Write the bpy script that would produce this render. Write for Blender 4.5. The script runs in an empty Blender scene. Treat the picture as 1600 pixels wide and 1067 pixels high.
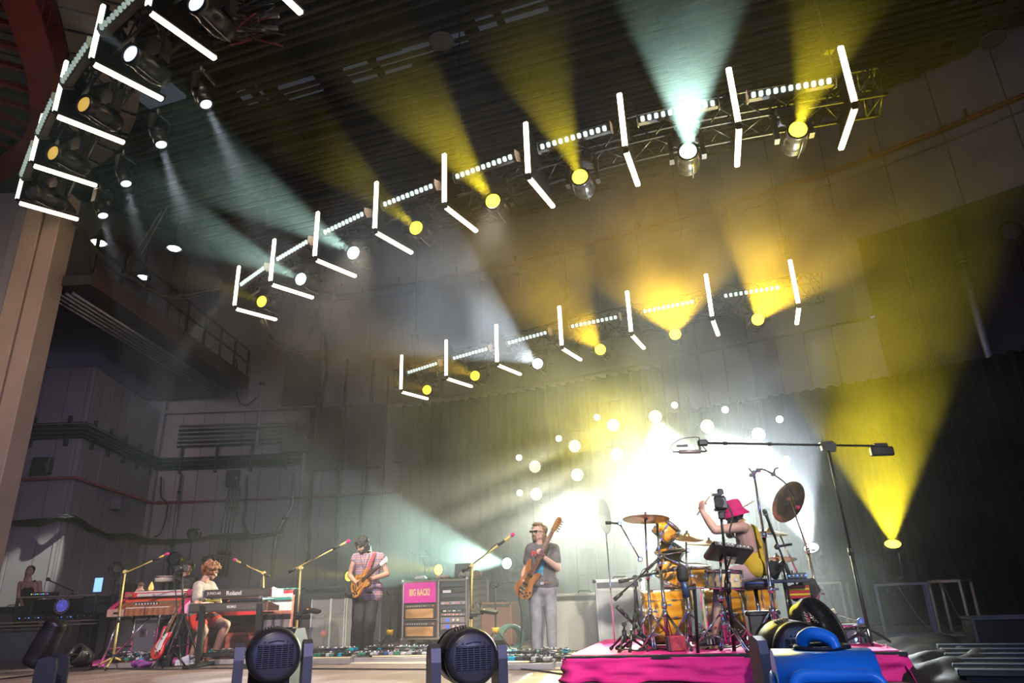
import bpy, math, random
import numpy as np
from mathutils import Vector as V, Matrix as MX, noise as NZ

random.seed(7)
SC = bpy.context.scene
COL = SC.collection
PI = math.pi
R = math.radians

# ------------------------------------------------------------------ camera
CAM_H = 0.8
FPX = 24.0 / 36.0 * 1600.0
_t, _r = R(20.5), R(-2.05)
C_FW = V((0, math.cos(_t), math.sin(_t)))
_u0 = V((1, 0, 0)).cross(C_FW)
C_R = V((1, 0, 0)) * math.cos(_r) + _u0 * math.sin(_r)
C_U = -V((1, 0, 0)) * math.sin(_r) + _u0 * math.cos(_r)
C_POS = V((0, 0, CAM_H))
cam = bpy.data.cameras.new('camera')
cam.lens = 24.0
cam.sensor_width = 36.0
cam.clip_end = 200
camo = bpy.data.objects.new('camera', cam)
COL.objects.link(camo)
camo.matrix_world = MX(((C_R.x, C_U.x, -C_FW.x, C_POS.x), (C_R.y, C_U.y, -C_FW.y, C_POS.y), (C_R.z, C_U.z, -C_FW.z, C_POS.z), (0, 0, 0, 1)))
SC.camera = camo

def ray(px, py):
    return C_FW + C_R * ((px - 800) / FPX) - C_U * ((py - 533.5) / FPX)
def atz(px, py, z=0.0):
    """point on the horizontal plane z seen at photo position px, py"""
    d = ray(px, py)
    return C_POS + d * ((z - CAM_H) / d.z)
def aty(px, py, Y):
    """point at depth Y seen at photo position px, py"""
    d = ray(px, py)
    return C_POS + d * (Y / d.y)

# ------------------------------------------------------------------ world, exposure
SC.view_settings.view_transform = 'Standard'
SC.view_settings.look = 'None'
SC.view_settings.gamma = 1.0
SC.view_settings.exposure = 0.0
SC.view_settings.use_curve_mapping = False
wd = bpy.data.worlds.new('dusk_sky')
SC.world = wd
wd.use_nodes = True
wd.node_tree.nodes['Background'].inputs[0].default_value = (0.40, 0.34, 0.62, 1)
wd.node_tree.nodes['Background'].inputs[1].default_value = 0.24
SC.cycles.volume_bounces = 0
SC.cycles.max_bounces = 4
SC.cycles.diffuse_bounces = 0
SC.cycles.glossy_bounces = 1
SC.cycles.transparent_max_bounces = 12
SC.cycles.sample_clamp_indirect = 4.0
SC.cycles.sample_clamp_direct = 30.0
SC.cycles.use_denoising = True
SC.cycles.use_adaptive_sampling = True
SC.cycles.adaptive_threshold = 0.07
SC.cycles.volume_step_rate = 1.0
SC.cycles.volume_max_steps = 128

def spot(loc, d, ang, col, power, blend=0.25, rad=0.06, parent=None, name='lamp_light'):
    l = bpy.data.lights.new(name, 'SPOT')
    l.energy = power
    l.color = col
    l.spot_size = R(ang)
    l.spot_blend = blend
    l.shadow_soft_size = rad
    o = bpy.data.objects.new(name, l)
    COL.objects.link(o)
    o.rotation_euler = V(d).to_track_quat('-Z', 'Y').to_euler()
    o.location = loc
    if parent is not None:
        o.parent = parent
        o.matrix_parent_inverse = parent.matrix_basis.inverted()
    return o

# unseen lamps in front of the stage, some added only to brighten single things
for (lx, ly, lz, tx, ty, pw, an, cc) in [
        (-9.0, -6.0, 10.0, -5.4, 11.2, 13000, 15, (1.0, .78, .74)),
        (-2.0, -7.0, 10.5, -2.6, 10.9, 15000, 13, (1.0, .86, .70)),
        (3.0, -7.0, 10.5, .2, 9.6, 15000, 13, (1.0, .88, .72)),
        (7.0, -6.0, 10.0, 2.4, 7.9, 8000, 15, (1.0, .88, .80)),
        (-5.0, -6.0, 10.0, -1.5, 13.2, 9000, 9, (1.0, .88, .80)),  # added to brighten the rack and its sign
        (0.0, -6.0, 10.0, -2.0, 7.5, 3500, 34, (1.0, .84, .80)),  # wide wash added to lighten the front deck
        (4.0, -4.0, 3.5, -9.5, 18.0, 2600, 38, (.70, .56, 1.0)),
        (5.0, -6.0, 9.0, -10.6, 14.6, 2400, 10, (1.0, .70, .72)),  # added so that the woman at the desk shows
        (-5.5, -2.0, 4.5, -9.9, 12.0, 2600, 22, (1.0, .74, .52)),
        (-5.0, -5.0, 2.4, .5, 5.0, 700, 55, (.10, .26, 1.0)),
        (4.0, -4.0, 2.8, 1.6, 4.2, 900, 45, (.22, .45, 1.0))]:  # last one added to brighten the blower
    spot((lx, ly, lz), V((tx, ty, 5.5 if lz == 4.5 else .5)) - V((lx, ly, lz)), an, cc, pw, .7, 1.6 if lz < 5 or an == 10 else .25, name='unseen_front_light')

# ------------------------------------------------------------------ helpers
def link(o, parent=None):
    COL.objects.link(o)
    if parent is not None:
        o.parent = parent
    return o

def tag(o, label=None, cat=None, group=None, kind=None):
    if label: o['label'] = label
    if cat: o['category'] = cat
    if group: o['group'] = group
    if kind: o['kind'] = kind
    return o

def thing(name, label, cat, loc=(0, 0, 0), rz=0.0, group=None):
    o = bpy.data.objects.new(name, None)
    o.empty_display_size = .1
    COL.objects.link(o)
    o.location = loc
    o.rotation_euler = (0, 0, rz)
    return tag(o, label, cat, group)

def copy_tree(o, parent=None):
    c = o.copy()
    COL.objects.link(c)
    c.parent = parent
    for ch in o.children:
        copy_tree(ch, c)
    return c

def frame(z, y=None):
    """3x3 matrix whose z axis is z"""
    z = V(z).normalized()
    if y is None:
        y = V((0, 0, 1)) if abs(z.z) < .9 else V((0, 1, 0))
    x = V(y).cross(z).normalized()
    y = z.cross(x)
    return MX((x, y, z)).transposed()

def loc3(o, m3=None):
    m = m3.to_4x4() if m3 is not None else MX.Identity(4)
    m.translation = V(o)
    return m

class MB:
    def __init__(s):
        s.v = []; s.f = []; s.s = []
    def add(s, vs, fs, smooth=False, m=None):
        b = len(s.v)
        if m is not None:
            vs = [m @ V(q) for q in vs]
        s.v += [tuple(q) for q in vs]
        s.f += [tuple(i + b for i in q) for q in fs]
        s.s += [smooth] * len(fs)
        return s
    def box(s, c, d, rz=0.0, m=None, b=None):
        """box with chamfered edges"""
        hx, hy, hz = d[0] / 2, d[1] / 2, d[2] / 2
        if b is None:
            b = min(hx, hy, hz) * .18
        M = MX.Translation(V(c)) @ MX.Rotation(rz, 4, 'Z')
        if m is not None: M = m @ M
        if b <= 0:
            vs = [(x, y, z) for x in (-hx, hx) for y in (-hy, hy) for z in (-hz, hz)]
            return s.add(vs, [(0, 1, 3, 2), (4, 6, 7, 5), (0, 4, 5, 1), (2, 3, 7, 6), (0, 2, 6, 4), (1, 5, 7, 3)], False, M)
        vs = []; ix = {}
        for sx in (-1, 1):
            for sy in (-1, 1):
                for sz in (-1, 1):
                    for a in range(3):
                        q = [sx * (hx - b), sy * (hy - b), sz * (hz - b)]
                        q[a] = (sx * hx, sy * hy, sz * hz)[a]
                        ix[(sx, sy, sz, a)] = len(vs); vs.append(q)
        fs = []
        for a in range(3):
            o = [k for k in range(3) if k != a]
            for sg in (-1, 1):
                q = []
                for (p1, p2) in ((-1, -1), (1, -1), (1, 1), (-1, 1)):
                    k = [0, 0, 0]; k[a] = sg; k[o[0]] = p1; k[o[1]] = p2
                    q.append(ix[(k[0], k[1], k[2], a)])
                if (sg > 0) == (a == 1): q.reverse()
                fs.append(q)
        for a in range(3):
            o = [k for k in range(3) if k != a]
            for p1 in (-1, 1):
                for p2 in (-1, 1):
                    k0 = [0, 0, 0]; k0[o[0]] = p1; k0[o[1]] = p2
                    k1 = list(k0); k0[a] = -1; k1[a] = 1
                    fs.append([ix[(*k0, o[0])], ix[(*k1, o[0])], ix[(*k1, o[1])], ix[(*k0, o[1])]])
        for sx in (-1, 1):
            for sy in (-1, 1):
                for sz in (-1, 1):
                    fs.append([ix[(sx, sy, sz, k)] for k in range(3)])
        # orient outwards
        out = []
        for q in fs:
            p = [V(vs[i]) for i in q]
            n = (p[1] - p[0]).cross(p[2] - p[0])
            cen = sum(p, V()) / len(p)
            out.append(q if n.dot(cen) > 0 else q[::-1])
        return s.add(vs, out, False, M)
    def cyl(s, p0, p1, r0, r1=None, n=12, smooth=True, caps=True):
        p0, p1 = V(p0), V(p1)
        if r1 is None: r1 = r0
        F = frame(p1 - p0)
        vs = []; fs = []
        for p, r in ((p0, r0), (p1, r1)):
            for k in range(n):
                a = 2 * PI * k / n
                vs.append(p + F @ V((math.cos(a) * r, math.sin(a) * r, 0)))
        for k in range(n):
            fs.append((k, (k + 1) % n, n + (k + 1) % n, n + k))
        s.add(vs, fs, smooth)
        if caps:
            b = len(s.v) - 2 * n
            s.f += [tuple(b + k for k in range(n))[::-1], tuple(b + n + k for k in range(n))]
            s.s += [False, False]
        return s
    def tube(s, pts, r, n=8, closed=False):
        pts = [V(p) for p in pts]
        N = len(pts)
        rr = r if isinstance(r, (list, tuple)) else [r] * N
        vs = []; fs = []
        up = None
        for i, p in enumerate(pts):
            if closed: t = pts[(i + 1) % N] - pts[i - 1]
            else: t = pts[min(i + 1, N - 1)] - pts[max(i - 1, 0)]
            if t.length < 1e-9: t = V((0, 0, 1))
            t.normalize()
            if up is None:
                up = V((0, 0, 1)) if abs(t.z) < .9 else V((1, 0, 0))
            x = up.cross(t)
            if x.length < 1e-6: x = V((1, 0, 0)).cross(t)
            x.normalize()
            up = t.cross(x)
            for k in range(n):
                a = 2 * PI * k / n
                vs.append(p + (x * math.cos(a) + up * math.sin(a)) * rr[i])
        for i in range(N if closed else N - 1):
            j = (i + 1) % N
            for k in range(n):
                fs.append((i * n + k, i * n + (k + 1) % n, j * n + (k + 1) % n, j * n + k))
        s.add(vs, fs, True)
        if not closed:
            b = len(s.v) - N * n
            s.f += [tuple(b + k for k in range(n))[::-1], tuple(b + (N - 1) * n + k for k in range(n))]
            s.s += [False, False]
        return s
    def lathe(s, prof, m=None, n=20, smooth=True, a0=0, a1=2 * PI):
        """profile [(r, z)] round the local z axis"""
        full = abs(a1 - a0 - 2 * PI) < 1e-6
        nn = n if full else n + 1
        vs = []; fs = []
        for r, z in prof:
            for k in range(nn):
                a = a0 + (a1 - a0) * k / n
                vs.append((max(r, 1e-4) * math.cos(a), max(r, 1e-4) * math.sin(a), z))
        for i in range(len(prof) - 1):
            for k in range(n):
                k2 = (k + 1) % nn
                fs.append((i * nn + k, i * nn + k2, (i + 1) * nn + k2, (i + 1) * nn + k))
        return s.add(vs, fs, smooth, m)
    def ell(s, c, r, nu=12, nv=8, m=None):
        M = MX.Translation(V(c))
        if m is not None: M = m @ M
        prof = [(math.sin(PI * i / nv), -math.cos(PI * i / nv)) for i in range(nv + 1)]
        vs = [(0, 0, -1)]; fs = []
        for i in range(1, nv):
            for k in range(nu):
                a = 2 * PI * k / nu
                vs.append((prof[i][0] * math.cos(a), prof[i][0] * math.sin(a), prof[i][1]))
        vs.append((0, 0, 1))
        T = len(vs) - 1
        for k in range(nu):
            fs.append((0, 1 + (k + 1) % nu, 1 + k))
            fs.append((T, T - nu + k, T - nu + (k + 1) % nu))
        for i in range(nv - 2):
            for k in range(nu):
                a, b2 = 1 + i * nu + k, 1 + i * nu + (k + 1) % nu
                fs.append((a, b2, b2 + nu, a + nu))
        rr = r if isinstance(r, (list, tuple, V)) else (r, r, r)
        vs = [(x * rr[0], y * rr[1], z * rr[2]) for x, y, z in vs]
        return s.add(vs, fs, True, M)
    def cap(s, p0, p1, r0, r1=None, n=12, k=4):
        """closed tapered capsule"""
        p0, p1 = V(p0), V(p1)
        if r1 is None: r1 = r0
        F = frame(p1 - p0 if (p1 - p0).length > 1e-6 else V((0, 0, 1)))
        L = (p1 - p0).length
        prof = [(r0 * math.sin(PI / 2 * i / k), -r0 * math.cos(PI / 2 * i / k)) for i in range(1, k + 1)]
        prof += [(r1 * math.cos(PI / 2 * i / k), L + r1 * math.sin(PI / 2 * i / k)) for i in range(0, k)]
        vs = [(0, 0, -r0)]; fs = []
        for r, z in prof:
            for q in range(n):
                a = 2 * PI * q / n
                vs.append((r * math.cos(a), r * math.sin(a), z))
        vs.append((0, 0, L + r1))
        T = len(vs) - 1
        for q in range(n):
            fs.append((0, 1 + (q + 1) % n, 1 + q))
            fs.append((T, T - n + q, T - n + (q + 1) % n))
        for i in range(len(prof) - 1):
            for q in range(n):
                a, b2 = 1 + i * n + q, 1 + i * n + (q + 1) % n
                fs.append((a, b2, b2 + n, a + n))
        return s.add(vs, fs, True, loc3(p0, F))
    def prism(s, out, h, m=None, smooth=False):
        """outline in local xy extruded by h along local z, both ends closed"""
        n = len(out)
        ar = sum(out[i][0] * out[(i + 1) % n][1] - out[(i + 1) % n][0] * out[i][1] for i in range(n))
        if (ar < 0) != (h < 0): out = out[::-1]
        vs = [(x, y, 0) for x, y in out] + [(x, y, h) for x, y in out]
        fs = [tuple(range(n))[::-1], tuple(range(n, 2 * n))]
        s.add(vs, fs, False, m)
        b = len(s.v) - 2 * n
        for k in range(n):
            s.f.append((b + k, b + (k + 1) % n, b + n + (k + 1) % n, b + n + k)); s.s.append(smooth)
        return s
    def grid(s, fn, nu, nv, smooth=True):
        vs = [fn(i / nu, j / nv) for i in range(nu + 1) for j in range(nv + 1)]
        fs = [(i * (nv + 1) + j, (i + 1) * (nv + 1) + j, (i + 1) * (nv + 1) + j + 1, i * (nv + 1) + j + 1) for i in range(nu) for j in range(nv)]
        return s.add(vs, fs, smooth)
    def mesh(s, name):
        me = bpy.data.meshes.new(name)
        me.from_pydata(s.v, [], s.f)
        me.polygons.foreach_set('use_smooth', s.s)
        me.update()
        return me
    def build(s, name, mat, parent=None, label=None, cat=None, group=None, kind=None):
        me = s.mesh(name)
        me.materials.append(mat)
        o = bpy.data.objects.new(name, me)
        link(o, parent)
        return tag(o, label, cat, group, kind)

def inst(src, name=None, parent=None, loc=None, rot=None):
    o = bpy.data.objects.new(name or src.name.split('.')[0], src.data)
    link(o, parent)
    if loc is not None: o.location = loc
    if rot is not None: o.rotation_euler = rot
    return o

def setm(o, m):
    o.matrix_local = m
    return o

def catmull(pts, per=6, closed=False):
    pts = [V(p) for p in pts]
    n = len(pts); out = []
    for i in range(n if closed else n - 1):
        p0, p1, p2, p3 = (pts[(i - 1) % n], pts[i], pts[(i + 1) % n], pts[(i + 2) % n]) if closed else (pts[max(i - 1, 0)], pts[i], pts[i + 1], pts[min(i + 2, n - 1)])
        for k in range(per):
            t = k / per
            out.append(.5 * ((2 * p1) + (p2 - p0) * t + (2 * p0 - 5 * p1 + 4 * p2 - p3) * t * t + (3 * p1 - p0 - 3 * p2 + p3) * t ** 3))
    if not closed: out.append(pts[-1])
    return out

def sag(a, b, drop, n=10):
    a, b = V(a), V(b)
    return [a.lerp(b, i / n) - V((0, 0, drop * 4 * (i / n) * (1 - i / n))) for i in range(n + 1)]

# ------------------------------------------------------------------ materials
MATS = {}
def mat(name, col, rough=.5, metal=0.0, var=.12, scale=6.0, bump=0.0, spec=.5, emis=None, es=0.0, alpha=1.0, trans=0.0, coat=0.0, sub=0.0):
    if name in MATS: return MATS[name]
    m = bpy.data.materials.new(name)
    m.use_nodes = True
    nt = m.node_tree
    b = nt.nodes['Principled BSDF']
    b.inputs['Roughness'].default_value = rough
    b.inputs['Metallic'].default_value = metal
    b.inputs['Specular IOR Level'].default_value = spec
    b.inputs['Transmission Weight'].default_value = trans
    b.inputs['Coat Weight'].default_value = coat
    b.inputs['Subsurface Weight'].default_value = sub
    tc = nt.nodes.new('ShaderNodeTexCoord')
    nz = nt.nodes.new('ShaderNodeTexNoise')
    nz.inputs['Scale'].default_value = scale
    nz.inputs['Detail'].default_value = 4
    nt.links.new(tc.outputs['Object'], nz.inputs['Vector'])
    rp = nt.nodes.new('ShaderNodeValToRGB')
    e = rp.color_ramp.elements
    e[0].position = .3; e[1].position = .7
    e[0].color = (*[max(0, c * (1 - var)) for c in col], 1)
    e[1].color = (*[min(1, c * (1 + var)) for c in col], 1)
    nt.links.new(nz.outputs['Fac'], rp.inputs['Fac'])
    nt.links.new(rp.outputs['Color'], b.inputs['Base Color'])
    if bump:
        bp = nt.nodes.new('ShaderNodeBump')
        bp.inputs['Strength'].default_value = bump
        bp.inputs['Distance'].default_value = .02
        nt.links.new(nz.outputs['Fac'], bp.inputs['Height'])
        nt.links.new(bp.outputs['Normal'], b.inputs['Normal'])
    if emis is not None:
        b.inputs['Emission Color'].default_value = (*emis, 1)
        b.inputs['Emission Strength'].default_value = es
        m.cycles.emission_sampling = 'NONE'
    if alpha < 1:
        b.inputs['Alpha'].default_value = alpha
    MATS[name] = m
    return m

def nodes_of(m):
    nt = m.node_tree
    return nt, nt.nodes['Principled BSDF']

def ramp_mat(name, tex, stops, rough=.5, metal=0.0, vec='Object', vscale=(1, 1, 1), spec=.5, bump=0.0, interp='LINEAR'):
    """material whose base colour is a ramp over a texture node made by tex(nt) -> output socket, input vector socket"""
    m = bpy.data.materials.new(name)
    m.use_nodes = True
    nt, b = nodes_of(m)
    b.inputs['Roughness'].default_value = rough
    b.inputs['Metallic'].default_value = metal
    b.inputs['Specular IOR Level'].default_value = spec
    tc = nt.nodes.new('ShaderNodeTexCoord')
    mp = nt.nodes.new('ShaderNodeMapping')
    mp.inputs['Scale'].default_value = vscale
    nt.links.new(tc.outputs[vec], mp.inputs['Vector'])
    out, vin = tex(nt)
    nt.links.new(mp.outputs['Vector'], vin)
    rp = nt.nodes.new('ShaderNodeValToRGB')
    rp.color_ramp.interpolation = interp
    e = rp.color_ramp.elements
    while len(e) < len(stops): e.new(.5)
    for k, (p, c) in enumerate(stops):
        e[k].position = p; e[k].color = (*c, 1)
    nt.links.new(out, rp.inputs['Fac'])
    nt.links.new(rp.outputs['Color'], b.inputs['Base Color'])
    if bump:
        bp = nt.nodes.new('ShaderNodeBump')
        bp.inputs['Strength'].default_value = bump
        bp.inputs['Distance'].default_value = .02
        nt.links.new(out, bp.inputs['Height'])
        nt.links.new(bp.outputs['Normal'], b.inputs['Normal'])
    MATS[name] = m
    return m

def t_wave(scale, dist=0.0, dirn='X', prof='SIN', detail=2):
    def f(nt):
        w = nt.nodes.new('ShaderNodeTexWave')
        w.bands_direction = dirn; w.wave_profile = prof
        w.inputs['Scale'].default_value = scale
        w.inputs['Distortion'].default_value = dist
        w.inputs['Detail'].default_value = detail
        return w.outputs['Fac'], w.inputs['Vector']
    return f
def t_noise(scale, detail=4):
    def f(nt):
        w = nt.nodes.new('ShaderNodeTexNoise')
        w.inputs['Scale'].default_value = scale
        w.inputs['Detail'].default_value = detail
        return w.outputs['Fac'], w.inputs['Vector']
    return f
def t_brick(scale, bw=.5, rh=.25, mort=.02):
    def f(nt):
        w = nt.nodes.new('ShaderNodeTexBrick')
        w.inputs['Scale'].default_value = scale
        w.inputs['Brick Width'].default_value = bw
        w.inputs['Row Height'].default_value = rh
        w.inputs['Mortar Size'].default_value = mort
        return w.outputs['Fac'], w.inputs['Vector']
    return f

black = mat('black_metal', (.018, .018, .02), .45, .3, .2)
blackp = mat('black_plastic', (.022, .022, .025), .42, 0, .2)
rubber = mat('black_rubber', (.02, .02, .02), .7, 0, .2)
chrome = mat('chrome', (.78, .78, .8), .14, 1, .04)
steel = mat('brushed_steel', (.5, .5, .52), .32, 1, .1, 30)
alu = mat('aluminium', (.62, .62, .64), .3, 1, .08, 20)
darksteel = mat('dark_steel', (.10, .10, .105), .45, .7, .2)
white = mat('white_paint', (.75, .75, .73), .5, 0, .06)
yellowp = mat('yellow_painted_metal', (.72, .55, .16), .38, .1, .1)
magenta_foam = mat('magenta_foam', (.75, .02, .20), .85, 0, .1, 60)

TEXT_CACHE = {}
def text(name, s, size, m, parent, mtx, ext=.0015, sx=1.0, bold=0.0, label=None):
    key = (s, size, ext, sx, bold)
    if key not in TEXT_CACHE:
        cu = bpy.data.curves.new(name, 'FONT')
        cu.body = s; cu.size = size; cu.extrude = ext; cu.align_x = 'CENTER'; cu.align_y = 'CENTER'
        cu.resolution_u = 3; cu.offset = bold
        t = bpy.data.objects.new('tmp_text', cu)
        COL.objects.link(t)
        dg = bpy.context.evaluated_depsgraph_get()
        me = bpy.data.meshes.new_from_object(t.evaluated_get(dg))
        bpy.data.objects.remove(t)
        if sx != 1.0:
            for v in me.vertices: v.co.x *= sx
        TEXT_CACHE[key] = me
    me = TEXT_CACHE[key].copy()
    me.materials.clear(); me.materials.append(m)
    o = bpy.data.objects.new(name, me)
    link(o, parent)
    o.matrix_local = mtx
    return tag(o, label)
# ================================================================== the building
def struct(o, label=None, cat=None):
    o['kind'] = 'structure'
    if label: o['label'] = label
    if cat: o['category'] = cat
    return o

m_deck = ramp_mat('worn_stage_deck', t_noise(3.0, 8), [(.25, (.17, .13, .11)), (.6, (.27, .21, .18)), (.85, (.34, .28, .24))], .55, vscale=(1, .25, 1), bump=.15)
m_wall = ramp_mat('painted_block_wall', t_brick(1.0, .8, .4, .018), [(0, (.50, .46, .46)), (1, (.33, .31, .31))], .8, bump=.35, vscale=(1, 1, 1))
m_wall2 = mat('painted_concrete', (.48, .44, .44), .9, 0, .10, 1.2, .15, spec=.1)
m_dark = mat('dark_acoustic_panel', (.10, .09, .095), 1.0, 0, .15, 20, spec=0.0)
m_roof = mat('dark_roof_deck', (.055, .045, .04), 1.0, 0, .25, 2, spec=0.0)
m_slat = mat('painted_roof_batten', (.20, .165, .12), .9, 0, .2, 3, spec=.1)
m_red = mat('red_oxide_steel', (.42, .05, .035), .55, .1, .25, 2)
m_redpipe = mat('red_pipe_paint', (.33, .05, .06), .5, 0, .2, 4)
m_beige = mat('beige_plaster', (.60, .47, .35), .75, 0, .08, 1.5, .1)
m_blueg = mat('grey_plaster', (.34, .33, .36), .8, 0, .1, 1.0, .1)
m_curtain = mat('black_stage_curtain', (.022, .022, .022), 1.0, 0, .2, 8, spec=0.0)
m_cable = mat('black_cable', (.02, .02, .022), .6, 0, .2)
m_conduit = mat('galvanised_conduit', (.33, .33, .36), .4, .7, .15, 10)

# ---- floor: stage deck boards (each board its own piece near the front)
fl = MB(); fl.box((0, 11.0, -.06), (36, 29, .08), b=0)
floor = struct(fl.build('floor', mat('deck_base', (.05, .04, .035), .8)))
bd = MB(); bd.box((0, 0, 0), (2.42, 1.20, .02), b=.004)
me_b = bd.mesh('deck_board'); me_b.materials.append(m_deck)
TH = R(-24.0)
ux, uy = V((math.cos(TH), math.sin(TH), 0)), V((-math.sin(TH), math.cos(TH), 0))
for i in range(-7, 9):
    for j in range(0, 19):
        p = ux * (i * 2.44 + (.6 if j % 2 else 0)) + uy * (j * 1.22 - .6) + V((0, 1.5, -.01))
        if not (-14 < p.x < 11 and -1.0 < p.y < 22): continue
        o = bpy.data.objects.new('deck_board', me_b); link(o, floor)
        o.location = p; o.rotation_euler = (0, 0, TH)

# ---- back wall: curved, of tall panels
WB = [(-11.2, 21.1), (-9.9, 21.15), (-6.4, 21.05), (-4, 20.72), (-.98, 19.9), (1.5, 18.85), (3.99, 17.5), (6.6, 16.0), (8.2, 15.0), (9.55, 14.0), (10.8, 12.85), (11.9, 11.7), (13.2, 9.8), (14.0, 8.0), (14.4, 6.0)]
wbp = catmull([(x, y, 0) for x, y in WB], 12)
wlen = [0]
for a, b in zip(wbp, wbp[1:]): wlen.append(wlen[-1] + (b - a).length)
def wb_at(s):
    s = max(0, min(s, wlen[-1] - 1e-4))
    for i in range(len(wlen) - 1):
        if wlen[i + 1] >= s:
            t = (s - wlen[i]) / (wlen[i + 1] - wlen[i])
            return wbp[i].lerp(wbp[i + 1], t)
def wb_n(s):
    t = (wb_at(s + .2) - wb_at(s - .2)).normalized()
    return V((t.y, -t.x, 0))           # towards the stage
def wb_px(px):
    """arc length where the wall is seen at photo column px (around mid height)"""
    best = None
    for k in range(900):
        s = wlen[-1] * k / 900
        p = wb_at(s); d = p + V((0, 0, 5.5)) - C_POS
        x = 800 + FPX * d.dot(C_R) / d.dot(C_FW)
        if best is None or abs(x - px) < best[0]: best = (abs(x - px), s)
    return best[1]
wall_back = struct(thing('wall_back', 'curved grey panelled back wall of the stage house', 'wall'))
PW = 1.3
nP = int(wlen[-1] / PW)
for k in range(nP):
    a, b = wb_at(k * PW), wb_at((k + 1) * PW)
    t = (b - a); L = t.length; ang = math.atan2(t.y, t.x)
    mid = (a + b) / 2 - V((t.y, -t.x, 0)).normalized() * .09
    for (z0, z1) in ((0, 6.62), (6.72, 10.35), (10.38, 13.2)):
        q = MB(); q.box((0, 0, 0), (L - .015, .16, z1 - z0 - .015), b=.01)
        o = q.build('wall_panel', m_wall if z0 == 0 else m_wall2, wall_back)
        o.location = mid + V((0, 0, (z0 + z1) / 2)); o.rotation_euler = (0, 0, ang)
# projecting ledge between the panel courses
q = MB()
for k in range(0, 70):
    a, b = wb_at(k * .3), wb_at(k * .3 + .32)
    t = b - a; q.box((a + b) / 2 + V((t.y, -t.x, 0)).normalized() * .04 + V((0, 0, 6.67)), (t.length, .2, .1), math.atan2(t.y, t.x), b=0)
struct(q.build('trim_1', m_wall2))

# ---- left side walls
wall_left = struct(thing('wall_left', 'grey block side wall with a projecting corner', 'wall'))
def flat_wall(a, b, z0, z1, n, m, parent, th=.2):
    a, b = V((*a, 0)), V((*b, 0))
    t = b - a; ang = math.atan2(t.y, t.x)
    for k in range(n):
        p = a.lerp(b, (k + .5) / n)
        q = MB(); q.box((0, 0, 0), (t.length / n - .012, th, z1 - z0 - .012), b=.008)
        o = q.build('wall_panel', m, parent)
        o.location = p + V((t.y, -t.x, 0)).normalized() * (-th / 2) + V((0, 0, (z0 + z1) / 2)); o.rotation_euler = (0, 0, ang)
flat_wall((-15.6, 16.5), (-10.7, 16.5), 0, 6.7, 4, m_wall, wall_left)
flat_wall((-10.7, 16.5), (-11.25, 21.1), 0, 6.7, 4, m_wall, wall_left)
flat_wall((-15.6, 16.7), (-11.4, 21.3), 6.7, 13.2, 5, m_wall2, wall_left)
q = MB(); q.box((-15.8, 10, 6.5), (.2, 14, 13), b=0)
struct(q.build('wall_side', m_wall2))
q = MB(); q.box((-11.35, 21.2, 6.5), (.5, .5, 13), b=0); q.box((-10.82, 16.62, 3.3), (.2, .2, 6.6), b=0)  # corner filler added to stop light leaking through the wall gaps
struct(q.build('trim_filler', m_wall2))
# right side, dark wing wall
q = MB(); q.box((14.6, 3.2, 6.5), (.2, 6, 13), b=0)
struct(q.build('wall_right', m_wall2))

# ---- ceiling with battens
q = MB(); q.box((0, 12.5, 13.3), (34, 24, .15), b=0)
ceiling = struct(q.build('ceiling', m_roof))
sl = MB(); sl.box((0, 0, 0), (30, .075, .10), b=.01)
me_s = sl.mesh('batten'); me_s.materials.append(m_slat)
CT = R(-18)
cx, cy = V((math.cos(CT), math.sin(CT), 0)), V((-math.sin(CT), math.cos(CT), 0))
random.seed(3)
for k in range(88):
    if k % 11 in (9,) : continue
    o = bpy.data.objects.new('batten', me_s); link(o, ceiling)
    o.location = V((0, 3.0, 12.35 + random.uniform(-.05, .05))) + cy * (k * .23)
    o.rotation_euler = (0, 0, CT)
jo = MB(); jo.box((0, 0, 0), (.14, 22, .22), b=.02)
me_j = jo.mesh('joist'); me_j.materials.append(m_roof)
for k in range(9):
    o = bpy.data.objects.new('joist', me_j); link(o, ceiling)
    o.location = cx * (k * 3.2 - 12.5) + V((0, 12.5, 12.62)); o.rotation_euler = (0, 0, CT)
# duct boxes and pale roof panels between the battens, with a faint glow of their own
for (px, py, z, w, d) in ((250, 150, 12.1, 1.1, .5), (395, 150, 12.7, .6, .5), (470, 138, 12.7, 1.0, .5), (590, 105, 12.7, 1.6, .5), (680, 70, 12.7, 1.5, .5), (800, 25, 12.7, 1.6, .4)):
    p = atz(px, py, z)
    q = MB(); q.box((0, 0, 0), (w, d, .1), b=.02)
    o = q.build('glowing_roof_pane', mat('pale_roof_pane', (.45, .5, .62), .5, 0, .1, emis=(.45, .55, .8), es=.05), ceiling)
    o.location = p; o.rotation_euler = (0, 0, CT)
for (px, py) in ((1550, 60), (690, 62)):
    p = atz(px, py, 11.9)
    t = thing('ceiling_lamp', 'round unlit lamp hanging under the ceiling battens ' + ('at the top right' if px > 1000 else 'above the middle of the stage'), 'lamp', p)
    q = MB(); q.lathe([(.001, .12), (.08, .12), (.09, .05), (.26, -.02), (.27, -.06), (.2, -.03), (.001, -.03)], n=20)
    q.build('shade', mat('pale_lamp_shade', (.45, .42, .38), .5), t)
    q = MB(); q.cyl((0, 0, .1), (0, 0, .5), .02); q.build('rod', black, t)

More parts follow.
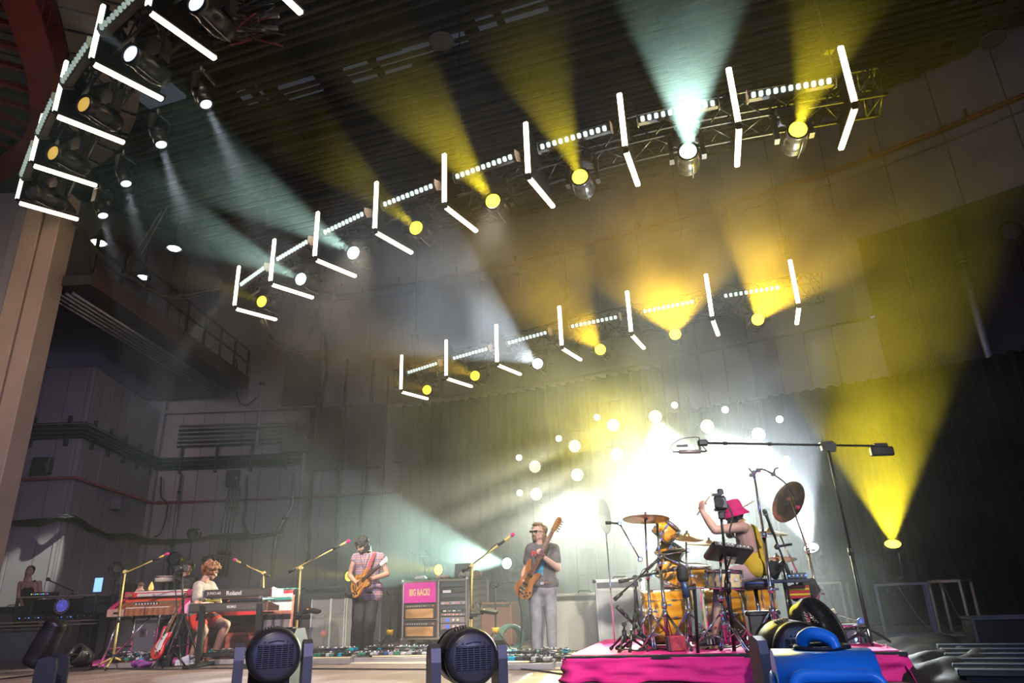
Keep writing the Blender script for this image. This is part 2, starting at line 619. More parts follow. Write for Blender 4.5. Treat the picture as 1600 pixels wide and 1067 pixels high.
# ---- proscenium pier on the left, red arch girder and soffit panels
PY = 12.0
def pier_piece(name, x0, x1, y0, y1, z0, z1, m, parent):
    q = MB(); q.box(((x0 + x1) / 2, (y0 + y1) / 2, (z0 + z1) / 2), (x1 - x0, y1 - y0, z1 - z0), b=.015)
    return q.build(name, m, parent)
pier = struct(thing('wall_proscenium', 'beige and grey proscenium pier at the left edge', 'pier'))
pier_piece('pilaster', -9.42, -9.08, PY, PY + .5, 0, 9.0, m_beige, pier)
pier_piece('pilaster', -9.80, -9.44, PY - .03, PY + .5, 0, 9.0, m_beige, pier)
pier_piece('pilaster', -10.02, -9.82, PY - .01, PY + .5, 0, 9.0, m_blueg, pier)
pier_piece('pier_face', -15.7, -10.04, PY + .06, PY + .5, 0, 9.0, m_blueg, pier)

gp = catmull([(-7.0, 6.2, 9.9), (-7.55, 7.9, 9.9), (-7.9, 8.8, 9.9), (-8.5, 10.1, 9.9), (-9.4, 11.4, 9.9), (-10.6, 12.3, 9.9), (-12.6, 13.2, 9.9)], 5)
g = struct(thing('trim_2', 'red curved steel girder above the left pier', 'girder'))
def ribbon(pts, off0, off1, z0, z1):
    q = MB(); n = len(pts); vs = []; fs = []
    for i, p in enumerate(pts):
        t = (pts[min(i + 1, n - 1)] - pts[max(i - 1, 0)]).normalized()
        nn = V((t.y, -t.x, 0))
        for (o, z) in ((off0, z0), (off1, z0), (off1, z1), (off0, z1)):
            vs.append((p.x + nn.x * o, p.y + nn.y * o, p.z + z))
    for i in range(n - 1):
        for k in range(4):
            fs.append((i * 4 + k, i * 4 + (k + 1) % 4, i * 4 + 4 + (k + 1) % 4, i * 4 + 4 + k))
    fs += [(3, 2, 1, 0), tuple((n - 1) * 4 + k for k in range(4))]
    return q.add(vs, fs)
ribbon(gp, -.25, .25, 0, .05).build('flange', m_red, g)
ribbon(gp, -.03, .03, .05, .75).build('web', m_red, g)
ribbon(gp, -.25, .25, .75, .80).build('flange', m_red, g)
ribbon(gp, -1.05, -.95, -.1, .3).build('edge_beam', m_red, g)
for k in range(0, len(gp) - 1, 2):
    p = gp[k]; t = (gp[k + 1] - gp[k]).normalized(); nn = V((t.y, -t.x, 0))
    q = MB(); q.box(p + V((0, 0, .4)), (.05, .44, .7), math.atan2(nn.y, nn.x) - PI / 2, b=0); q.build('stiffener', m_red, g)
    q = MB(); q.box(p - nn * .95 + V((0, 0, .1)), (1.5, .08, .1), math.atan2(nn.y, nn.x), b=0); q.build('purlin', m_red, g)
# beige soffit panels between the red members, inside and outside the girder
sf = struct(thing('trim_3', 'beige soffit panels between the red steel members', 'soffit'))
for side, (o0, o1) in enumerate(((-.92, -.28), (-2.3, -1.08), (.3, 1.5))):
    for k in range(0, len(gp) - 2, 2):
        seg = [gp[k].lerp(gp[k + 1], .12), gp[k + 1], gp[k + 1].lerp(gp[k + 2], .88)]
        ribbon(seg, o0, o1, .34 if side < 2 else .7, .38 if side < 2 else .74).build('soffit_panel', m_beige, sf)
# block above the girder (gable above the stage opening)
q = MB(); q.box((-13.2, 9.6, 11.6), (4.6, 8.0, 3.2), b=0); struct(q.build('wall_gable', m_wall2))

# ---- gallery deck along the left wall
gal = thing('gallery', 'dark catwalk gallery with railing along the left wall', 'gallery')
ga, gb = V((-8.42, 12.4, 7.0)), V((-8.12, 19.9, 7.0))
q = MB(); q.prism([(ga.x, ga.y), (gb.x, gb.y), (-11.3, 20.9), (-12.6, 16.8), (-12.6, 12.6)], .22, MX.Translation((0, 0, 7.0))); q.build('deck', darksteel, gal)
q = MB(); q.box((ga + gb) / 2 + V((0, 0, .16)), (.05, (gb - ga).length, .42), math.atan2(gb.x - ga.x, gb.y - ga.y) * -1); q.build('fascia', mat('brown_painted_steel', (.09, .045, .045), .6, .2), gal)
for k in range(9):
    p = ga.lerp(gb, k / 8) + V((-.06, 0, .3))
    q = MB(); q.box(p + V((0, 0, .45)), (.06, .06, .95)); q.build('post', black, gal)
for h in (.55, .95):
    q = MB(); q.cyl(ga + V((-.06, 0, .3 + h)), gb + V((-.06, 0, .3 + h)), .03, n=8); q.build('rail', black, gal)
for k in range(5):
    q = MB(); q.cyl(ga + V((-.5 - k * .14, .2, -.1)), gb + V((-.5 - k * .14, 0, -.1)), .035, n=8); q.build('conduit', m_conduit, gal)
random.seed(5)
for k in range(7):
    p = ga.lerp(gb, .1 + .13 * k) + V((-1.3 - random.random() * .5, 0, .22))
    w = .3 + random.random() * .3
    lab = ['pale sack leaning on the gallery deck nearest the pier', 'second pale sack along the gallery', 'grey crate in the middle of the gallery', 'pale bundle behind the fourth gallery post', 'grey box beyond the middle of the gallery', 'pale sack near the far gallery end', 'last small box at the far gallery end'][k]
    q = MB()
    q.ell((0, 0, .28), (w * .5, w * .4, .30), 10, 8); q.ell((0, 0, .5), (w * .3, w * .25, .16), 8, 6)
    q.build('stage_sack', mat('pale_canvas', (.5, .5, .55), .8), None, lab, 'sack', 'things stored on the gallery').location = p
# work lamps glowing above the gallery
def work_lamp(px, py, Y, on, lab):
    p = aty(px, py, Y)
    t = thing('work_lamp', lab, 'lamp', p, 0, 'work lamps above the gallery')
    q = MB(); q.lathe([(.001, .26), (.07, .26), (.10, .16), (.2, 0), (.21, -.03), (.18, -.01), (.16, .02)], n=18); q.build('shade', darksteel, t)
    q = MB(); q.ell((0, 0, .0), (.15, .15, .05), 14, 6)
    q.build('bulb', mat('cold_lamp_glow', (.8, .85, .9), .4, emis=(.75, .88, 1), es=14.0) if on else mat('unlit_lamp_glass', (.5, .55, .6), .2), t)
    q = MB(); q.cyl((0, 0, .25), (0, 0, 1.1), .015, n=6); q.build('stem', black, t)
    return t
work_lamp(272, 388, 15.5, True, 'bright white work lamp in the middle of the gallery')
work_lamp(154, 379, 13.6, True, 'bright white work lamp nearest the pier')
work_lamp(224, 433, 18.0, True, 'small distant work lamp above the gallery rail')
work_lamp(205, 328, 13.0, False, 'unlit work lamp hanging above the gallery')

# ---- pipes, trays, boxes and cables on the walls
def wallpath(pts, z, off=.12):
    """walk along face A, the side face and the back wall"""
    return [V((x, y, z)) for x, y in pts]
FA = [(-15.4, 16.38), (-10.62, 16.38), (-11.1, 20.95)]
def backpts(s0, s1, n, off):
    return [wb_at(s0 + (s1 - s0) * k / n) + wb_n(s0 + (s1 - s0) * k / n) * off for k in range(n + 1)]
low = [V((-15.4, 16.4, 3.84)), V((-10.64, 16.4, 3.84)), V((-11.08, 20.98, 3.84))] + [p + V((0, 0, 3.84)) for p in backpts(.3, 14, 24, .07)]
q = MB(); q.tube(low, .035, 8); pl = thing('sprinkler_pipe', 'thin red pipe running low along the left and back walls', 'pipe', (0, 0, 0)); q.build('pipe', m_redpipe, pl)
for k in range(3, 24, 4):
    q = MB(); q.box(low[k], (.1, .1, .1)); q.build('coupling', m_redpipe, pl)
hi = [p + V((0, 0, 10.66)) for p in backpts(4.5, wlen[-1] - 2, 50, .10)]
ph = thing('sprinkler_main', 'long red pipe high up along the curved back wall', 'pipe')
q = MB(); q.tube(hi, .055, 8); q.build('pipe', m_redpipe, ph)
for k in range(2, 50, 4):
    q = MB(); q.box(hi[k] + V((0, 0, .12)), (.05, .05, .3)); q.build('hanger', m_redpipe, ph)
vr = thing('riser_pipe', 'red pipe dropping down the left wall beside the pier', 'pipe')
q = MB(); q.tube([(-11.9, 16.4, 3.84), (-12.0, 16.4, 3.7), (-12.05, 16.4, 0)], .03, 8); q.build('pipe', m_redpipe, vr)

# cable tray with a run of conduits
tray = thing('cable_tray', 'dark cable tray turning the corner on the left wall', 'cable tray')
for j, zz in enumerate((4.85, 4.95, 5.05, 5.17)):
    pts = [V((-15.4, 16.36 - j * .01, zz)), V((-10.58, 16.36, zz)), V((-11.05, 20.9, zz))] + [p + V((0, 0, zz)) for p in backpts(.35, 4.6, 8, .13)]
    q = MB(); q.tube(pts, .055 if j in (1, 2) else .04, 6); q.build('conduit', m_cable if j != 3 else darksteel, tray)
for k in range(12):
    x = -14.6 + k * .9
    p = V((min(x, -10.6), 16.38, 5.0)) if x < -10.6 else V((-10.62 - (x + 10.6) * .11, 16.4 + (x + 10.6), 5.0))
    q = MB(); q.box(p, (.06, .1, .75)); q.build('bracket', darksteel, tray)
for k in range(4):
    p = wb_at(.8 + k * 1.1) + wb_n(1 + k) * .12 + V((0, 0, 5.1)); q = MB(); q.box(p, (.06, .1, .8)); q.build('bracket', darksteel, tray)
tr2 = thing('conduit_rack', 'rack of dark conduits on the back wall above the tray', 'conduits')
for j in range(6):
    pts = [p + V((0, 0, 5.55 + j * .13)) for p in backpts(.6, 4.4, 6, .1)]
    q = MB(); q.tube(pts, .04, 6); q.build('conduit', m_conduit if j % 3 == 2 else darksteel, tr2)
def wall_box(px, py, Y, w, h, d, lab, m=darksteel):
    p = aty(px, py, Y)
    t = thing('junction_box', lab, 'box', p)
    q = MB(); q.box((0, 0, 0), (w, d, h), b=.015); q.build('case', m, t)
    q = MB(); q.box((0, -d / 2 - .006, 0), (w * .9, .012, h * .9), b=.003); q.build('cover', m, t)
    q = MB(); q.box((w * .38, -d / 2 - .015, 0), (.03, .02, .1)); q.build('latch', steel, t)
wall_box(66, 728, 16.3, .42, .40, .2, 'grey junction box on the left wall beside the pier')
wall_box(463, 686, 20.85, .82, .86, .25, 'large grey electrical box on the back wall', mat('grey_enclosure', (.16, .17, .18), .5, .2))
wall_box(182, 787, 18.6, .25, .3, .15, 'small pale box on the side wall above the keyboards', mat('pale_enclosure', (.3, .3, .33), .6))
wall_box(364, 748, 20.9, .35, .5, .2, 'small dark box above four vertical conduits')
wall_box(545, 455, 20.5, .85, .32, .3, 'dark loudspeaker box high on the back wall', black)
# vertical conduits
def conduit(pts, r, lab, m=m_conduit):
    t = thing('wall_conduit', lab, 'conduit', pts[0])
    p0 = V(pts[0])
    q = MB(); q.tube([V(p) - p0 for p in pts], r, 8); q.build('pipe', m, t)
    for k in (.3, .7):
        i = int(k * (len(pts) - 1)); p = V(pts[i]).lerp(V(pts[min(i + 1, len(pts) - 1)]), .5) - p0
        q = MB(); q.cyl(p - V((0, 0, .04)), p + V((0, 0, .04)), r * 1.5, n=10); q.build('clamp', darksteel, t)
for k, px in enumerate((352, 358, 363, 369)):
    a, b = aty(px + 7, 760, 20.9), aty(px - 15, 900, 20.9)
    conduit([a, a.lerp(b, .5), b], .035, ['leftmost', 'second', 'third', 'rightmost'][k] + ' of four vertical conduits on the back wall')
conduit([aty(460, 740, 20.85), aty(457, 790, 20.85), aty(434, 830, 20.85), aty(430, 850, 20.85), aty(424, 905, 20.85)], .06, 'bent steel conduit on the back wall beside the tray')
conduit([aty(284, 740, 20.9), aty(276, 800, 20.9), aty(262, 905, 20.9)], .035, 'thin steel conduit on the back wall above the keyboards')
conduit([aty(224, 740, 20.6), aty(215, 800, 20.6), aty(196, 900, 20.6)], .04, 'steel conduit in the corner of the left wall')
conduit([aty(412, 560, 20.8), aty(406, 640, 20.8), aty(400, 700, 20.8)], .05, 'upright pale pipe on the back wall under the second truss', m_wall2)

# acoustic panels
def acoustic(px0, py0, px1, py1, Y, lab):
    a, b = aty(px0, py0, Y), aty(px1, py1, Y)
    t = thing('acoustic_panel', lab, 'panel', ((a.x + b.x) / 2, Y, min(a.z, b.z)))
    w, h = abs(b.x - a.x), abs(a.z - b.z)
    q = MB(); q.box((0, 0, h / 2), (w, .08, h), b=.015); q.build('felt', m_dark, t)
    q = MB()
    for sx in (-1, 1): q.box((sx * w / 2, 0, h / 2), (.03, .1, h), b=0)
    q.build('edge_frame', darksteel, t)
acoustic(449, 549, 497, 632, 20.85, 'dark acoustic panel above the ledge on the back wall')
acoustic(486, 640, 536, 733, 20.75, 'dark acoustic panel below the ledge beside the electrical box')
acoustic(550, 632, 600, 730, 20.6, 'second dark acoustic panel below the ledge')
acoustic(619, 638, 645, 722, 20.3, 'dark acoustic panel beside the black curtain edge')
# dark panels along the right part of the wall
for k, (p0, p1, z0, z1) in enumerate(((1385, 1452, 3.2, 8.6), (1456, 1538, 3.2, 8.6), (1544, 1690, 3.2, 8.6))):
    s0, s1 = wb_px(p0), wb_px(p1)
    a, b = wb_at(s0) + wb_n(s0) * .12, wb_at(s1) + wb_n(s1) * .12
    t = thing('acoustic_panel', ['left', 'middle', 'right'][k] + ' of three large dark panels on the right wall', 'panel', ((a.x + b.x) / 2, (a.y + b.y) / 2, z0), math.atan2(b.y - a.y, b.x - a.x))
    L = (b - a).length
    q = MB(); q.box((0, 0, (z1 - z0) / 2), (L, .12, z1 - z0), b=.02); q.build('felt', m_dark, t)
    q = MB(); q.box((L / 2, -.05, (z1 - z0) / 2), (.05, .1, z1 - z0), b=.01); q.build('edge_frame', darksteel, t)
s = wb_px(1541); p = wb_at(s) + wb_n(s) * .3
conduit([p + V((0, 0, 8.5)), p + V((0, 0, 6)), p + V((0, 0, 3))], .09, 'thick vertical pipe between the dark panels on the right', m_conduit)

# black curtain behind the band
def curtain(name, lab, s0, s1, off, z0, z1, cnt):
    n = cnt * 8
    q = MB()
    def fn(u, v):
        s = s0 + (s1 - s0) * u
        p = wb_at(s); nn = wb_n(s)
        return p + nn * (off + .10 * math.sin(u * cnt * 2 * PI) + .03 * math.sin(u * cnt * 5.3 + v * 2)) + V((0, 0, z0 + (z1 - z0) * v))
    q.grid(fn, n, 4)
    o = q.build(name, m_curtain, None, lab, 'curtain')
    so = o.modifiers.new('thick', 'SOLIDIFY'); so.thickness = .02
    return o
curtain('stage_curtain', 'black pleated curtain hanging behind the drum kit', wb_px(641), wb_px(1050), .6, .02, 6.3, 26)
curtain('stage_curtain', 'black pleated curtain at the right rear of the stage', wb_px(1052), wb_px(1650), .7, .02, 5.0, 30)

# black cable bundles slung along the wall
def cable(pts, r, lab, strands=3, spread=.05, per=6, name='cable_bundle'):
    pts = [V(p) for p in pts]
    t = thing(name, lab, 'cable', pts[0])
    for k in range(strands):
        sp = []
        for i, p in enumerate(catmull(pts, per)):
            sp.append(p - pts[0] + V((NZ.noise(p * 1.1 + V((k * 7, 0, 0))), NZ.noise(p * 1.1 + V((0, k * 9, 0))), NZ.noise(p * 1.3 + V((0, 0, k * 5))))) * spread)
        q = MB(); q.tube(sp, r, 6); q.build('cable_strand', m_cable, t)
    return t
cable([aty(0, 813, 16.3), aty(60, 815, 16.3), aty(108, 808, 16.2), aty(140, 824, 17.5), aty(170, 838, 18.6), aty(200, 838, 19.6), aty(250, 844, 20.7), aty(300, 843, 20.8), aty(340, 836, 20.8), aty(400, 838, 20.8), aty(440, 831, 20.8)], .035, 'black cable bundle slung along the left and back walls', 4, .1)
cable([aty(500, 470, 19.0), aty(503, 560, 19.6), aty(494, 660, 20), aty(486, 780, 20), aty(480, 880, 20)], .04, 'leftmost thick black cable hanging down the back wall', 2, .08)
cable([aty(545, 560, 19.5), aty(537, 640, 20), aty(530, 740, 20), aty(523, 880, 20)], .035, 'second black cable hanging down the back wall', 2, .06)
cable([aty(585, 560, 19.5), aty(576, 700, 20), aty(566, 800, 20), aty(560, 880, 20)], .03, 'third black cable hanging down the back wall', 2, .06)
cable([aty(607, 590, 19.5), aty(600, 720, 20), aty(590, 850, 20)], .03, 'black cable hanging nearest the curtain edge', 2, .06)
cable([aty(252, 745, 20.8), aty(252, 775, 20.8), aty(262, 790, 20.8), aty(252, 830, 20.8), aty(240, 838, 20.8)], .02, 'looping black cable below the tray corner', 1, .03)
cable([aty(386, 745, 20.8), aty(384, 790, 20.8), aty(380, 815, 20.8), aty(390, 838, 20.8)], .03, 'black cable dropping from the tray to the bundle', 2, .04)
cable([aty(368, 560, 20.5), aty(372, 620, 20.5), aty(385, 632, 20.5), aty(402, 620, 20.5)], .025, 'curled black cable below the gallery end', 1, .03)
# ================================================================== lighting rig
m_tube = mat('warm_white_tube', (1, .9, .8), .4, emis=(1.0, .74, .52), es=9.0)
m_tubeg = mat('greenish_white_tube', (1, 1, .9), .4, emis=(.85, 1.0, .78), es=3.0)
m_cell = mat('strobe_cell', (.8, .85, .82), .3, emis=(.80, 1.0, .93), es=1.1)
m_cell_dim = mat('strobe_cell_dim', (.62, .68, .62), .25, emis=(.75, .95, .85), es=.35)
m_truss = mat('black_truss_tube', (.03, .03, .032), .4, .6, .2)
m_head = mat('moving_head_shell', (.03, .028, .027), .33, .15, .2)
LENS = {}
def lens_mat(key, col, es):
    return mat('lens_' + key, (.9, .9, .9), .2, emis=col, es=es)
YEL, AMB, TEAL, WHT, CWH = (1.0, .80, .02), (1.0, .60, .02), (.62, 1.0, .86), (.85, .95, 1.0), (.74, .86, 1.0)

T1N = [(-9.15, 10.9), (-8.13, 9.78), (-6.95, 8.56), (-5.76, 7.51), (-4.53, 6.66), (-3.05, 5.90)]
T2N = [(-6.14, 13.86), (-4.94, 12.70), (-3.74, 11.69), (-2.39, 10.73), (-1.06, 9.96), (.35, 9.20), (1.80, 8.59), (3.36, 8.12), (4.87, 7.77)]
T3N = [(-3.04, 17.65), (-1.71, 16.60), (-.38, 15.67), (1.13, 14.65), (2.61, 13.94), (4.19, 13.21), (5.79, 12.68)]
TZ = {1: 8.0, 2: 7.0, 3: 6.07}
ORD = ['first', 'second', 'third', 'fourth', 'fifth', 'sixth', 'seventh', 'eighth', 'ninth']
TNAME = {1: 'near left truss', 2: 'long middle truss', 3: 'rear drum truss'}

def radial(N, i):
    a = V((*N[max(i - 1, 0)], 0)); b = V((*N[min(i + 1, len(N) - 1)], 0))
    t = (b - a).normalized()
    return V((-t.y, t.x, 0))           # upstage

def led_tube(p, d, L, back, lab, grp, m):
    """a lit tube in its channel; p start point, d direction, back = side of the housing"""
    t = thing('led_tube', lab, 'tube light', p, 0, grp)
    z = V(d).normalized(); F = frame(z, back)
    M = F.to_4x4()
    q = MB(); q.box((0, 0, L / 2), (.080, .06, L - .02), m=M, b=.016); q.build('diffuser', m, t)  # diffuser widened to stand in for the bloom round the lit tube
    q = MB(); q.box((0, .05, L / 2), (.09, .045, L + .03), m=M, b=.01)
    q.build('housing', black, t)
    for e in (0.0, L):
        q = MB(); q.box((0, .02, e), (.08, .08, .02), m=M, b=.004); q.build('end_cap', black, t)
    return t

def strobe_bar(c, along, face, lab, grp, m, L=1.12, n=11):
    t = thing('strobe_bar', lab, 'strobe bar', c, 0, grp)
    x = V(along).normalized(); f = V(face); f = (f - x * f.dot(x)).normalized()
    y = x.cross(f)
    M = MX((x, y, f)).transposed().to_4x4()
    q = MB(); q.box((0, 0, -.09), (L + .06, .13, .13), m=M, b=.015); q.build('housing', mat('strobe_housing', (.12, .11, .10), .5, .4), t)
    for k in range(n):
        xx = -L / 2 + (k + .5) * L / n
        q = MB(); q.box((xx, 0, -.012), (L / n * .58, .080, .05), m=M, b=.012); q.build('cell', m, t)
    for sx in (-1, 1):
        q = MB(); q.prism([(-.08, -.14), (.08, -.14), (.10, .03), (.0, .07), (-.10, .03)], .012, M @ loc3((sx * (L / 2 + .035), 0, -.05), MX(((0, 0, 1), (1, 0, 0), (0, 1, 0))))); q.build('end_plate', mat('strobe_end_plate', (.34, .31, .27), .5, .2), t)
    for k in range(6):
        xx = -L / 2 + (k + .5) * L / 6
        q = MB(); q.box((xx, 0, -.2), (.02, .11, .09), m=M, b=0); q.build('fin', black, t)
    return t

def moving_head(lens, d, lab, grp, col=None, es=6.0, key='off', up=True, S=1.0, beam=None, rot=0.0):
    """profile moving head: base plate, yoke with two arms, tapered body, lens"""
    lens = V(lens); d = V(d).normalized()
    piv = lens - d * .33 * S
    sg = 1 if up else -1
    base = piv + V((0, 0, .40 * S * sg))
    t = thing('moving_head', lab, 'stage light', base if up else base + V((0, 0, -.1 * S)), 0, grp)
    off = -V(t.location)
    side = d.cross(V((0, 0, 1)))
    side = side.normalized() if side.length > .05 else V((1, 0, 0))
    fwd = V((0, 0, 1)).cross(side)
    B = MX((side, fwd, V((0, 0, 1)))).transposed().to_4x4()
    def at(p): return MX.Translation(V(p) + off)
    # base
    q = MB(); q.box((0, 0, 0), (.42 * S, .30 * S, .13 * S), m=at(base + V((0, 0, .02 * S * sg))) @ B, b=.025 * S); q.build('base', m_head, t)
    q = MB(); q.box((0, -.155 * S, 0), (.16 * S, .012, .06 * S), m=at(base + V((0, 0, .02 * S * sg))) @ B, b=.003); q.build('display', mat('grey_display', (.25, .27, .3), .3), t)
    # yoke
    q = MB()
    h = .40 * S
    q.prism([(-.26 * S, 0), (-.22 * S, -.05 * S), (.22 * S, -.05 * S), (.26 * S, 0), (.26 * S, h * .6), (.27 * S, h * .95), (.20 * S, h * .95), (.195 * S, .09 * S), (.13 * S, .035 * S), (-.13 * S, .035 * S), (-.195 * S, .09 * S), (-.20 * S, h * .95), (-.27 * S, h * .95), (-.26 * S, h * .6)],
            .13 * S, at(base) @ B @ MX(((1, 0, 0, 0), (0, 0, 1, -.065 * S), (0, -sg, 0, 0), (0, 0, 0, 1))))
    q.build('yoke', m_head, t)
    # body
    F = frame(d, V((0, 0, 1)))
    Mh = at(lens) @ F.to_4x4()
    q = MB()
    q.lathe([(.001, -.64 * S), (.10 * S, -.64 * S), (.135 * S, -.60 * S), (.155 * S, -.52 * S), (.165 * S, -.36 * S), (.16 * S, -.22 * S), (.145 * S, -.2 * S), (.14 * S, -.06 * S), (.15 * S, -.05 * S), (.15 * S, .02 * S), (.125 * S, .02 * S), (.12 * S, -.01 * S)], Mh, 22)
    body = q.build('body', m_head, t)
    for k in range(4):
        q = MB(); q.lathe([(.168 * S, -.50 * S + k * .035 * S), (.172 * S, -.49 * S + k * .035 * S), (.168 * S, -.48 * S + k * .035 * S)], Mh, 22); q.build('cooling_rib', black, body)
    q = MB(); q.tube([(Mh @ V((.05 * S, -.165 * S, -.05 * S))), (Mh @ V((.05 * S, -.185 * S, -.3 * S))), (Mh @ V((.05 * S, -.175 * S, -.58 * S)))], .008 * S, 6); q.build('trim_rail', steel, body)
    q = MB(); q.lathe([(.001, .012 * S), (.06 * S, .008 * S), (.118 * S, -.008 * S)], Mh, 20)
    q.build('lens', lens_mat(key, col, es) if col else mat('dark_lens', (.1, .11, .13), .08, 0, .1), t)
    if up:
        for sx in (-1, 1):
            q = MB(); q.cyl(at(base) @ B @ V((sx * .12 * S, 0, .08 * S)), at(base) @ B @ V((sx * .12 * S, 0, .22 * S)), .03 * S, n=8); q.build('clamp', darksteel, t)
    if beam:
        ang, pw, blend = beam
        o = spot(V((0, 0, 0)), d, ang, col, pw, blend, .05)
        o.parent = t; o.location = lens + d * .06 + off
    return t

def arc_truss(ti, N, z, lab):
    n = len(N)
    P = [V((*N[i], 0)) + radial(N, i) * .5 for i in range(n)]
    # extend a little past both ends
    P = [P[0] + (P[0] - P[1]) * .35] + P + [P[-1] + (P[-1] - P[-2]) * .35]
    t = thing('curved_truss', lab, 'truss', (P[0].x, P[0].y, z))
    o0 = V(t.location)
    rad = []
    for i in range(len(P)):
        tt = (P[min(i + 1, len(P) - 1)] - P[max(i - 1, 0)]).normalized(); rad.append(V((-tt.y, tt.x, 0)))
    def chord(r, dz): return [P[i] + rad[i] * r + V((0, 0, z + dz)) - o0 for i in range(len(P))]
    CH = {}
    for r in (-.24, .24):
        for dz in (.30, .78):
            CH[(r, dz)] = catmull(chord(r, dz), 4)
            q = MB(); q.tube(CH[(r, dz)], .028, 6); q.build('chord', m_truss, t)
    for (a, b) in (((-.24, .30), (-.24, .78)), ((.24, .30), (.24, .78)), ((-.24, .30), (.24, .30)), ((-.24, .78), (.24, .78))):
        A, B_ = CH[a], CH[b]
        for k in range(0, len(A) - 1):
            q = MB()
            q.cyl(A[k] if k % 2 else B_[k], B_[k + 1] if k % 2 else A[k + 1], .014, n=5)
            q.build('lacing_bar', m_truss, t)
    # suspension chains
    for i in (1, len(P) // 2, len(P) - 2):
        q = MB(); q.cyl(P[i] + V((0, 0, z + .8)) - o0, P[i] + V((0, 0, 12.25)) - o0, .012, n=5); q.build('hoist_chain', darksteel, t)
        q = MB(); q.box(P[i] + V((0, 0, z + 1.6)) - o0, (.2, .2, .4), b=.04); q.build('hoist_motor', black, t)
    return t

arc_truss(1, T1N, TZ[1], 'black curved truss at upper left nearest the camera')
arc_truss(2, T2N, TZ[2], 'long black curved truss crossing the middle of the picture')
arc_truss(3, T3N, TZ[3], 'black curved truss at the rear above the drum kit')

for ti, N in ((1, T1N), (2, T2N), (3, T3N)):
    z = TZ[ti]
    for i in range(len(N)):
        p = V((*N[i], z)); r = radial(N, i)
        w = ORD[i] + ' from the left on the ' + TNAME[ti]
        led_tube(p + V((0, 0, .06)), (0, 0, 1), 1.0, r, 'upright lit tube, ' + w, 'upright lit tubes', m_tubeg if ti == 1 else m_tube)
        led_tube(p + r * .04, r, .98, V((0, 0, 1)), 'level lit tube, ' + w, 'level lit tubes', m_tube)
        # black bracket plate that carries both tubes
        q = MB(); q.prism([(.05, .1), (.95, .1), (.95, .16), (.16, .95), (.1, 1.0), (.05, 1.0)], .03, loc3(p, MX((r, V((0, 0, 1)), r.cross(V((0, 0, 1))))).transposed()))
        q.build('tube_bracket', black, None, 'black bracket of the lit tubes, ' + w, 'bracket', 'tube brackets')
    for i in range(len(N) - 1):
        a, b = V((*N[i], z)), V((*N[i + 1], z))
        r = (radial(N, i) + radial(N, i + 1)).normalized()
        c = a.lerp(b, .5)
        w = ORD[i] + ' from the left on the ' + TNAME[ti]
        strobe_bar(c + V((0, 0, .46)) - r * .05, b - a, -r * .9 + V((0, 0, -.35)) , 'row of strobe cells, ' + w, 'strobe bars', m_cell_dim if ti == 1 else m_cell)

# moving heads hung under the trusses; beams run out over the audience
VPD = -ray(1085, 720).normalized()
def row(ti, z, items, D):
    for k, (px, py, col, key, es, ang, pw) in enumerate(items):
        w = ORD[k] + ' from the left under the ' + TNAME[ti]
        nm = {None: 'unlit', YEL: 'yellow', AMB: 'amber', TEAL: 'pale green', WHT: 'white', CWH: 'cold white'}[col]
        moving_head(atz(px, py, z), D, nm + ' moving head, ' + w, 'moving heads under the trusses', col, es, key, True, 1.0, (ang, pw, .12) if pw else None)
row(1, 7.78, [(50, 300, None, 'off', 0, 0, 0), (83, 239, AMB, 'amber_faint', .6, 0, 0), (131, 163, AMB, 'amber_faint', .6, 0, 0), (204, 84, CWH, 'cold_faint', 1.3, 16, 900), (307, 4, CWH, 'cold_faint', 1.3, 16, 900)], VPD)
row(2, 6.74, [(409, 471, YEL, 'yellow_dim', 4, 13, 700), (470, 436, TEAL, 'teal', 10, 16, 4200), (552, 395, TEAL, 'teal', 10, 16, 5600),
              (650, 356, YEL, 'yellow_dim', 4, 15, 2800), (770, 314, YEL, 'yellow', 8, 16, 7500), (906, 276, YEL, 'yellow', 8, 16, 8000),
              (1075, 236, TEAL, 'teal', 10, 21, 48000), (1247, 202, YEL, 'yellow', 8, 20, 15000)], VPD)
row(3, 5.82, [(667, 609, AMB, 'amber_dim', 3, 11, 900), (742, 587, AMB, 'amber_dim', 3, 12, 2500), (840, 568, CWH, 'cold', 12, 15, 16000),
              (938, 546, AMB, 'amber', 8, 13, 13000), (1055, 522, AMB, 'amber', 8, 17, 25000), (1184, 499, AMB, 'amber', 8, 18, 27000)], VPD)

# white down-lights on the upstage side of the near truss
for k, (px, py, tx, ty) in enumerate(((322, 163, 400, 330), (252, 226, 300, 380), (197, 287, 230, 420), (161, 337, 190, 450))):
    p = atz(px, py, 7.3)
    tgt = aty(tx, ty, p.y - .2)
    d = (tgt - p)
    moving_head(p, d, 'white down-pointing moving head, ' + ['nearest', 'second', 'third', 'farthest'][k] + ' of four behind the near left truss', 'down lights', CWH, 1.6, 'cold_small', True, .66, (12, 4200 - 600 * k, .4))

p = V((*T2N[0], 7.45)) + V((-.1, -.1, 0)); spot(p, aty(235, 615, 14.6) - p, 13, (.9, .95, .85), 3200, .5, .06, name='wash_or_added_beam')
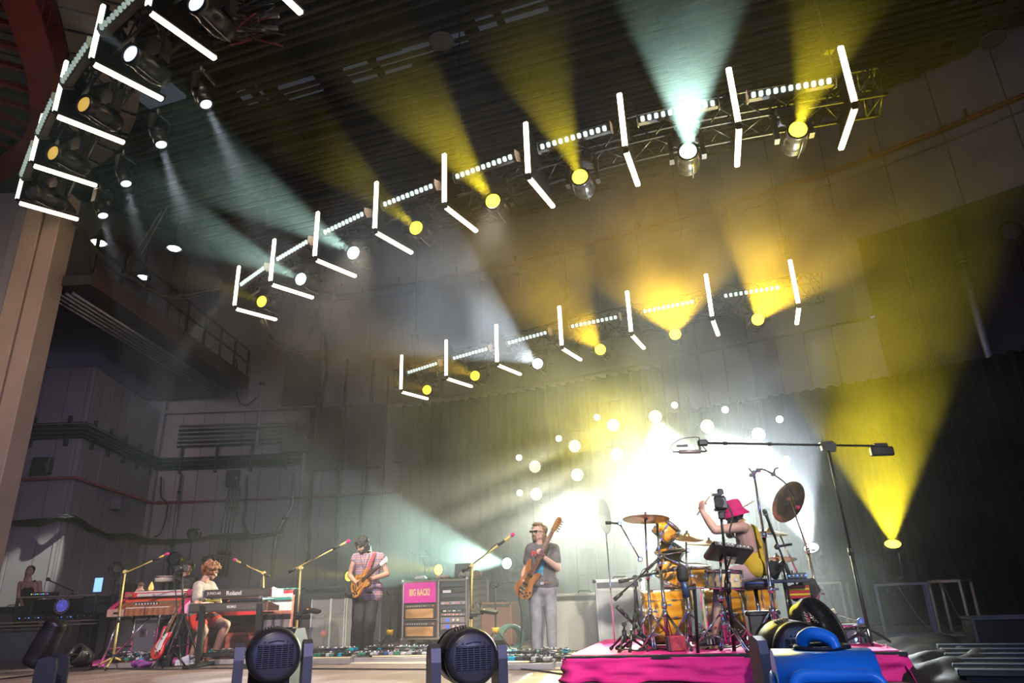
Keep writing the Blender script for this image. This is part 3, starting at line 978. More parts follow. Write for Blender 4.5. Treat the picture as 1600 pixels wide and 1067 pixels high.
# hanging cable loops at the ends of the trusses
cable([aty(115, 345, 11.8), aty(140, 380, 12.2), aty(190, 430, 12.8), aty(240, 458, 13.4), aty(290, 462, 13.9), aty(345, 452, 14.3)], .022, 'sagging cable loom between the near and middle trusses', 5, .1)
cable([aty(410, 500, 14.5), aty(428, 530, 14.6), aty(455, 545, 14.7), aty(482, 530, 14.8), aty(495, 480, 15)], .03, 'cable loop hanging below the left end of the middle truss', 3, .07)
cable([aty(497, 480, 15.0), aty(500, 510, 15.4), aty(510, 530, 16), aty(508, 600, 17), aty(500, 640, 18)], .03, 'cable drop below the second bay of the middle truss', 3, .07)
for (a, b, lab) in (((252, 330), (195, 418), 'left'), ((262, 322), (206, 424), 'right')):
    q = MB(); q.cyl((0, 0, 0), aty(*b, 14) - aty(*a, 13), .012, n=5); q.build('rigging_rope', mat('pale_rope', (.4, .38, .36), .8), None, lab + ' of two thin slanting ropes above the gallery', 'rope', 'rigging ropes').location = aty(*a, 13)

# red cabling and metal clutter on the near truss end
q = MB()
random.seed(2)
tl = thing('truss_cable_clutter', 'tangle of red and black cables on the near truss at the top', 'cable', atz(385, 35, 8.4))
for k in range(9):
    pts = [V((random.uniform(-.5, .5), random.uniform(-.25, .25), random.uniform(-.25, .2))) for _ in range(5)]
    q = MB(); q.tube(catmull(pts, 5), .012, 5); q.build('cable_strand', m_cable if k % 3 else m_redpipe, tl)
q = MB(); q.box((0, 0, .1), (.9, .05, .05)); q.box((.1, 0, -.12), (.7, .05, .05)); q.build('cable_rail', steel, tl)

# ---- upright ladder towers of round lights behind the drums
m_led = mat('wash_light_face', (1, 1, .9), .4, emis=(1.0, .97, .80), es=1.3)
m_ledrim = mat('wash_light_gap', (.35, .33, .2), .4, emis=(1.0, .93, .55), es=.15)
def round_light(p, d, lab, rad=.148, bright=True):
    t = thing('wash_light', lab, 'stage light', p, 0, 'round lights behind the drums')
    F = frame(d).to_4x4()
    q = MB(); q.lathe([(.001, -.24), (.09, -.24), (.15, -.15), (rad + .015, -.05), (rad + .02, .02), (rad, .02), (rad, -.01)], F, 20); q.build('body', m_head, t)
    q = MB(); q.lathe([(.001, -.004), (rad, -.004)], F, 20); q.build('face', m_ledrim, t)
    for ring, (n, rr) in enumerate(((1, 0), (6, rad * .42), (12, rad * .80))):
        for k in range(n):
            a = 2 * PI * k / n
            q = MB(); c = V((rr * math.cos(a), rr * math.sin(a), .004)); q.lathe([(.001, .008), (rad * .16, .002), (rad * .19, -.006)], F @ MX.Translation(c), 8); q.build('led_cell', m_led, t)
    q = MB(); q.tube([F @ V((rad + .03, 0, -.05)), F @ V((rad + .05, 0, -.3)), F @ V((-rad - .05, 0, -.3)), F @ V((-rad - .03, 0, -.05))], .014, 6); q.build('yoke', black, t)
    return t
def bulb(p, lab):
    t = thing('bare_bulb', lab, 'bulb', p, 0, 'small bulbs behind the drums')
    q = MB(); q.ell((0, 0, 0), .07, 14, 10); q.build('globe', mat('warm_bulb', (1, 1, .9), .4, emis=(1.0, .92, .74), es=9), t)
    q = MB(); q.cyl((0, .05, 0), (0, .14, 0), .035, n=10); q.build('socket', black, t)
def tower(px, Y, ztop, lab):
    p = aty(px, 760, Y); p.z = 0
    t = thing('light_tower', lab, 'light tower', p, R(-22), 'ladder towers behind the drums')
    for sx in (-.22, .22):
        q = MB(); q.cyl((sx, .3, 0), (sx, .3, ztop), .022, n=8); q.build('upright', m_truss, t)
    n = int(ztop / .55)
    for k in range(n + 1):
        q = MB(); q.cyl((-.22, .3, .1 + k * .55), (.22, .3, .1 + k * .55), .014, n=6); q.build('rung', m_truss, t)
    q = MB(); q.box((0, .3, .02), (.8, .6, .03)); q.build('base_plate', m_truss, t)
TW = [(838, 16.4, 4.3), (902, 15.8, 4.8), (962, 15.3, 5.0), (1034, 14.8, 5.0), (1108, 14.4, 4.9), (1190, 13.9, 4.6)]
for k, (px, Y, zt) in enumerate(TW):
    tower(px, Y, zt, ORD[k] + ' ladder tower from the left behind the drum kit')
RL = [(0, 836, 729), (0, 838, 772), (1, 898, 697), (1, 902, 742), (1, 905, 788), (2, 958, 664), (2, 964, 710), (2, 966, 756),
      (3, 1024, 651), (3, 1031, 699), (3, 1035, 749), (3, 1040, 797), (4, 1105, 666), (4, 1110, 715), (4, 1112, 762), (5, 1185, 679), (5, 1195, 728)]
cnt = {}
for (tw, px, py) in RL:
    p = aty(px, py, TW[tw][1]); cnt[tw] = cnt.get(tw, 0) + 1
    d = V((-.25, -1, -.12)) if tw < 3 else V((-.12, -1, -.2))
    round_light(p, d, 'round multi-cell light, ' + ORD[cnt[tw] - 1] + ' from the top on the ' + ORD[tw] + ' ladder tower')
BL = [(933, 652, 15.6), (1054, 633, 14.7), (1133, 640, 14.3), (1218, 655, 13.8), (873, 685, 16.1), (811, 715, 16.6), (812, 770, 16.6), (1229, 718, 13.8)]
for k, (px, py, Y) in enumerate(BL):
    bulb(aty(px, py, Y), ['bare bulb above the third ladder tower', 'bare bulb above the fourth ladder tower', 'topmost bare bulb right of the drum kit tower', 'upper bare bulb right of the last tower', 'bare bulb above the second ladder tower', 'upper bare bulb left of the first tower', 'lower bare bulb left of the first tower', 'lower bare bulb right of the last tower'][k])
def lspot(px, py, Y, d, ang, col, pw, blend=.5):
    spot(aty(px, py, Y) + V(d).normalized() * .12, d, ang, col, pw, blend, .08, name='wash_or_added_beam')
GW = (.88, 1.0, .90)
lspot(1024, 651, 14.8, (-.05, -.75, -.75), 44, GW, 7500, .7)
lspot(1105, 666, 14.4, (-.1, -.9, -.5), 26, GW, 1500)
lspot(1185, 679, 13.9, (-.38, -.75, -.5), 38, WHT, 6500, .7)
lspot(1034, 745, 14.7, (-.22, -1, -.12), 48, GW, 5000, .8)
lspot(1112, 762, 14.3, (-.32, -1, -.12), 46, GW, 5000, .8)
for (px, py, Y) in ((958, 664, 15.3), (898, 697, 15.8), (964, 710, 15.2), (902, 742, 15.7), (966, 756, 15.2)):
    lspot(px, py, Y, (-1, -.55, -.42), 11, (1, .97, .72), 5500)
lspot(905, 788, 15.7, (-.2, -.95, -.28), 44, GW, 3800, .7)
lspot(1000, 800, 15.0, (-.15, -1, -.06), 52, GW, 2600, .8)  # spot without a fixture, added to spread the white glow in the haze
lspot(960, 690, 15.2, (-.2, -1, -.2), 60, (1.0, .84, .06), 4500, .8)

# ---- floor row of moving heads behind the band
FUP = V((-.33, -.80, .42))
def floor_head(px, py, Y, col, key, es, ang, pw, lab, d=FUP, S=1.0):
    return moving_head(aty(px, py, Y), d, lab, 'moving heads standing behind the band', col, es, key, False, S, (ang, pw, .3) if pw else None)
floor_head(1395, 850, 11.7, YEL, 'yellow_hot', 14, 46, 9000, 'yellow moving head on the rightmost frame, at right', V((-.26, -.60, .74)))
floor_head(1268, 856, 12.6, CWH, 'cold_hot', 16, 42, 7000, 'white moving head behind the drum kit', V((-.40, -.62, .66)))
floor_head(792, 880, 16.0, TEAL, 'teal_hot', 10, 24, 6000, 'white moving head left of the bassist', -ray(1420, 975))
floor_head(685, 890, 17.0, YEL, 'yellow_dim', 4, 17, 1200, 'yellow moving head behind the big rack', -ray(1400, 960))
floor_head(545, 900, 18.2, YEL, 'yellow_dim', 4, 15, 900, 'yellow moving head behind the guitarist', -ray(1300, 975))
# bare spots without a fixture, added under the middle truss to brighten the rugs
for (wx, wy) in ((-2.6, 10.4), (-.2, 9.4)):
    spot((wx, wy, 6.7), (-.05, -.05, -1), 58, (1.0, .86, .66), 1500, .6, .15, name='wash_or_added_beam')
# ================================================================== people
def remesh(mb, vox, sm=4, wr=0.0, wscale=9.0, fac=.5):
    me = mb.mesh('tmp')
    o = bpy.data.objects.new('tmp', me); COL.objects.link(o)
    r = o.modifiers.new('r', 'REMESH'); r.mode = 'VOXEL'; r.voxel_size = vox; r.use_smooth_shade = True
    if sm:
        s = o.modifiers.new('s', 'SMOOTH'); s.factor = fac; s.iterations = sm
    dg = bpy.context.evaluated_depsgraph_get()
    out = bpy.data.meshes.new_from_object(o.evaluated_get(dg))
    bpy.data.objects.remove(o)
    out.materials.clear()
    if wr:
        nn = [v.normal.copy() for v in out.vertices]
        for v, n in zip(out.vertices, nn):
            c = v.co
            k = NZ.noise(V((c.x * wscale, c.y * wscale, c.z * wscale * .55))) + .5 * NZ.noise(V((c.x * wscale * 2.3 + 5, c.y * wscale * 2.3, c.z * wscale * 1.2)))
            v.co = c + n * (k * wr)
    out.polygons.foreach_set('use_smooth', [True] * len(out.polygons))
    return out

def mobj(name, me, m, parent=None, label=None):
    me.name = name
    me.materials.append(m)
    o = bpy.data.objects.new(name, me); link(o, parent)
    return tag(o, label)

def L3(a, b, t): return V(a).lerp(V(b), t)

def hand(q, w, d, n, curl=.5, S=1.0, thumb=1, spread=1.0):
    """w wrist, d towards the fingers, n the way the palm faces; curl 0 open .. 1 fist; thumb = which side of d x n"""
    w = V(w); d = V(d).normalized(); n = V(n); n = (n - d * n.dot(d)).normalized(); s = d.cross(n).normalized() * thumb
    S *= 1.0
    for k in range(4):
        q.cap(w + s * (.012 - .008 * k) * S, w + d * .085 * S + s * (.030 - .020 * k) * S, .016 * S, .0125 * S, 8, 3)
    for k, (ln, sd) in enumerate(((.070, .030), (.078, .010), (.072, -.010), (.056, -.029))):
        p = w + d * .088 * S + s * sd * S * spread
        a = 0.0
        for j, fl in enumerate((.45, .32, .26)):
            a += curl * (.9, 1.25, .8)[j]
            dd = (d * math.cos(a) + n * math.sin(a))
            p2 = p + dd * ln * fl * S * 1.15
            q.cap(p, p2, (.0105 - .0012 * j) * S, (.0095 - .0012 * j) * S, 8, 3)
            p = p2
    p = w + d * .025 * S + s * .022 * S
    p1 = p + (d * .55 + s * .75 + n * .35).normalized() * .045 * S
    p2 = p1 + (d * .8 + s * (.35 - .6 * curl) + n * (.3 + .6 * curl)).normalized() * .036 * S
    p3 = p2 + (d * .75 + s * (.1 - .7 * curl) + n * (.3 + .8 * curl)).normalized() * .028 * S
    q.cap(p, p1, .017 * S, .013 * S, 8, 3); q.cap(p1, p2, .0125 * S, .011 * S, 8, 3); q.cap(p2, p3, .011 * S, .009 * S, 8, 3)

def head_frame(c, fwd, up=(0, 0, 1)):
    f = V(fwd).normalized(); u = V(up); u = (u - f * u.dot(f)).normalized(); x = u.cross(f).normalized()   # x: towards the figure's left
    return loc3(c, MX((x, f, u)).transposed())

def head_mass(q, H, S=1.0):
    def e(c, r): q.ell(V(c) * S, V(r) * S, 14, 10, H)
    e((0, -.012, .035), (.074, .093, .088))      # skull
    e((0, .020, -.030), (.060, .066, .075))      # face
    e((0, .045, -.082), (.036, .036, .030))      # chin
    e((0, .082, .018), (.052, .018, .014))       # brow
    e((0, .094, -.028), (.013, .020, .015))      # nose tip
    e((0, .087, -.008), (.010, .014, .028))      # nose bridge
    e((0, .078, -.062), (.024, .012, .010))      # lips
    for s in (-1, 1):
        e((s * .035, .070, -.028), (.022, .018, .022))   # cheek
        e((s * .076, -.008, -.012), (.009, .018, .030))  # ear
        e((s * .050, -.002, -.062), (.020, .045, .030))  # jaw
    q.cap(H @ V((0, -.02, -.05)), H @ V((0, -.035, -.17 * S)), .056 * S, .058 * S)

def face_parts(body, H, S=1.0, brow=None, eyes=True):
    ew = mat('eye_white', (.8, .78, .75), .3); ed = mat('eye_dark', (.03, .02, .015), .2); lp = mat('lips', (.42, .15, .13), .5)
    if eyes:
        for s in (-1, 1):
            q = MB(); q.ell(V((s * .031, .083, .002)) * S, V((.013, .008, .007)) * S, 10, 6, H); o = q.build('eye', ew, body)
            q = MB(); q.ell(V((s * .031, .0895, .002)) * S, V((.006, .004, .006)) * S, 8, 6, H); q.build('iris', ed, o)
            if brow:
                q = MB(); q.tube([H @ (V((s * .014, .099, .022)) * S), H @ (V((s * .032, .098, .028)) * S), H @ (V((s * .052, .084, .022)) * S)], .005 * S, 6); q.build('eyebrow', brow, body)
    q = MB(); q.ell(V((0, .088, -.062)) * S, V((.021, .005, .006)) * S, 10, 6, H); q.build('mouth', lp, body)

def torso(q, J, g=0.0, up=V((0, 0, 1)), hip=True, low=0.0, neck=True):
    sR, sL, hR, hL = V(J['sR']), V(J['sL']), V(J['hR']), V(J['hL'])
    ms, mh = (sR + sL) / 2, (hR + hL) / 2
    ax = (ms - mh).normalized()
    for (a, b) in ((.24, .16), (.76, .84)):
        q.cap(L3(sR, sL, a) - ax * .09, L3(hR, hL, b) + ax * (.13 + low), .098 + g, .088 + g)
    q.cap(ms - ax * .12, mh + ax * (.10 + low), .108 + g, .108 + g)
    q.cap(L3(sR, sL, .10), L3(sR, sL, .90), .060 + g)
    q.cap(L3(sR, sL, .22) - ax * .04, L3(sR, sL, .78) - ax * .04, .088 + g)
    if hip:
        q.cap(L3(hR, hL, .05), L3(hR, hL, .95), .100 + g)
    return ms, mh, ax

def arm(q, s, e, w, g=0.0, up=True, fore=True):
    if up: q.cap(s, e, .054 + g, .041 + g); q.ell(s, .060 + g, 12, 8)
    if fore:
        q.cap(e, L3(e, w, .35), .040 + g, .042 + g); q.cap(L3(e, w, .35), w, .042 + g, .027 + g)

def leg(q, h, k, a, g=0.0, lo=True, flare=0.0):
    q.cap(h, k, .088 + g, .058 + g)
    if lo:
        q.cap(k, L3(k, a, .35), .056 + g, .056 + g + flare * .4); q.cap(L3(k, a, .35), a, .056 + g + flare * .4, .036 + g + flare)

def foot(q, a, d, g=0.0):
    a = V(a); d = V(d); d.z = 0; d.normalize()
    t = a + d * .15; t.z = a.z - .055; hl = a - d * .04; hl.z = a.z - .055
    q.cap(a, hl, .038 + g, .034 + g); q.cap(hl, t, .033 + g, .034 + g); q.cap(a, t, .036 + g, .03 + g); q.cap(t, t + d * .04 - V((0, 0, .006)), .034 + g, .024 + g)

def shoe(body, a, d, m, sole, lace=None, name='shoe'):
    q = MB(); foot(q, a, d, .013)
    o = mobj(name, remesh(q, .011, 3), m, body)
    d = V(d); d.z = 0; d.normalize(); s = V((-d.y, d.x, 0))
    ol = [(-.085, -.038), (-.095, 0), (-.085, .038), (.02, .046), (.13, .052), (.20, .036), (.222, 0), (.20, -.036), (.13, -.052), (.02, -.046)]
    q = MB(); q.prism(ol, .03, loc3((a.x, a.y, a.z - .105), MX((d, s, V((0, 0, 1)))).transposed())); q.build('sole', sole, o)
    if lace:
        q = MB()
        for k in range(4):
            c = a + d * (.05 + .03 * k) + V((0, 0, .012 - .018 * k)); q.tube([c - s * .03 - V((0, 0, .008)), c + V((0, 0, .012)), c + s * .03 - V((0, 0, .008))], .005, 5)
        q.build('laces', lace, o)
    return o

skin_a = mat('skin_tan', (.56, .31, .22), .5, 0, .08, 25, sub=.08)
skin_b = mat('skin_light', (.66, .40, .31), .5, 0, .08, 25, sub=.08)
hair_dk = mat('dark_brown_hair', (.025, .017, .014), .45, 0, .4, 60, .6)
hair_br = mat('auburn_brown_hair', (.22, .085, .035), .5, 0, .45, 50, .6)
hair_lb = mat('light_brown_hair', (.20, .11, .05), .5, 0, .4, 50, .6)

def hair_shell(body, H, blobs, m, vox=.009, wr=.012, ws=34, name='hair'):
    q = MB()
    for (c, r) in blobs:
        q.ell(c, r if isinstance(r, tuple) else (r, r, r), 12, 8, H)
    return mobj(name, remesh(q, vox, 1, wr, ws), m, body)

def person(name_loc, lab):
    return thing('person', lab, 'person', name_loc)

def rel(o, *pts): return [V(p) - V(o) for p in pts]

# ---------------------------------------------------------------- guitarist
def guitarist():
    Y = 11.1
    g = lambda px, py, dy=0.0: aty(px, py, Y + dy)
    base = g(563, 1022); base.z = 0
    b = base
    P = lambda px, py, dy=0.0: g(px, py, dy) - b
    t = person(b, 'guitarist in sleeveless plaid shirt and wide black trousers looking down')
    J = dict(sR=P(556, 871, -.02), sL=P(594, 870, .0), hR=P(564, 927, .0), hL=P(583, 926, .02))
    eR, wR = P(546, 899, -.06), P(555, 909, -.24)
    eL, wL = P(605, 897, -.02), P(582, 904, -.22)
    kR, aR = P(560, 966, -.10), P(558, 1008, .10)
    kL, aL = P(577, 968, .0), P(572, 1005, .24)
    aR.z = .19; aL.z = .10
    H = head_frame(P(567, 853, -.06), V((-.62, -.75, -.42)), V((-.1, -.1, 1)))
    q = MB(); torso(q, J); q.cap(L3(J['sR'], J['sL'], .5), H @ V((0, -.02, -.06)), .06, .055)
    head_mass(q, H)
    arm(q, J['sR'], eR, wR); arm(q, J['sL'], eL, wL)
    hand(q, wR, P(563, 909, -.30) - wR, V((.1, .9, -.2)), .75, 1.0, -1)
    hand(q, wL, P(572, 902, -.28) - wL, V((-.1, .7, .6)), .8, 1.0, 1)
    leg(q, J['hR'], kR, aR); leg(q, J['hL'], kL, aL); foot(q, aR, V((-.75, -.66, 0))); foot(q, aL, V((-.1, -1, 0)))
    body = mobj('body', remesh(q, .0085, 3), skin_a, t)
    face_parts(body, H, 1.0, hair_dk)
    # plaid sleeveless shirt
    m = bpy.data.materials.new('plaid_cotton'); m.use_nodes = True
    nt, bs = nodes_of(m); bs.inputs['Roughness'].default_value = .85
    tc = nt.nodes.new('ShaderNodeTexCoord')
    prev = None
    for (ax, sc, c, w) in (('X', 3.6, (.20, .22, .42), .5), ('Z', 3.6, (.62, .30, .20), .45), ('X', 9.0, (.66, .55, .42), .25), ('Z', 9.0, (.10, .10, .24), .3)):
        wv = nt.nodes.new('ShaderNodeTexWave'); wv.bands_direction = ax; wv.inputs['Scale'].default_value = sc
        nt.links.new(tc.outputs['Object'], wv.inputs['Vector'])
        rp = nt.nodes.new('ShaderNodeValToRGB'); rp.color_ramp.elements[0].position = .62; rp.color_ramp.elements[1].position = .78
        nt.links.new(wv.outputs['Fac'], rp.inputs['Fac'])
        mul = nt.nodes.new('ShaderNodeMath'); mul.operation = 'MULTIPLY'; mul.inputs[1].default_value = w + .25
        nt.links.new(rp.outputs['Color'], mul.inputs[0])
        mx = nt.nodes.new('ShaderNodeMixRGB'); mx.inputs[2].default_value = (*c, 1)
        nt.links.new(mul.outputs[0], mx.inputs[0])
        if prev is None: mx.inputs[1].default_value = (.45, .25, .27, 1)
        else: nt.links.new(prev, mx.inputs[1])
        prev = mx.outputs[0]
    nt.links.new(prev, bs.inputs['Base Color'])
    q = MB(); ms, mh, ax = torso(q, J, .020, hip=False)
    q.cap(L3(J['hR'], J['hL'], -.05) + V((0, 0, .06)), L3(J['hR'], J['hL'], 1.1) + V((0, 0, .06)), .13)
    q.cap(L3(J['hR'], J['hL'], .0) - V((0, 0, .02)), L3(J['hR'], J['hL'], 1.15) - V((0, 0, .03)), .128)
    q.cap(J['sR'], L3(J['sR'], eR, .10), .07); q.cap(J['sL'], L3(J['sL'], eL, .10), .07)
    sh = mobj('shirt', remesh(q, .012, 5, .010, 7), m, t, 'sleeveless plaid shirt')
    # open collar showing the chest
    q = MB(); F0 = ms + V((-.03, -.135, -.02))
    q.tube([F0 + V((-.05, .03, .05)), F0 + V((-.02, -.01, -.06)), F0 + V((.0, -.015, -.16)), F0 + V((.03, .0, -.05)), F0 + V((.06, .04, .06))], .018, 6); q.build('collar', m, sh)
    # trousers
    q = MB(); q.cap(L3(J['hR'], J['hL'], .0), L3(J['hR'], J['hL'], 1.0), .118)
    for (h, k, a) in ((J['hR'], kR, aR), (J['hL'], kL, aL)):
        q.cap(h, k, .112, .095); q.cap(k, a - V((0, 0, .03)), .095, .105)
    mobj('trousers', remesh(q, .012, 4, .016, 5.5), mat('black_canvas', (.035, .033, .034), .8, 0, .25, 12), t, 'wide black trousers')
    shoe(t, aR, V((-.85, -.5, 0)), mat('cream_canvas', (.66, .52, .42), .7), mat('cream_rubber', (.7, .62, .5), .6), mat('orange_laces', (.8, .4, .15), .7))
    shoe(t, aL, V((-.1, -1, 0)), MATS['cream_canvas'], MATS['cream_rubber'])
    hair_shell(t, H, [((0, -.02, .065), (.088, .108, .085)), ((0, -.07, -.01), (.082, .06, .10)), ((.065, -.02, -.03), (.035, .06, .10)), ((-.065, -.02, -.03), (.035, .055, .10)), ((0, .075, .075), (.062, .035, .04)), ((.045, .07, .04), (.02, .03, .05)), ((-.05, .06, .03), (.02, .035, .06)), ((0, -.07, -.10), (.06, .045, .05))], hair_dk)
    hair_shell(t, H, [((0, .062, -.085), (.040, .034, .032)), ((.048, .03, -.065), (.018, .04, .035)), ((-.048, .03, -.065), (.018, .04, .035)), ((0, .092, -.048), (.026, .008, .006))], hair_dk, .008, .004, 50, 'beard')
    return b, J, wR, wL, P
GB, GJ, GwR, GwL, GP = guitarist()

# ---------------------------------------------------------------- bassist
def bassist():
    Y = 9.55
    base = aty(851, 1030, Y); base.z = 0; b = base
    P = lambda px, py, dy=0.0: aty(px, py, Y + dy) - b
    t = person(b, 'bassist in grey t-shirt and grey jeans wearing sunglasses')
    J = dict(sR=P(829, 858, -.03), sL=P(865, 857, .03), hR=P(836, 921, .0), hL=P(858, 921, .03))
    eR, wR = P(822, 889, .02), P(817, 899, -.22)
    eL, wL = P(871, 888, -.06), P(851, 872, -.24)
    kR, aR = P(838, 970, -.03), P(838, 1014, .02)
    kL, aL = P(861, 970, -.01), P(863, 1016, .02)
    aR.z = .12; aL.z = .105
    H = head_frame(P(840, 832, -.04), V((-.55, -.83, .06)))
    q = MB(); torso(q, J, .006); q.cap(L3(J['sR'], J['sL'], .5), H @ V((0, -.02, -.06)), .062, .056)
    head_mass(q, H)
    arm(q, J['sR'], eR, wR, .004); arm(q, J['sL'], eL, wL, .006)
    hand(q, wR, P(820, 905, -.27) - wR, V((.2, .9, -.1)), .5, 1.05, -1)
    hand(q, wL, P(845, 865, -.29) - wL, V((.1, .75, .2)), .75, 1.05, 1)
    leg(q, J['hR'], kR, aR); leg(q, J['hL'], kL, aL); foot(q, aR, V((-.3, -1, 0))); foot(q, aL, V((.05, -1, 0)))
    body = mobj('body', remesh(q, .0085, 3), skin_b, t)
    face_parts(body, H, 1.0, hair_lb, False)
    tee = ramp_mat('grey_jersey', t_noise(14, 3), [(.3, (.115, .10, .11)), (.7, (.16, .145, .15))], .9)
    q = MB(); ms, mh, ax = torso(q, J, .026, hip=False)
    q.cap(L3(J['hR'], J['hL'], -.02) + V((0, 0, .09)), L3(J['hR'], J['hL'], 1.02) + V((0, 0, .09)), .132)
    q.cap(J['sR'], L3(J['sR'], eR, .62), .076, .070); q.cap(J['sL'], L3(J['sL'], eL, .62), .078, .072)
    sh = mobj('shirt', remesh(q, .012, 5, .008, 7), tee, t, 'grey t-shirt with a red and blue print')
    # the print: red lettering over a blue picture, laid on the chest
    red = mat('red_print', (.70, .05, .05), .8); blu = mat('blue_print', (.06, .30, .45), .8, 0, .35, 25)
    F = frame(V((-.30, -.95, .16)), ax)
    fr = ms - ax * .10 + V((-.055, -.175, 0))
    tx = text('chest_print', 'PAW', .085, red, sh, loc3(fr + V((.02, .0, .03)), F), .0, 1.25, .003, 'red lettering')
    q = MB(); q.grid(lambda u, v: loc3(fr + V((.02, 0, 0)), F) @ V(((u - .5) * .17, (v - .5) * .19 - .14, 0)), 12, 12)
    o = q.build('chest_picture', blu, sh, 'blue printed picture')
    for pr in (tx, o):
        sw = pr.modifiers.new('w', 'SHRINKWRAP'); sw.target = sh; sw.offset = .004
    jean = ramp_mat('washed_grey_denim', t_noise(9, 5), [(.3, (.20, .19, .21)), (.7, (.33, .32, .35))], .85)
    q = MB(); q.cap(L3(J['hR'], J['hL'], .02), L3(J['hR'], J['hL'], .98), .114)
    for (h, k, a) in ((J['hR'], kR, aR), (J['hL'], kL, aL)):
        q.cap(h, k, .104, .074); q.cap(k, a, .074, .064); q.cap(a + V((0, 0, .06)), a + V((0, 0, -.01)), .066, .068)
    j = mobj('jeans', remesh(q, .011, 4, .009, 8), jean, t, 'grey jeans')
    wz = (J['hR'] + J['hL']) / 2 + V((0, 0, .075))
    q = MB(); q.tube([wz + V((.165 * math.cos(a), .125 * math.sin(a), 0)) for a in [2 * PI * k / 20 for k in range(20)]], .014, 6, True); q.build('belt', mat('brown_leather', (.20, .09, .04), .5), j)
    q = MB(); q.box(wz + V((0, -.138, 0)), (.045, .012, .035)); q.build('buckle', steel, j)
    ws = mat('white_leather', (.75, .72, .70), .5); wr = mat('white_rubber', (.78, .76, .74), .6)
    shoe(t, aR, V((-.35, -1, 0)), ws, wr, white); shoe(t, aL, V((.1, -1, 0)), ws, wr, white)
    hair_shell(t, H, [((0, -.03, .06), (.085, .098, .078)), ((0, -.08, -.03), (.085, .05, .11)), ((.07, -.05, -.06), (.035, .05, .11)), ((-.072, -.05, -.06), (.035, .05, .11)), ((.075, -.06, -.16), (.03, .035, .08)), ((-.085, -.04, -.16), (.026, .03, .07)), ((0, .03, .10), (.06, .06, .03)), ((.10, -.05, .04), (.035, .04, .05)), ((.09, -.08, -.10), (.04, .03, .05))], hair_lb, .009, .016, 30)
    hair_shell(t, H, [((0, .082, -.090), (.026, .018, .026)), ((0, .095, -.050), (.028, .008, .007)), ((.026, .084, -.065), (.007, .01, .02)), ((-.026, .084, -.065), (.007, .01, .02))], hair_lb, .007, .003, 60, 'beard')
    gl = mat('dark_sunglass_lens', (.012, .014, .02), .08)
    sg = MB()
    for s in (-1, 1): sg.prism([(-.026, -.014), (.026, -.016), (.029, .012), (-.029, .014)], .007, H @ loc3((s * .033, .100, .004), MX(((1, 0, 0), (0, 0, 1), (0, 1, 0)))))
    for s in (-1, 1): sg.tube([H @ V((s * .062, .098, .010)), H @ V((s * .082, .04, .008)), H @ V((s * .082, -.01, .0))], .004, 5)
    sg.tube([H @ V((-.01, .104, .008)), H @ V((.01, .104, .008))], .004, 5)
    sg.build('sunglasses', gl, t)
    return b, J, wR, wL, P
BB, BJ, BwR, BwL, BP = bassist()

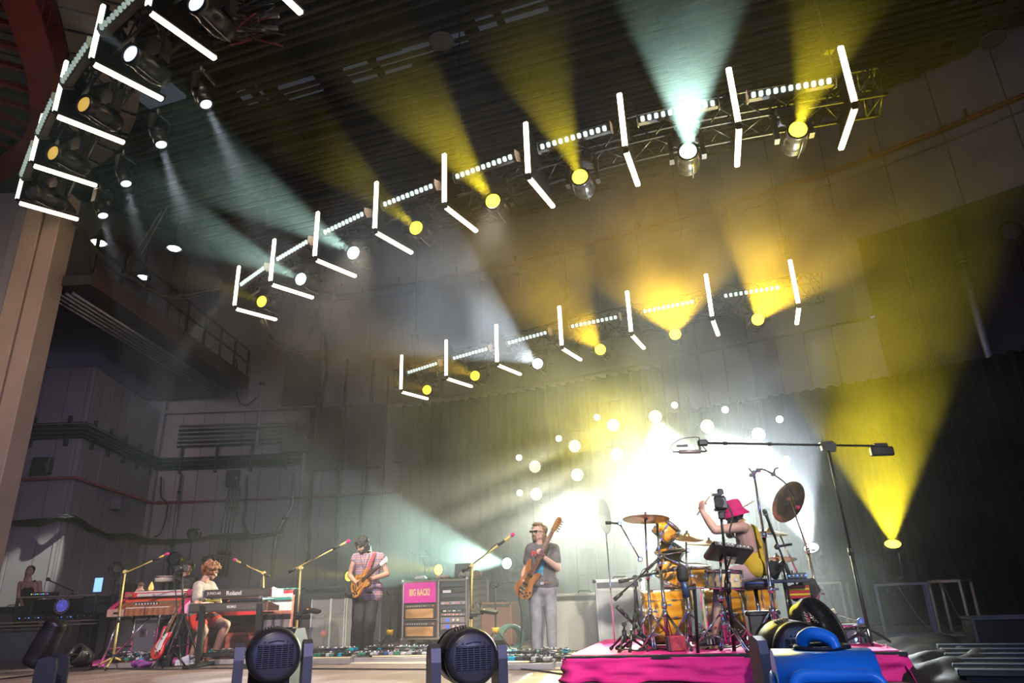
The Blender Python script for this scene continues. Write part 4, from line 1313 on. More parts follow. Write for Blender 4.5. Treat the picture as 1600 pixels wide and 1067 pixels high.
# ---------------------------------------------------------------- drummer
RISER_H = .23
def drummer():
    Y = 7.75
    base = aty(1178, 905, Y); base.z = RISER_H; b = base
    P = lambda px, py, dy=0.0: aty(px, py, Y + dy) - b
    t = person(b, 'drummer in pink bucket hat and yellow tank top raising a stick')
    J = dict(sL=P(1160, 824, -.18), sR=P(1163, 821, .18), hL=P(1177, 892, -.10), hR=P(1176, 893, .12))
    eL, wL = P(1117, 828, -.16), P(1098, 800, -.10)
    eR, wR = P(1140, 835, .38), P(1150, 806, .50)
    kL, aL = P(1124, 905, -.14), P(1117, 993, -.06)
    kR, aR = P(1128, 906, .26), P(1112, 990, .30)
    aL.z = .11; aR.z = .13
    H = head_frame(P(1146, 803, -.02), V((-.95, -.12, -.12)), V((-.05, 0, 1)))
    q = MB(); torso(q, J, .008); q.cap(L3(J['sR'], J['sL'], .5), H @ V((0, -.02, -.06)), .066, .06)
    head_mass(q, H)
    arm(q, J['sL'], eL, wL, .006); arm(q, J['sR'], eR, wR, .006)
    hand(q, wL, P(1096, 787, -.10) - wL, V((.75, .5, .2)), .95, 1.05, 1)
    hand(q, wR, P(1153, 792, .5) - wR, V((-.6, -.3, .1)), .95, 1.05, -1)
    leg(q, J['hL'], kL, aL); leg(q, J['hR'], kR, aR); foot(q, aL, V((-1, -.15, 0))); foot(q, aR, V((-1, .1, 0)))
    body = mobj('body', remesh(q, .0085, 3), skin_b, t)
    face_parts(body, H, 1.0, hair_dk)
    ytop = ramp_mat('yellow_jersey', t_noise(10, 3), [(.3, (.72, .47, .03)), (.7, (.85, .60, .05))], .85)
    q = MB(); ms, mh, ax = torso(q, J, .022, hip=False)
    q.cap(L3(J['hR'], J['hL'], 0) + ax * .05, L3(J['hR'], J['hL'], 1) + ax * .05, .128)
    # cut the arm holes: only the trunk and shoulder straps stay
    q2 = MB()
    for (a, bb) in ((.34, .16), (.66, .84)):
        q2.cap(L3(J['sR'], J['sL'], a) - ax * .22, L3(J['hR'], J['hL'], bb) + ax * .13, .098, .112)
    q2.cap(ms + V((.07, 0, -.06)), mh + V((.05, 0, .10)), .085, .125); q2.cap(ms - ax * .24, mh + ax * .10, .118, .130); q2.cap(L3(J['hR'], J['hL'], 0) + ax * .03, L3(J['hR'], J['hL'], 1) + ax * .03, .132)
    for a in (.30, .70):
        q2.cap(L3(J['sR'], J['sL'], a) - ax * .13 + V((.045, 0, 0)), L3(J['sR'], J['sL'], a) + V((.0, 0, .035)), .07, .045)
        q2.cap(L3(J['sR'], J['sL'], a) + V((.0, 0, .035)), L3(J['sR'], J['sL'], a) - ax * .14 + V((-.05, 0, 0)), .045, .06)
    mobj('tank_top', remesh(q2, .011, 4, .007, 7), ytop, t, 'yellow tank top')
    q = MB(); q.cap(L3(J['hR'], J['hL'], .02), L3(J['hR'], J['hL'], .98), .112)
    for (h, k) in ((J['hL'], kL), (J['hR'], kR)): q.cap(h, L3(h, k, .7), .108, .095)
    mobj('shorts', remesh(q, .012, 4, .008, 8), mat('pale_pink_cotton', (.62, .42, .42), .85), t, 'pale pink shorts')
    # bucket hat: crown and sloping brim
    hm = mat('hot_pink_cotton', (.80, .012, .20), .75, 0, .10, 14)
    HT = H @ MX.Translation((0, -.01, .05)) @ MX.Rotation(R(-6), 4, 'X')
    q = MB(); q.lathe([(.001, .105), (.05, .104), (.085, .094), (.100, .070), (.108, 0), (.112, -.012), (.135, -.040), (.160, -.075), (.157, -.078), (.130, -.044), (.106, -.016), (.100, .0)], HT, 26)
    hat = q.build('bucket_hat', hm, t, 'hot pink bucket hat')
    for k in range(3):
        q = MB(); q.lathe([(.117 + k * .016, -.018 - k * .020), (.120 + k * .016, -.020 - k * .020), (.119 + k * .016, -.024 - k * .020)], HT, 26); q.build('stitch_line', mat('pink_thread', (.62, .01, .16), .8), hat)
    hair_shell(t, H, [((0, -.05, .0), (.078, .06, .07)), ((.055, -.02, -.01), (.03, .05, .05)), ((-.055, -.02, -.01), (.03, .05, .05))], hair_dk, .009, .006, 40)
    hair_shell(t, H, [((0, .055, -.095), (.046, .045, .040)), ((.052, .02, -.065), (.022, .045, .045)), ((-.052, .02, -.065), (.022, .045, .045)), ((0, .092, -.048), (.028, .008, .007))], hair_dk, .008, .006, 45, 'beard')
    blk = mat('black_shoe', (.03, .03, .03), .6); st = mat('shoe_stripe', (.75, .72, .65), .6)
    for a, d in ((aL, V((-1, -.15, 0))), (aR, V((-1, .1, 0)))):
        o = shoe(t, a, d, blk, mat('gum_sole', (.35, .2, .1), .7))
        d = d.normalized(); s = V((d.y, -d.x, 0))
        for k in range(3):
            c = a + d * (.03 + .035 * k) + V((0, -.052, -.035)); q = MB(); q.box(c, (.012, .008, .05), .3); q.build('stripe', st, o)
    q = MB(); q.ell(L3(kL, aL, .82) + V((-.01, -.05, 0)), (.012, .01, .012), 10, 8); q.build('tattoo_dot', mat('red_ink', (.5, .03, .05), .6), body)
    # sticks, held
    sm = mat('hickory', (.62, .42, .25), .5)
    for (w, tip, lab) in ((P(1097, 793, -.10), P(1115, 766, -.14), 'drumstick in the raised hand'), (P(1152, 797, .5), P(1180, 782, .52), 'drumstick behind the pink hat')):
        dd = (tip - w).normalized()
        q = MB(); q.tube([w - dd * .10, w + dd * .1, tip - dd * .04, tip - dd * .02, tip], [.0075, .0075, .005, .003, .006], 8)
        o = q.build('drumstick', sm, None, lab, 'drumstick', 'drumsticks'); o.location = b
    return b, P
DB, DP = drummer()

# ---------------------------------------------------------------- seated keyboard player
def keys_player():
    Y = 11.25
    base = aty(318, 1030, Y); base.z = 0; b = base
    P = lambda px, py, dy=0.0: aty(px, py, Y + dy) - b
    t = person(b, 'seated keyboard player with curly auburn hair, grey t-shirt and red shorts')
    J = dict(sL=P(309, 915, -.14), sR=P(330, 916, .18), hL=P(304, 963, -.10), hR=P(316, 962, .16))
    eL, wL = P(307, 945, -.30), P(325, 942, -.10)
    eR, wR = P(343, 942, .12), P(338, 938, .42)
    kR, aR = P(353, 976, -.06), P(336, 1013, .12)
    kL, aL = P(318, 986, -.30), P(300, 1018, -.05)
    aR.z = .12; aL.z = .12
    H = head_frame(P(330, 893, -.0), V((.75, .55, -.35)), V((.1, .1, 1)))
    q = MB(); torso(q, J); q.cap(L3(J['sR'], J['sL'], .5), H @ V((0, -.02, -.06)), .058, .054)
    head_mass(q, H)
    arm(q, J['sR'], eR, wR); arm(q, J['sL'], eL, wL)
    hand(q, wR, V((.2, 1, -.2)), V((0, 0, -1)), .35, 1.0, 1); hand(q, wL, V((.6, 1, -.1)), V((0, 0, -1)), .35, 1.0, -1)
    leg(q, J['hR'], kR, aR, .012); leg(q, J['hL'], kL, aL, .012); foot(q, aR, V((-.3, -1, 0))); foot(q, aL, V((-.8, -.4, 0)))
    body = mobj('body', remesh(q, .009, 3), skin_a, t)
    face_parts(body, H, 1.0, hair_br)
    q = MB(); ms, mh, ax = torso(q, J, .026, hip=False); q.cap(L3(J['hR'], J['hL'], 0) + ax * .06, L3(J['hR'], J['hL'], 1) + ax * .06, .125)
    q.cap(J['sR'], L3(J['sR'], eR, .7), .072, .072); q.cap(J['sL'], L3(J['sL'], eL, .7), .074, .074)
    mobj('shirt', remesh(q, .012, 5, .009, 7), mat('heather_grey_jersey', (.30, .27, .24), .9, 0, .15, 14), t, 'grey t-shirt')
    q = MB(); q.cap(J['hR'], J['hL'], .115)
    for (h, k) in ((J['hR'], kR), (J['hL'], kL)): q.cap(h, L3(h, k, .6), .112, .104)
    mobj('shorts', remesh(q, .012, 4, .010, 8), mat('red_cotton', (.70, .035, .02), .8, 0, .1, 10), t, 'red shorts')
    for (k, a) in ((kR, aR), (kL, aL)):
        q = MB(); q.cyl(a - V((0, 0, .02)), L3(a, k, .22), .047, .05, 14); q.build('sock', mat('white_sock', (.75, .72, .72), .9), t)
    shoe(t, aR, V((-.35, -1, 0)), mat('brown_suede', (.28, .15, .08), .8), mat('gum_sole', (.35, .2, .1), .7), white)
    shoe(t, aL, V((-.85, -.4, 0)), mat('pale_canvas_shoe', (.55, .55, .62), .7), mat('white_rubber', (.78, .76, .74), .6), white)
    random.seed(11)
    q = MB()
    q.ell((0, -.025, .045), (.10, .115, .10), 14, 10, H)
    for k in range(85):
        u = random.uniform(-1, 1); a = random.uniform(0, 2 * PI); rr = math.sqrt(1 - u * u)
        v = V((rr * math.cos(a), rr * math.sin(a), u))
        if v.y > .45 and v.z < .35: continue
        c = V((v.x * .108, v.y * .125 - .025, v.z * .112 + .04))
        q.ell(c, random.uniform(.022, .036), 8, 6, H)
    mobj('hair', remesh(q, .008, 1, .008, 60), hair_br, t)
    return b, P
KB, KP = keys_player()

# ---------------------------------------------------------------- dark-clothed player standing behind the red organ
def tech():
    Y = 13.0
    base = aty(284, 1010, Y); base.z = 0; b = base
    P = lambda px, py, dy=0.0: aty(px, py, Y + dy) - b
    t = person(b, 'person in black jacket with dark wavy hair standing behind the red organ')
    J = dict(sR=P(270, 905, 0), sL=P(303, 906, .05), hR=P(276, 958, .05), hL=P(296, 958, .08))
    eR, wR = P(270, 932, -.10), P(286, 926, -.28)
    eL, wL = P(304, 930, -.1), P(296, 922, -.28)
    kR, kL = P(276, 985, 0), P(296, 985, 0); aR, aL = V((kR.x, kR.y, .1)), V((kL.x, kL.y, .1))
    H = head_frame(P(294, 885, -.02), V((.55, -.72, -.40)), V((.05, -.1, 1)))
    q = MB(); torso(q, J); q.cap(L3(J['sR'], J['sL'], .5), H @ V((0, -.02, -.06)), .058, .054); head_mass(q, H)
    arm(q, J['sR'], eR, wR); arm(q, J['sL'], eL, wL)
    hand(q, wR, V((.6, -.6, -.2)), V((0, .6, -.6)), .6, 1.0, -1); hand(q, wL, V((-.6, -.5, .0)), V((0, .7, -.3)), .6, 1.0, 1)
    leg(q, J['hR'], kR, aR); leg(q, J['hL'], kL, aL); foot(q, aR, V((0, -1, 0))); foot(q, aL, V((0, -1, 0)))
    body = mobj('body', remesh(q, .010, 3), skin_a, t); face_parts(body, H, 1.0, hair_dk)
    bj = mat('black_leather_jacket', (.022, .022, .026), .6, 0, .2, 12)
    q = MB(); ms, mh, ax = torso(q, J, .03); arm(q, J['sR'], eR, L3(eR, wR, .85), .022); arm(q, J['sL'], eL, L3(eL, wL, .85), .022)
    mobj('jacket', remesh(q, .013, 4, .012, 8), bj, t, 'black jacket')
    q = MB(); q.cap(J['hR'], J['hL'], .115)
    for (h, k, a) in ((J['hR'], kR, aR), (J['hL'], kL, aL)): leg(q, h, k, a, .02)
    mobj('trousers', remesh(q, .014, 4, .008, 8), mat('dark_trousers', (.03, .03, .04), .8), t)
    for a in (aR, aL): shoe(t, a, V((0, -1, 0)), MATS['black_shoe'], rubber)
    hair_shell(t, H, [((0, -.03, .06), (.092, .105, .085)), ((0, -.075, -.02), (.085, .055, .09)), ((.07, .0, .02), (.035, .06, .07)), ((-.07, .0, .02), (.035, .06, .07)), ((0, .06, .085), (.065, .04, .035))], hair_dk, .009, .016, 30)
tech()

# ---------------------------------------------------------------- woman at the desk on the far left
def desk_woman():
    Y = 15.0
    base = aty(42, 1000, Y); base.z = 0; b = base
    P = lambda px, py, dy=0.0: aty(px, py, Y + dy) - b
    t = person(b, 'woman in black tank top standing behind the equipment desk at far left')
    J = dict(sR=P(32, 912, 0), sL=P(61, 911, .03), hR=P(38, 956, .03), hL=P(56, 956, .05))
    eR, wR = P(28, 934, -.02), P(36, 945, -.2); eL, wL = P(64, 934, 0), P(58, 945, -.2)
    kR, kL = V((J['hR'].x, J['hR'].y - .02, .5)), V((J['hL'].x, J['hL'].y - .02, .5)); aR, aL = V((kR.x, kR.y + .04, .1)), V((kL.x, kL.y + .04, .1))
    H = head_frame(P(46, 893, -.02), V((.35, -.93, .05)), V((.22, 0, 1)))
    q = MB(); torso(q, J, -.014); q.cap(L3(J['sR'], J['sL'], .5), H @ V((0, -.02, -.06)), .05, .046); head_mass(q, H, .95)
    arm(q, J['sR'], eR, wR, -.006); arm(q, J['sL'], eL, wL, -.006)
    hand(q, wR, V((.2, -.6, -.5)), V((0, .3, -.8)), .3, .9, -1); hand(q, wL, V((-.2, -.6, -.5)), V((0, .3, -.8)), .3, .9, 1)
    leg(q, J['hR'], kR, aR); leg(q, J['hL'], kL, aL); foot(q, aR, V((0, -1, 0))); foot(q, aL, V((0, -1, 0)))
    body = mobj('body', remesh(q, .010, 3), skin_b, t); face_parts(body, H, .95, hair_dk)
    q2 = MB(); ms = (J['sR'] + J['sL']) / 2; mh = (J['hR'] + J['hL']) / 2; ax = (ms - mh).normalized()
    for (a, bb) in ((.30, .16), (.70, .84)): q2.cap(L3(J['sR'], J['sL'], a) - ax * .12, L3(J['hR'], J['hL'], bb) + ax * .1, .092, .095)
    q2.cap(ms - ax * .14, mh + ax * .05, .104, .11); q2.cap(J['hR'], J['hL'], .108)
    for a in (.27, .73):
        q2.cap(L3(J['sR'], J['sL'], a) - ax * .14 + V((0, -.05, 0)), L3(J['sR'], J['sL'], a) + V((0, 0, .035)), .045, .036); q2.cap(L3(J['sR'], J['sL'], a) + V((0, 0, .035)), L3(J['sR'], J['sL'], a) - ax * .14 + V((0, .05, 0)), .036, .045)
    mobj('tank_top', remesh(q2, .011, 3, .004, 8), mat('black_jersey', (.02, .02, .024), .85), t, 'black tank top')
    q = MB(); q.cap(J['hR'], J['hL'], .105)
    for (h, k, a) in ((J['hR'], kR, aR), (J['hL'], kL, aL)): leg(q, h, k, a, .012)
    mobj('trousers', remesh(q, .014, 4), MATS['dark_trousers'], t)
    for a in (aR, aL): shoe(t, a, V((0, -1, 0)), MATS['black_shoe'], rubber)
    hair_shell(t, H, [((0, -.03, .055), (.082, .095, .072)), ((0, -.10, .06), (.045, .045, .045)), ((.066, -.03, .0), (.018, .04, .05)), ((-.066, -.03, .0), (.018, .04, .05))], hair_dk, .009, .004, 40)
desk_woman()
# ================================================================== guitars
def out_sym(pts):
    return pts
GTR = [(-.22, 0), (-.215, .07), (-.18, .13), (-.12, .165), (-.05, .165), (.02, .135), (.06, .115), (.10, .12), (.15, .145), (.195, .14), (.205, .11), (.185, .075), (.17, .05), (.17, -.04), (.185, -.07), (.20, -.105), (.185, -.135), (.14, -.14), (.10, -.12), (.06, -.115), (.02, -.135), (-.05, -.165), (-.12, -.165), (-.18, -.13), (-.215, -.07)]
STRAT = [(-.21, -.01), (-.205, .07), (-.17, .135), (-.11, .16), (-.04, .145), (.02, .12), (.07, .12), (.13, .15), (.20, .165), (.225, .145), (.20, .105), (.16, .06), (.15, .03), (.15, -.03), (.165, -.06), (.185, -.10), (.175, -.135), (.12, -.15), (.06, -.125), (0, -.125), (-.05, -.145), (-.11, -.165), (-.17, -.145), (-.205, -.08)]
BASS = [(-.25, 0), (-.24, .08), (-.20, .14), (-.14, .165), (-.06, .15), (.0, .12), (.06, .11), (.14, .13), (.24, .165), (.29, .16), (.30, .135), (.24, .10), (.17, .06), (.14, .03), (.14, -.035), (.17, -.07), (.21, -.11), (.205, -.14), (.15, -.15), (.08, -.125), (.0, -.115), (-.06, -.14), (-.14, -.165), (-.20, -.14), (-.24, -.08)]
def guitar(name, lab, M, outline, m_body, m_side, scale_len, m_neck, m_fb, m_hd, fholes=False, guard=None, head6=True, nstr=6, thick=.045):
    o0 = M.translation.copy()
    t = thing(name, lab, 'bass guitar' if name.startswith('bass') else 'guitar', o0)
    M = M.copy(); M.translation = V((0, 0, 0))
    sm = [(p.x, p.y) for p in catmull([(x, y, 0) for x, y in outline], 4, True)]
    q = MB(); q.prism(sm, thick - .006, M @ MX.Translation((0, 0, -thick)), True); q.build('body', m_side, t)
    q = MB(); q.prism([(x * .985, y * .985) for x, y in sm], .007, M @ MX.Translation((0, 0, -.006)), True); top = q.build('top', m_body, t)
    if guard:
        q = MB(); q.prism([(x * .72 + .03, y * .62 - .015) for x, y in sm], .004, M @ MX.Translation((0, 0, .001))); q.build('pickguard', guard, t)
    if fholes:
        for s in (-1, 1):
            q = MB(); q.tube([M @ V((-.10, s * .105, .002)), M @ V((-.06, s * .085, .002)), M @ V((.0, s * .085, .002)), M @ V((.04, s * .07, .002))], .006, 6); q.build('f_hole', blackp, top)
    xb = -.09
    for k, x in enumerate((-.03, .09)):
        q = MB(); q.box((x, 0, .006), (.035, .075, .018), m=M); q.build('pickup', chrome if fholes else (white if guard else blackp), t)
    q = MB(); q.box((xb, 0, .008), (.02, .085, .02), m=M); q.build('bridge', chrome, t)
    q = MB(); q.box((xb - .05, 0, .007), (.025, .09, .014), m=M); q.build('tailpiece', chrome, t)
    for k, (x, y) in enumerate(((-.13, -.11), (-.08, -.125), (-.16, -.07), (-.11, -.075))):
        q = MB(); q.cyl(M @ V((x, y, 0)), M @ V((x, y, .02)), .012, .010, 10); q.build('knob', blackp, t)
    xe = xb + scale_len
    q = MB(); q.prism([(.13, -.028), (xe, -.021), (xe, .021), (.13, .028)], -.022, M @ MX.Translation((0, 0, .008))); q.build('neck', m_neck, t)
    q = MB(); q.prism([(.06, -.028), (xe, -.0215), (xe, .0215), (.06, .028)], .006, M @ MX.Translation((0, 0, .008))); fb = q.build('fretboard', m_fb, t)
    for k in range(1, 20):
        x = xe - scale_len * (1 - 2 ** (-k / 12))
        if x < .08: break
        q = MB(); q.box((x, 0, .0148), (.003, .046, .002), m=M, b=0); q.build('fret', steel, fb)
        if k in (3, 5, 7, 9, 12, 15):
            q = MB(); q.cyl(M @ V((x + .012, 0, .0135)), M @ V((x + .012, 0, .0148)), .006, n=8); q.build('inlay', white, fb)
    hd = [(0, -.021), (0, .021), (.03, .036), (.15, .046), (.17, .02), (.16, 0), (.17, -.02), (.15, -.046), (.03, -.036)] if head6 else [(0, -.021), (0, .021), (.05, .03), (.17, .034), (.20, .015), (.21, -.02), (.19, -.05), (.12, -.055), (.05, -.045)]
    q = MB(); q.prism(hd, -.014, M @ MX.Translation((xe, 0, .008))); ho = q.build('headstock', m_hd, t)
    n = nstr
    for k in range(n):
        if head6: x, y, s = xe + .045 + .042 * (k % 3), (.036 if k < 3 else -.036), (1 if k < 3 else -1)
        else: x, y, s = xe + .04 + .033 * k, -.04, -1
        q = MB(); q.cyl(M @ V((x, y * .6, .006)), M @ V((x, y * .6, .018)), .005, n=8); q.cyl(M @ V((x, y, -.002)), M @ V((x, y + s * .022, -.002)), .004, n=6); q.box((x, y + s * .032, -.002), (.014, .02, .010), m=M); q.build('tuner', chrome if head6 else blackp, ho)
    for k in range(n):
        yy = (k / (n - 1) - .5)
        q = MB(); q.cyl(M @ V((xb, yy * .055, .017)), M @ V((xe + .02, yy * .036, .015)), .0009 if nstr == 6 else .0015, n=4); q.build('string', steel, t)
    return t

honey = ramp_mat('honey_maple', t_wave(5, 6, 'Y'), [(0, (.42, .17, .035)), (1, (.66, .32, .08))], .25, spec=.6)
darkwood = mat('dark_rosewood', (.06, .03, .02), .5, 0, .3, 30)
maple = ramp_mat('natural_maple', t_wave(4, 5, 'Y'), [(0, (.34, .135, .045)), (1, (.50, .22, .08))], .35)
mahog = mat('mahogany', (.25, .09, .04), .4, 0, .2, 20)
# guitarist's guitar
gx = V((.66, -.52, .44)).normalized(); gz = V((-.12, -.80, .38)); gz = (gz - gx * gz.dot(gx)).normalized(); gy = gz.cross(gx)
guitar('electric_guitar', 'honey coloured semi-hollow guitar held by the guitarist', loc3(aty(562, 911, 10.78), MX((gx, gy, gz)).transposed()), GTR, honey, mahog, .60, mahog, darkwood, mat('pearl_headstock', (.75, .74, .78), .3), True)
bx = V((.50, -.22, .84)).normalized(); bz = V((-.58, -.80, .1)); bz = (bz - bx * bz.dot(bx)).normalized(); by = bz.cross(bx)
guitar('bass_guitar', 'natural wood bass guitar held upright by the bassist', loc3(aty(823, 909, 9.24), MX((bx, by, bz)).transposed()), [(x * .86, y * .84) for x, y in BASS], maple, maple, .80, maple, mahog, maple, False, None, False, 5)
def strap(pts, m, lab, w=.05):
    pts = catmull(pts, 5); b = V(pts[0])
    q = MB(); n = len(pts); vs = []; fs = []
    for i, p in enumerate(pts):
        t = (pts[min(i + 1, n - 1)] - pts[max(i - 1, 0)]).normalized()
        s = t.cross(V((0, -1, .15))).normalized() * w / 2; u = s.cross(t).normalized() * .004
        vs += [p - b - s - u, p - b + s - u, p - b + s + u, p - b - s + u]
    for i in range(n - 1):
        for k in range(4): fs.append((i * 4 + k, i * 4 + (k + 1) % 4, i * 4 + 4 + (k + 1) % 4, i * 4 + 4 + k))
    fs += [(3, 2, 1, 0), tuple((n - 1) * 4 + k for k in range(4))]
    q.add(vs, fs)
    return q.build('guitar_strap', m, None, lab, 'strap')
so_ = strap([aty(575, 899, 10.82), aty(577, 885, 10.88), aty(583, 870, 10.95), aty(587, 862, 11.1)], mat('striped_strap', (.30, .05, .06), .8, 0, .5, 40), 'dark red strap across the plaid shirt'); so_.location = aty(575, 899, 10.82)
so_ = strap([aty(836, 890, 9.28), aty(846, 870, 9.33), aty(852, 858, 9.36), aty(857, 850, 9.45)], mat('dark_strap', (.04, .04, .045), .8), 'black strap across the grey t-shirt', .05); so_.location = aty(836, 890, 9.28)
# cords hanging from both guitars
for (pts, lab) in (([aty(549, 924, 10.8), aty(551, 940, 10.85), aty(550, 965, 10.9), aty(553, 1000, 11), aty(548, 1020, 11)], 'black cord hanging from the guitar'), ([aty(812, 917, 9.25), aty(811, 935, 9.3), aty(815, 965, 9.35), aty(814, 1000, 9.4), aty(808, 1028, 9.4)], 'black cord hanging from the bass guitar')):
    q = MB(); q.tube([p - pts[0] for p in catmull(pts, 6)], .006, 6); o = q.build('instrument_cord', m_cable, None, lab, 'cord'); o.location = pts[0]

# ================================================================== microphone stands
def mic(q0, tip, d, t, grille, body=yellowp):
    d = V(d).normalized(); tip = V(tip)
    q = MB(); q.cyl(tip - d * .20, tip - d * .045, .012, .020, 12); q.build('mic_body', body, t)
    q = MB(); q.ell((0, 0, 0), (.027, .027, .032), 14, 10, loc3(tip - d * .02, frame(d))); q.build('mic_grille', grille, t)
    q = MB(); q.cyl(tip - d * .055, tip - d * .042, .028, n=14); q.build('mic_ring', steel, t)

def mic_stand(lab, base, pivot, tail, tip, m=yellowp, grille=magenta_foam, tray=None, legs=True, r=.013, grp='yellow microphone stands', mics=True, foot_r=.33, bodym=None, rz=.4):
    base, pivot, tail, tip = V(base), V(pivot), V(tail), V(tip)
    t = thing('microphone_stand', lab, 'microphone stand', base, 0, grp)
    f = lambda p: V(p) - base
    mid = base.lerp(pivot, .5)
    q = MB(); q.cyl(f(base) + V((0, 0, .12)), f(mid), r * 1.25, n=12); q.build('lower_pole', m, t)
    q = MB(); q.cyl(f(mid), f(pivot), r * .9, n=12); q.build('upper_pole', m, t)
    dp = (f(pivot) - f(base)).normalized()
    q = MB(); q.cyl(f(mid) - dp * .05, f(mid) + dp * .04, r * 1.9, r * 1.6, 12); q.build('height_clutch', blackp, t)
    q = MB(); q.cyl(f(pivot) - V((.0, .03, 0)), f(pivot) + V((0, .03, 0)), r * 2.0, n=12); q.build('boom_clutch', m if m is yellowp else blackp, t)
    d = (tip - tail).normalized()
    q = MB(); q.cyl(f(tail), f(tip) - d * .2, r * .8, n=10); q.build('boom', m, t)
    q = MB(); q.cyl(f(tail) - d * .02, f(tail) + d * .09, r * 1.7, n=12); q.build('counterweight', blackp, t)
    if mics:
        mic(None, f(tip), d, t, grille, bodym or (m if m is yellowp else blackp))
        q = MB(); q.cyl(f(tip) - d * .26, f(tip) - d * .15, r * 1.4, n=10); q.build('mic_clip', blackp, t)
    if legs:
        for k in range(3):
            a = rz + k * 2 * PI / 3
            q = MB(); q.tube([f(base) + V((0, 0, .16)), f(base) + V((foot_r * math.cos(a), foot_r * math.sin(a), .015))], r, 8); o = q.build('leg', m, t)
            q = MB(); q.cyl(f(base) + V((foot_r * .88 * math.cos(a), foot_r * .88 * math.sin(a), .03)), f(base) + V((foot_r * 1.02 * math.cos(a), foot_r * 1.02 * math.sin(a), .014)), r * 1.5, n=8); q.build('rubber_foot', rubber, o)
        q = MB(); q.cyl(f(base) + V((0, 0, .10)), f(base) + V((0, 0, .2)), r * 2, n=12); q.build('leg_collar', blackp, t)
    # cable looped along boom and pole
    side = V((0, -.02, 0))
    pts = [f(tip) - d * .2 + side, f(tip) - d * .3 + V((0, -.02, .035)), f(tail.lerp(tip, .5)) + side + V((0, 0, .012)), f(pivot) + side, f(pivot) + V((-.03, -.03, -.12)), f(mid) + side * 1.5, f(base) + V((0, -.04, .25))]
    q = MB(); q.tube(catmull(pts, 5), .0042, 5); q.build('mic_cable', m_cable, t)
    if tray:
        p = f(base.lerp(pivot, tray))
        q = MB(); q.box(p + V((.03, -.02, 0)), (.10, .05, .05)); q.build('tray_clamp', blackp, t)
        q = MB(); q.cyl(p, p + V((.16, -.06, .01)), .010, n=8); q.build('tray_arm', blackp, t)
        q = MB(); q.prism([(-.10, -.07), (.10, -.05), (.12, .05), (.03, .08), (-.10, .06)], .035, loc3(p + V((.22, -.08, .02)), frame(V((.2, -.25, 1))))); o = q.build('mixer_tray', blackp, t)
        q = MB(); q.cyl(p + V((.17, -.11, .05)), p + V((.17, -.11, .066)), .012, n=10); q.build('knob', mat('orange_led', (.8, .2, .05), .4, emis=(1, .25, .05), es=1.0), o)
    return t

mic_stand('yellow boom stand with pink microphone left of the red organ', atz(174, 1045), aty(196, 893, 11.1), aty(189, 898, 11.12), aty(263, 865, 11.0), rz=2.9)
mic_stand('yellow boom stand with pink microphone behind the synthesizers', (aty(413, 1000, 12.0).x, 12.0, 0), aty(412, 895, 12.0), aty(420, 900, 12.0), aty(365, 874, 12.0), legs=True, rz=1.0)
p_ = aty(463, 990, 10.4); p_.z = 0
mic_stand('yellow boom stand with pink microphone beside the guitarist', p_, aty(470, 887, 10.4), aty(453, 893, 10.4), aty(546, 845, 10.4), tray=.52, rz=.9)
p_ = aty(734, 990, 9.4); p_.z = 0
mic_stand('yellow boom stand with pink microphone between rack and bassist', p_, aty(738, 883, 9.4), aty(724, 892, 9.4), aty(803, 834, 9.4), tray=.50, rz=.5)

# plain black talkback stand with two microphones behind the rack
b = aty(664, 960, 14.6); b.z = 0
t = thing('microphone_stand', 'black stand with two small microphones behind the big rack', 'microphone stand', b)
f = lambda px, py: aty(px, py, 14.6) - b
q = MB(); q.cyl((0, 0, .03), f(664, 880), .014, n=10); q.build('pole', black, t)
q = MB(); q.tube([f(668, 889), f(660, 872), f(648, 868)], .011, 8); q.build('boom', black, t)
q = MB(); q.tube([f(648, 869), f(667, 870), f(667, 866)], .010, 8); q.build('crossbar', black, t)
for (px, py) in ((642, 860), (666, 861)):
    q = MB(); q.cyl(f(px + 4, py + 6), f(px, py), .016, .026, 12); q.ell(f(px, py), .032, 12, 8); q.build('microphone', blackp, t)
q = MB(); q.lathe([(.001, .03), (.15, .025), (.16, 0), (.001, 0)], n=24); q.build('round_base', black, t)

# yellow-hubbed guitar stands
def hanger_stand(px, py_top, Y, lab):
    p = aty(px, py_top, Y); b = V((p.x, p.y, 0))
    t = thing('guitar_stand', lab, 'guitar stand', b, 0, 'guitar stands with yellow hubs')
    q = MB(); q.cyl((0, 0, .3), (0, 0, p.z), .014, n=10); q.build('pole', black, t)
    for k in range(3):
        a = .5 + k * 2 * PI / 3; q = MB(); q.cyl((0, 0, .34), (.28 * math.cos(a), .28 * math.sin(a), .01), .011, n=8); q.build('leg', black, t)
    q = MB(); q.cyl((0, 0, .28), (0, 0, .36), .05, .06, 14); q.build('hub', mat('yellow_plastic', (.85, .52, .03), .4), t)
    q = MB(); q.tube([(-.06, -.07, p.z + .05), (-.055, -.02, p.z), (0, 0, p.z - .02), (.055, -.02, p.z), (.06, -.07, p.z + .05)], .013, 8); q.build('yoke', rubber, t)
hanger_stand(611, 928, 12.2, 'empty guitar stand with yellow hub left of the big rack')
hanger_stand(773, 916, 11.6, 'empty guitar stand with yellow hub right of the big rack')

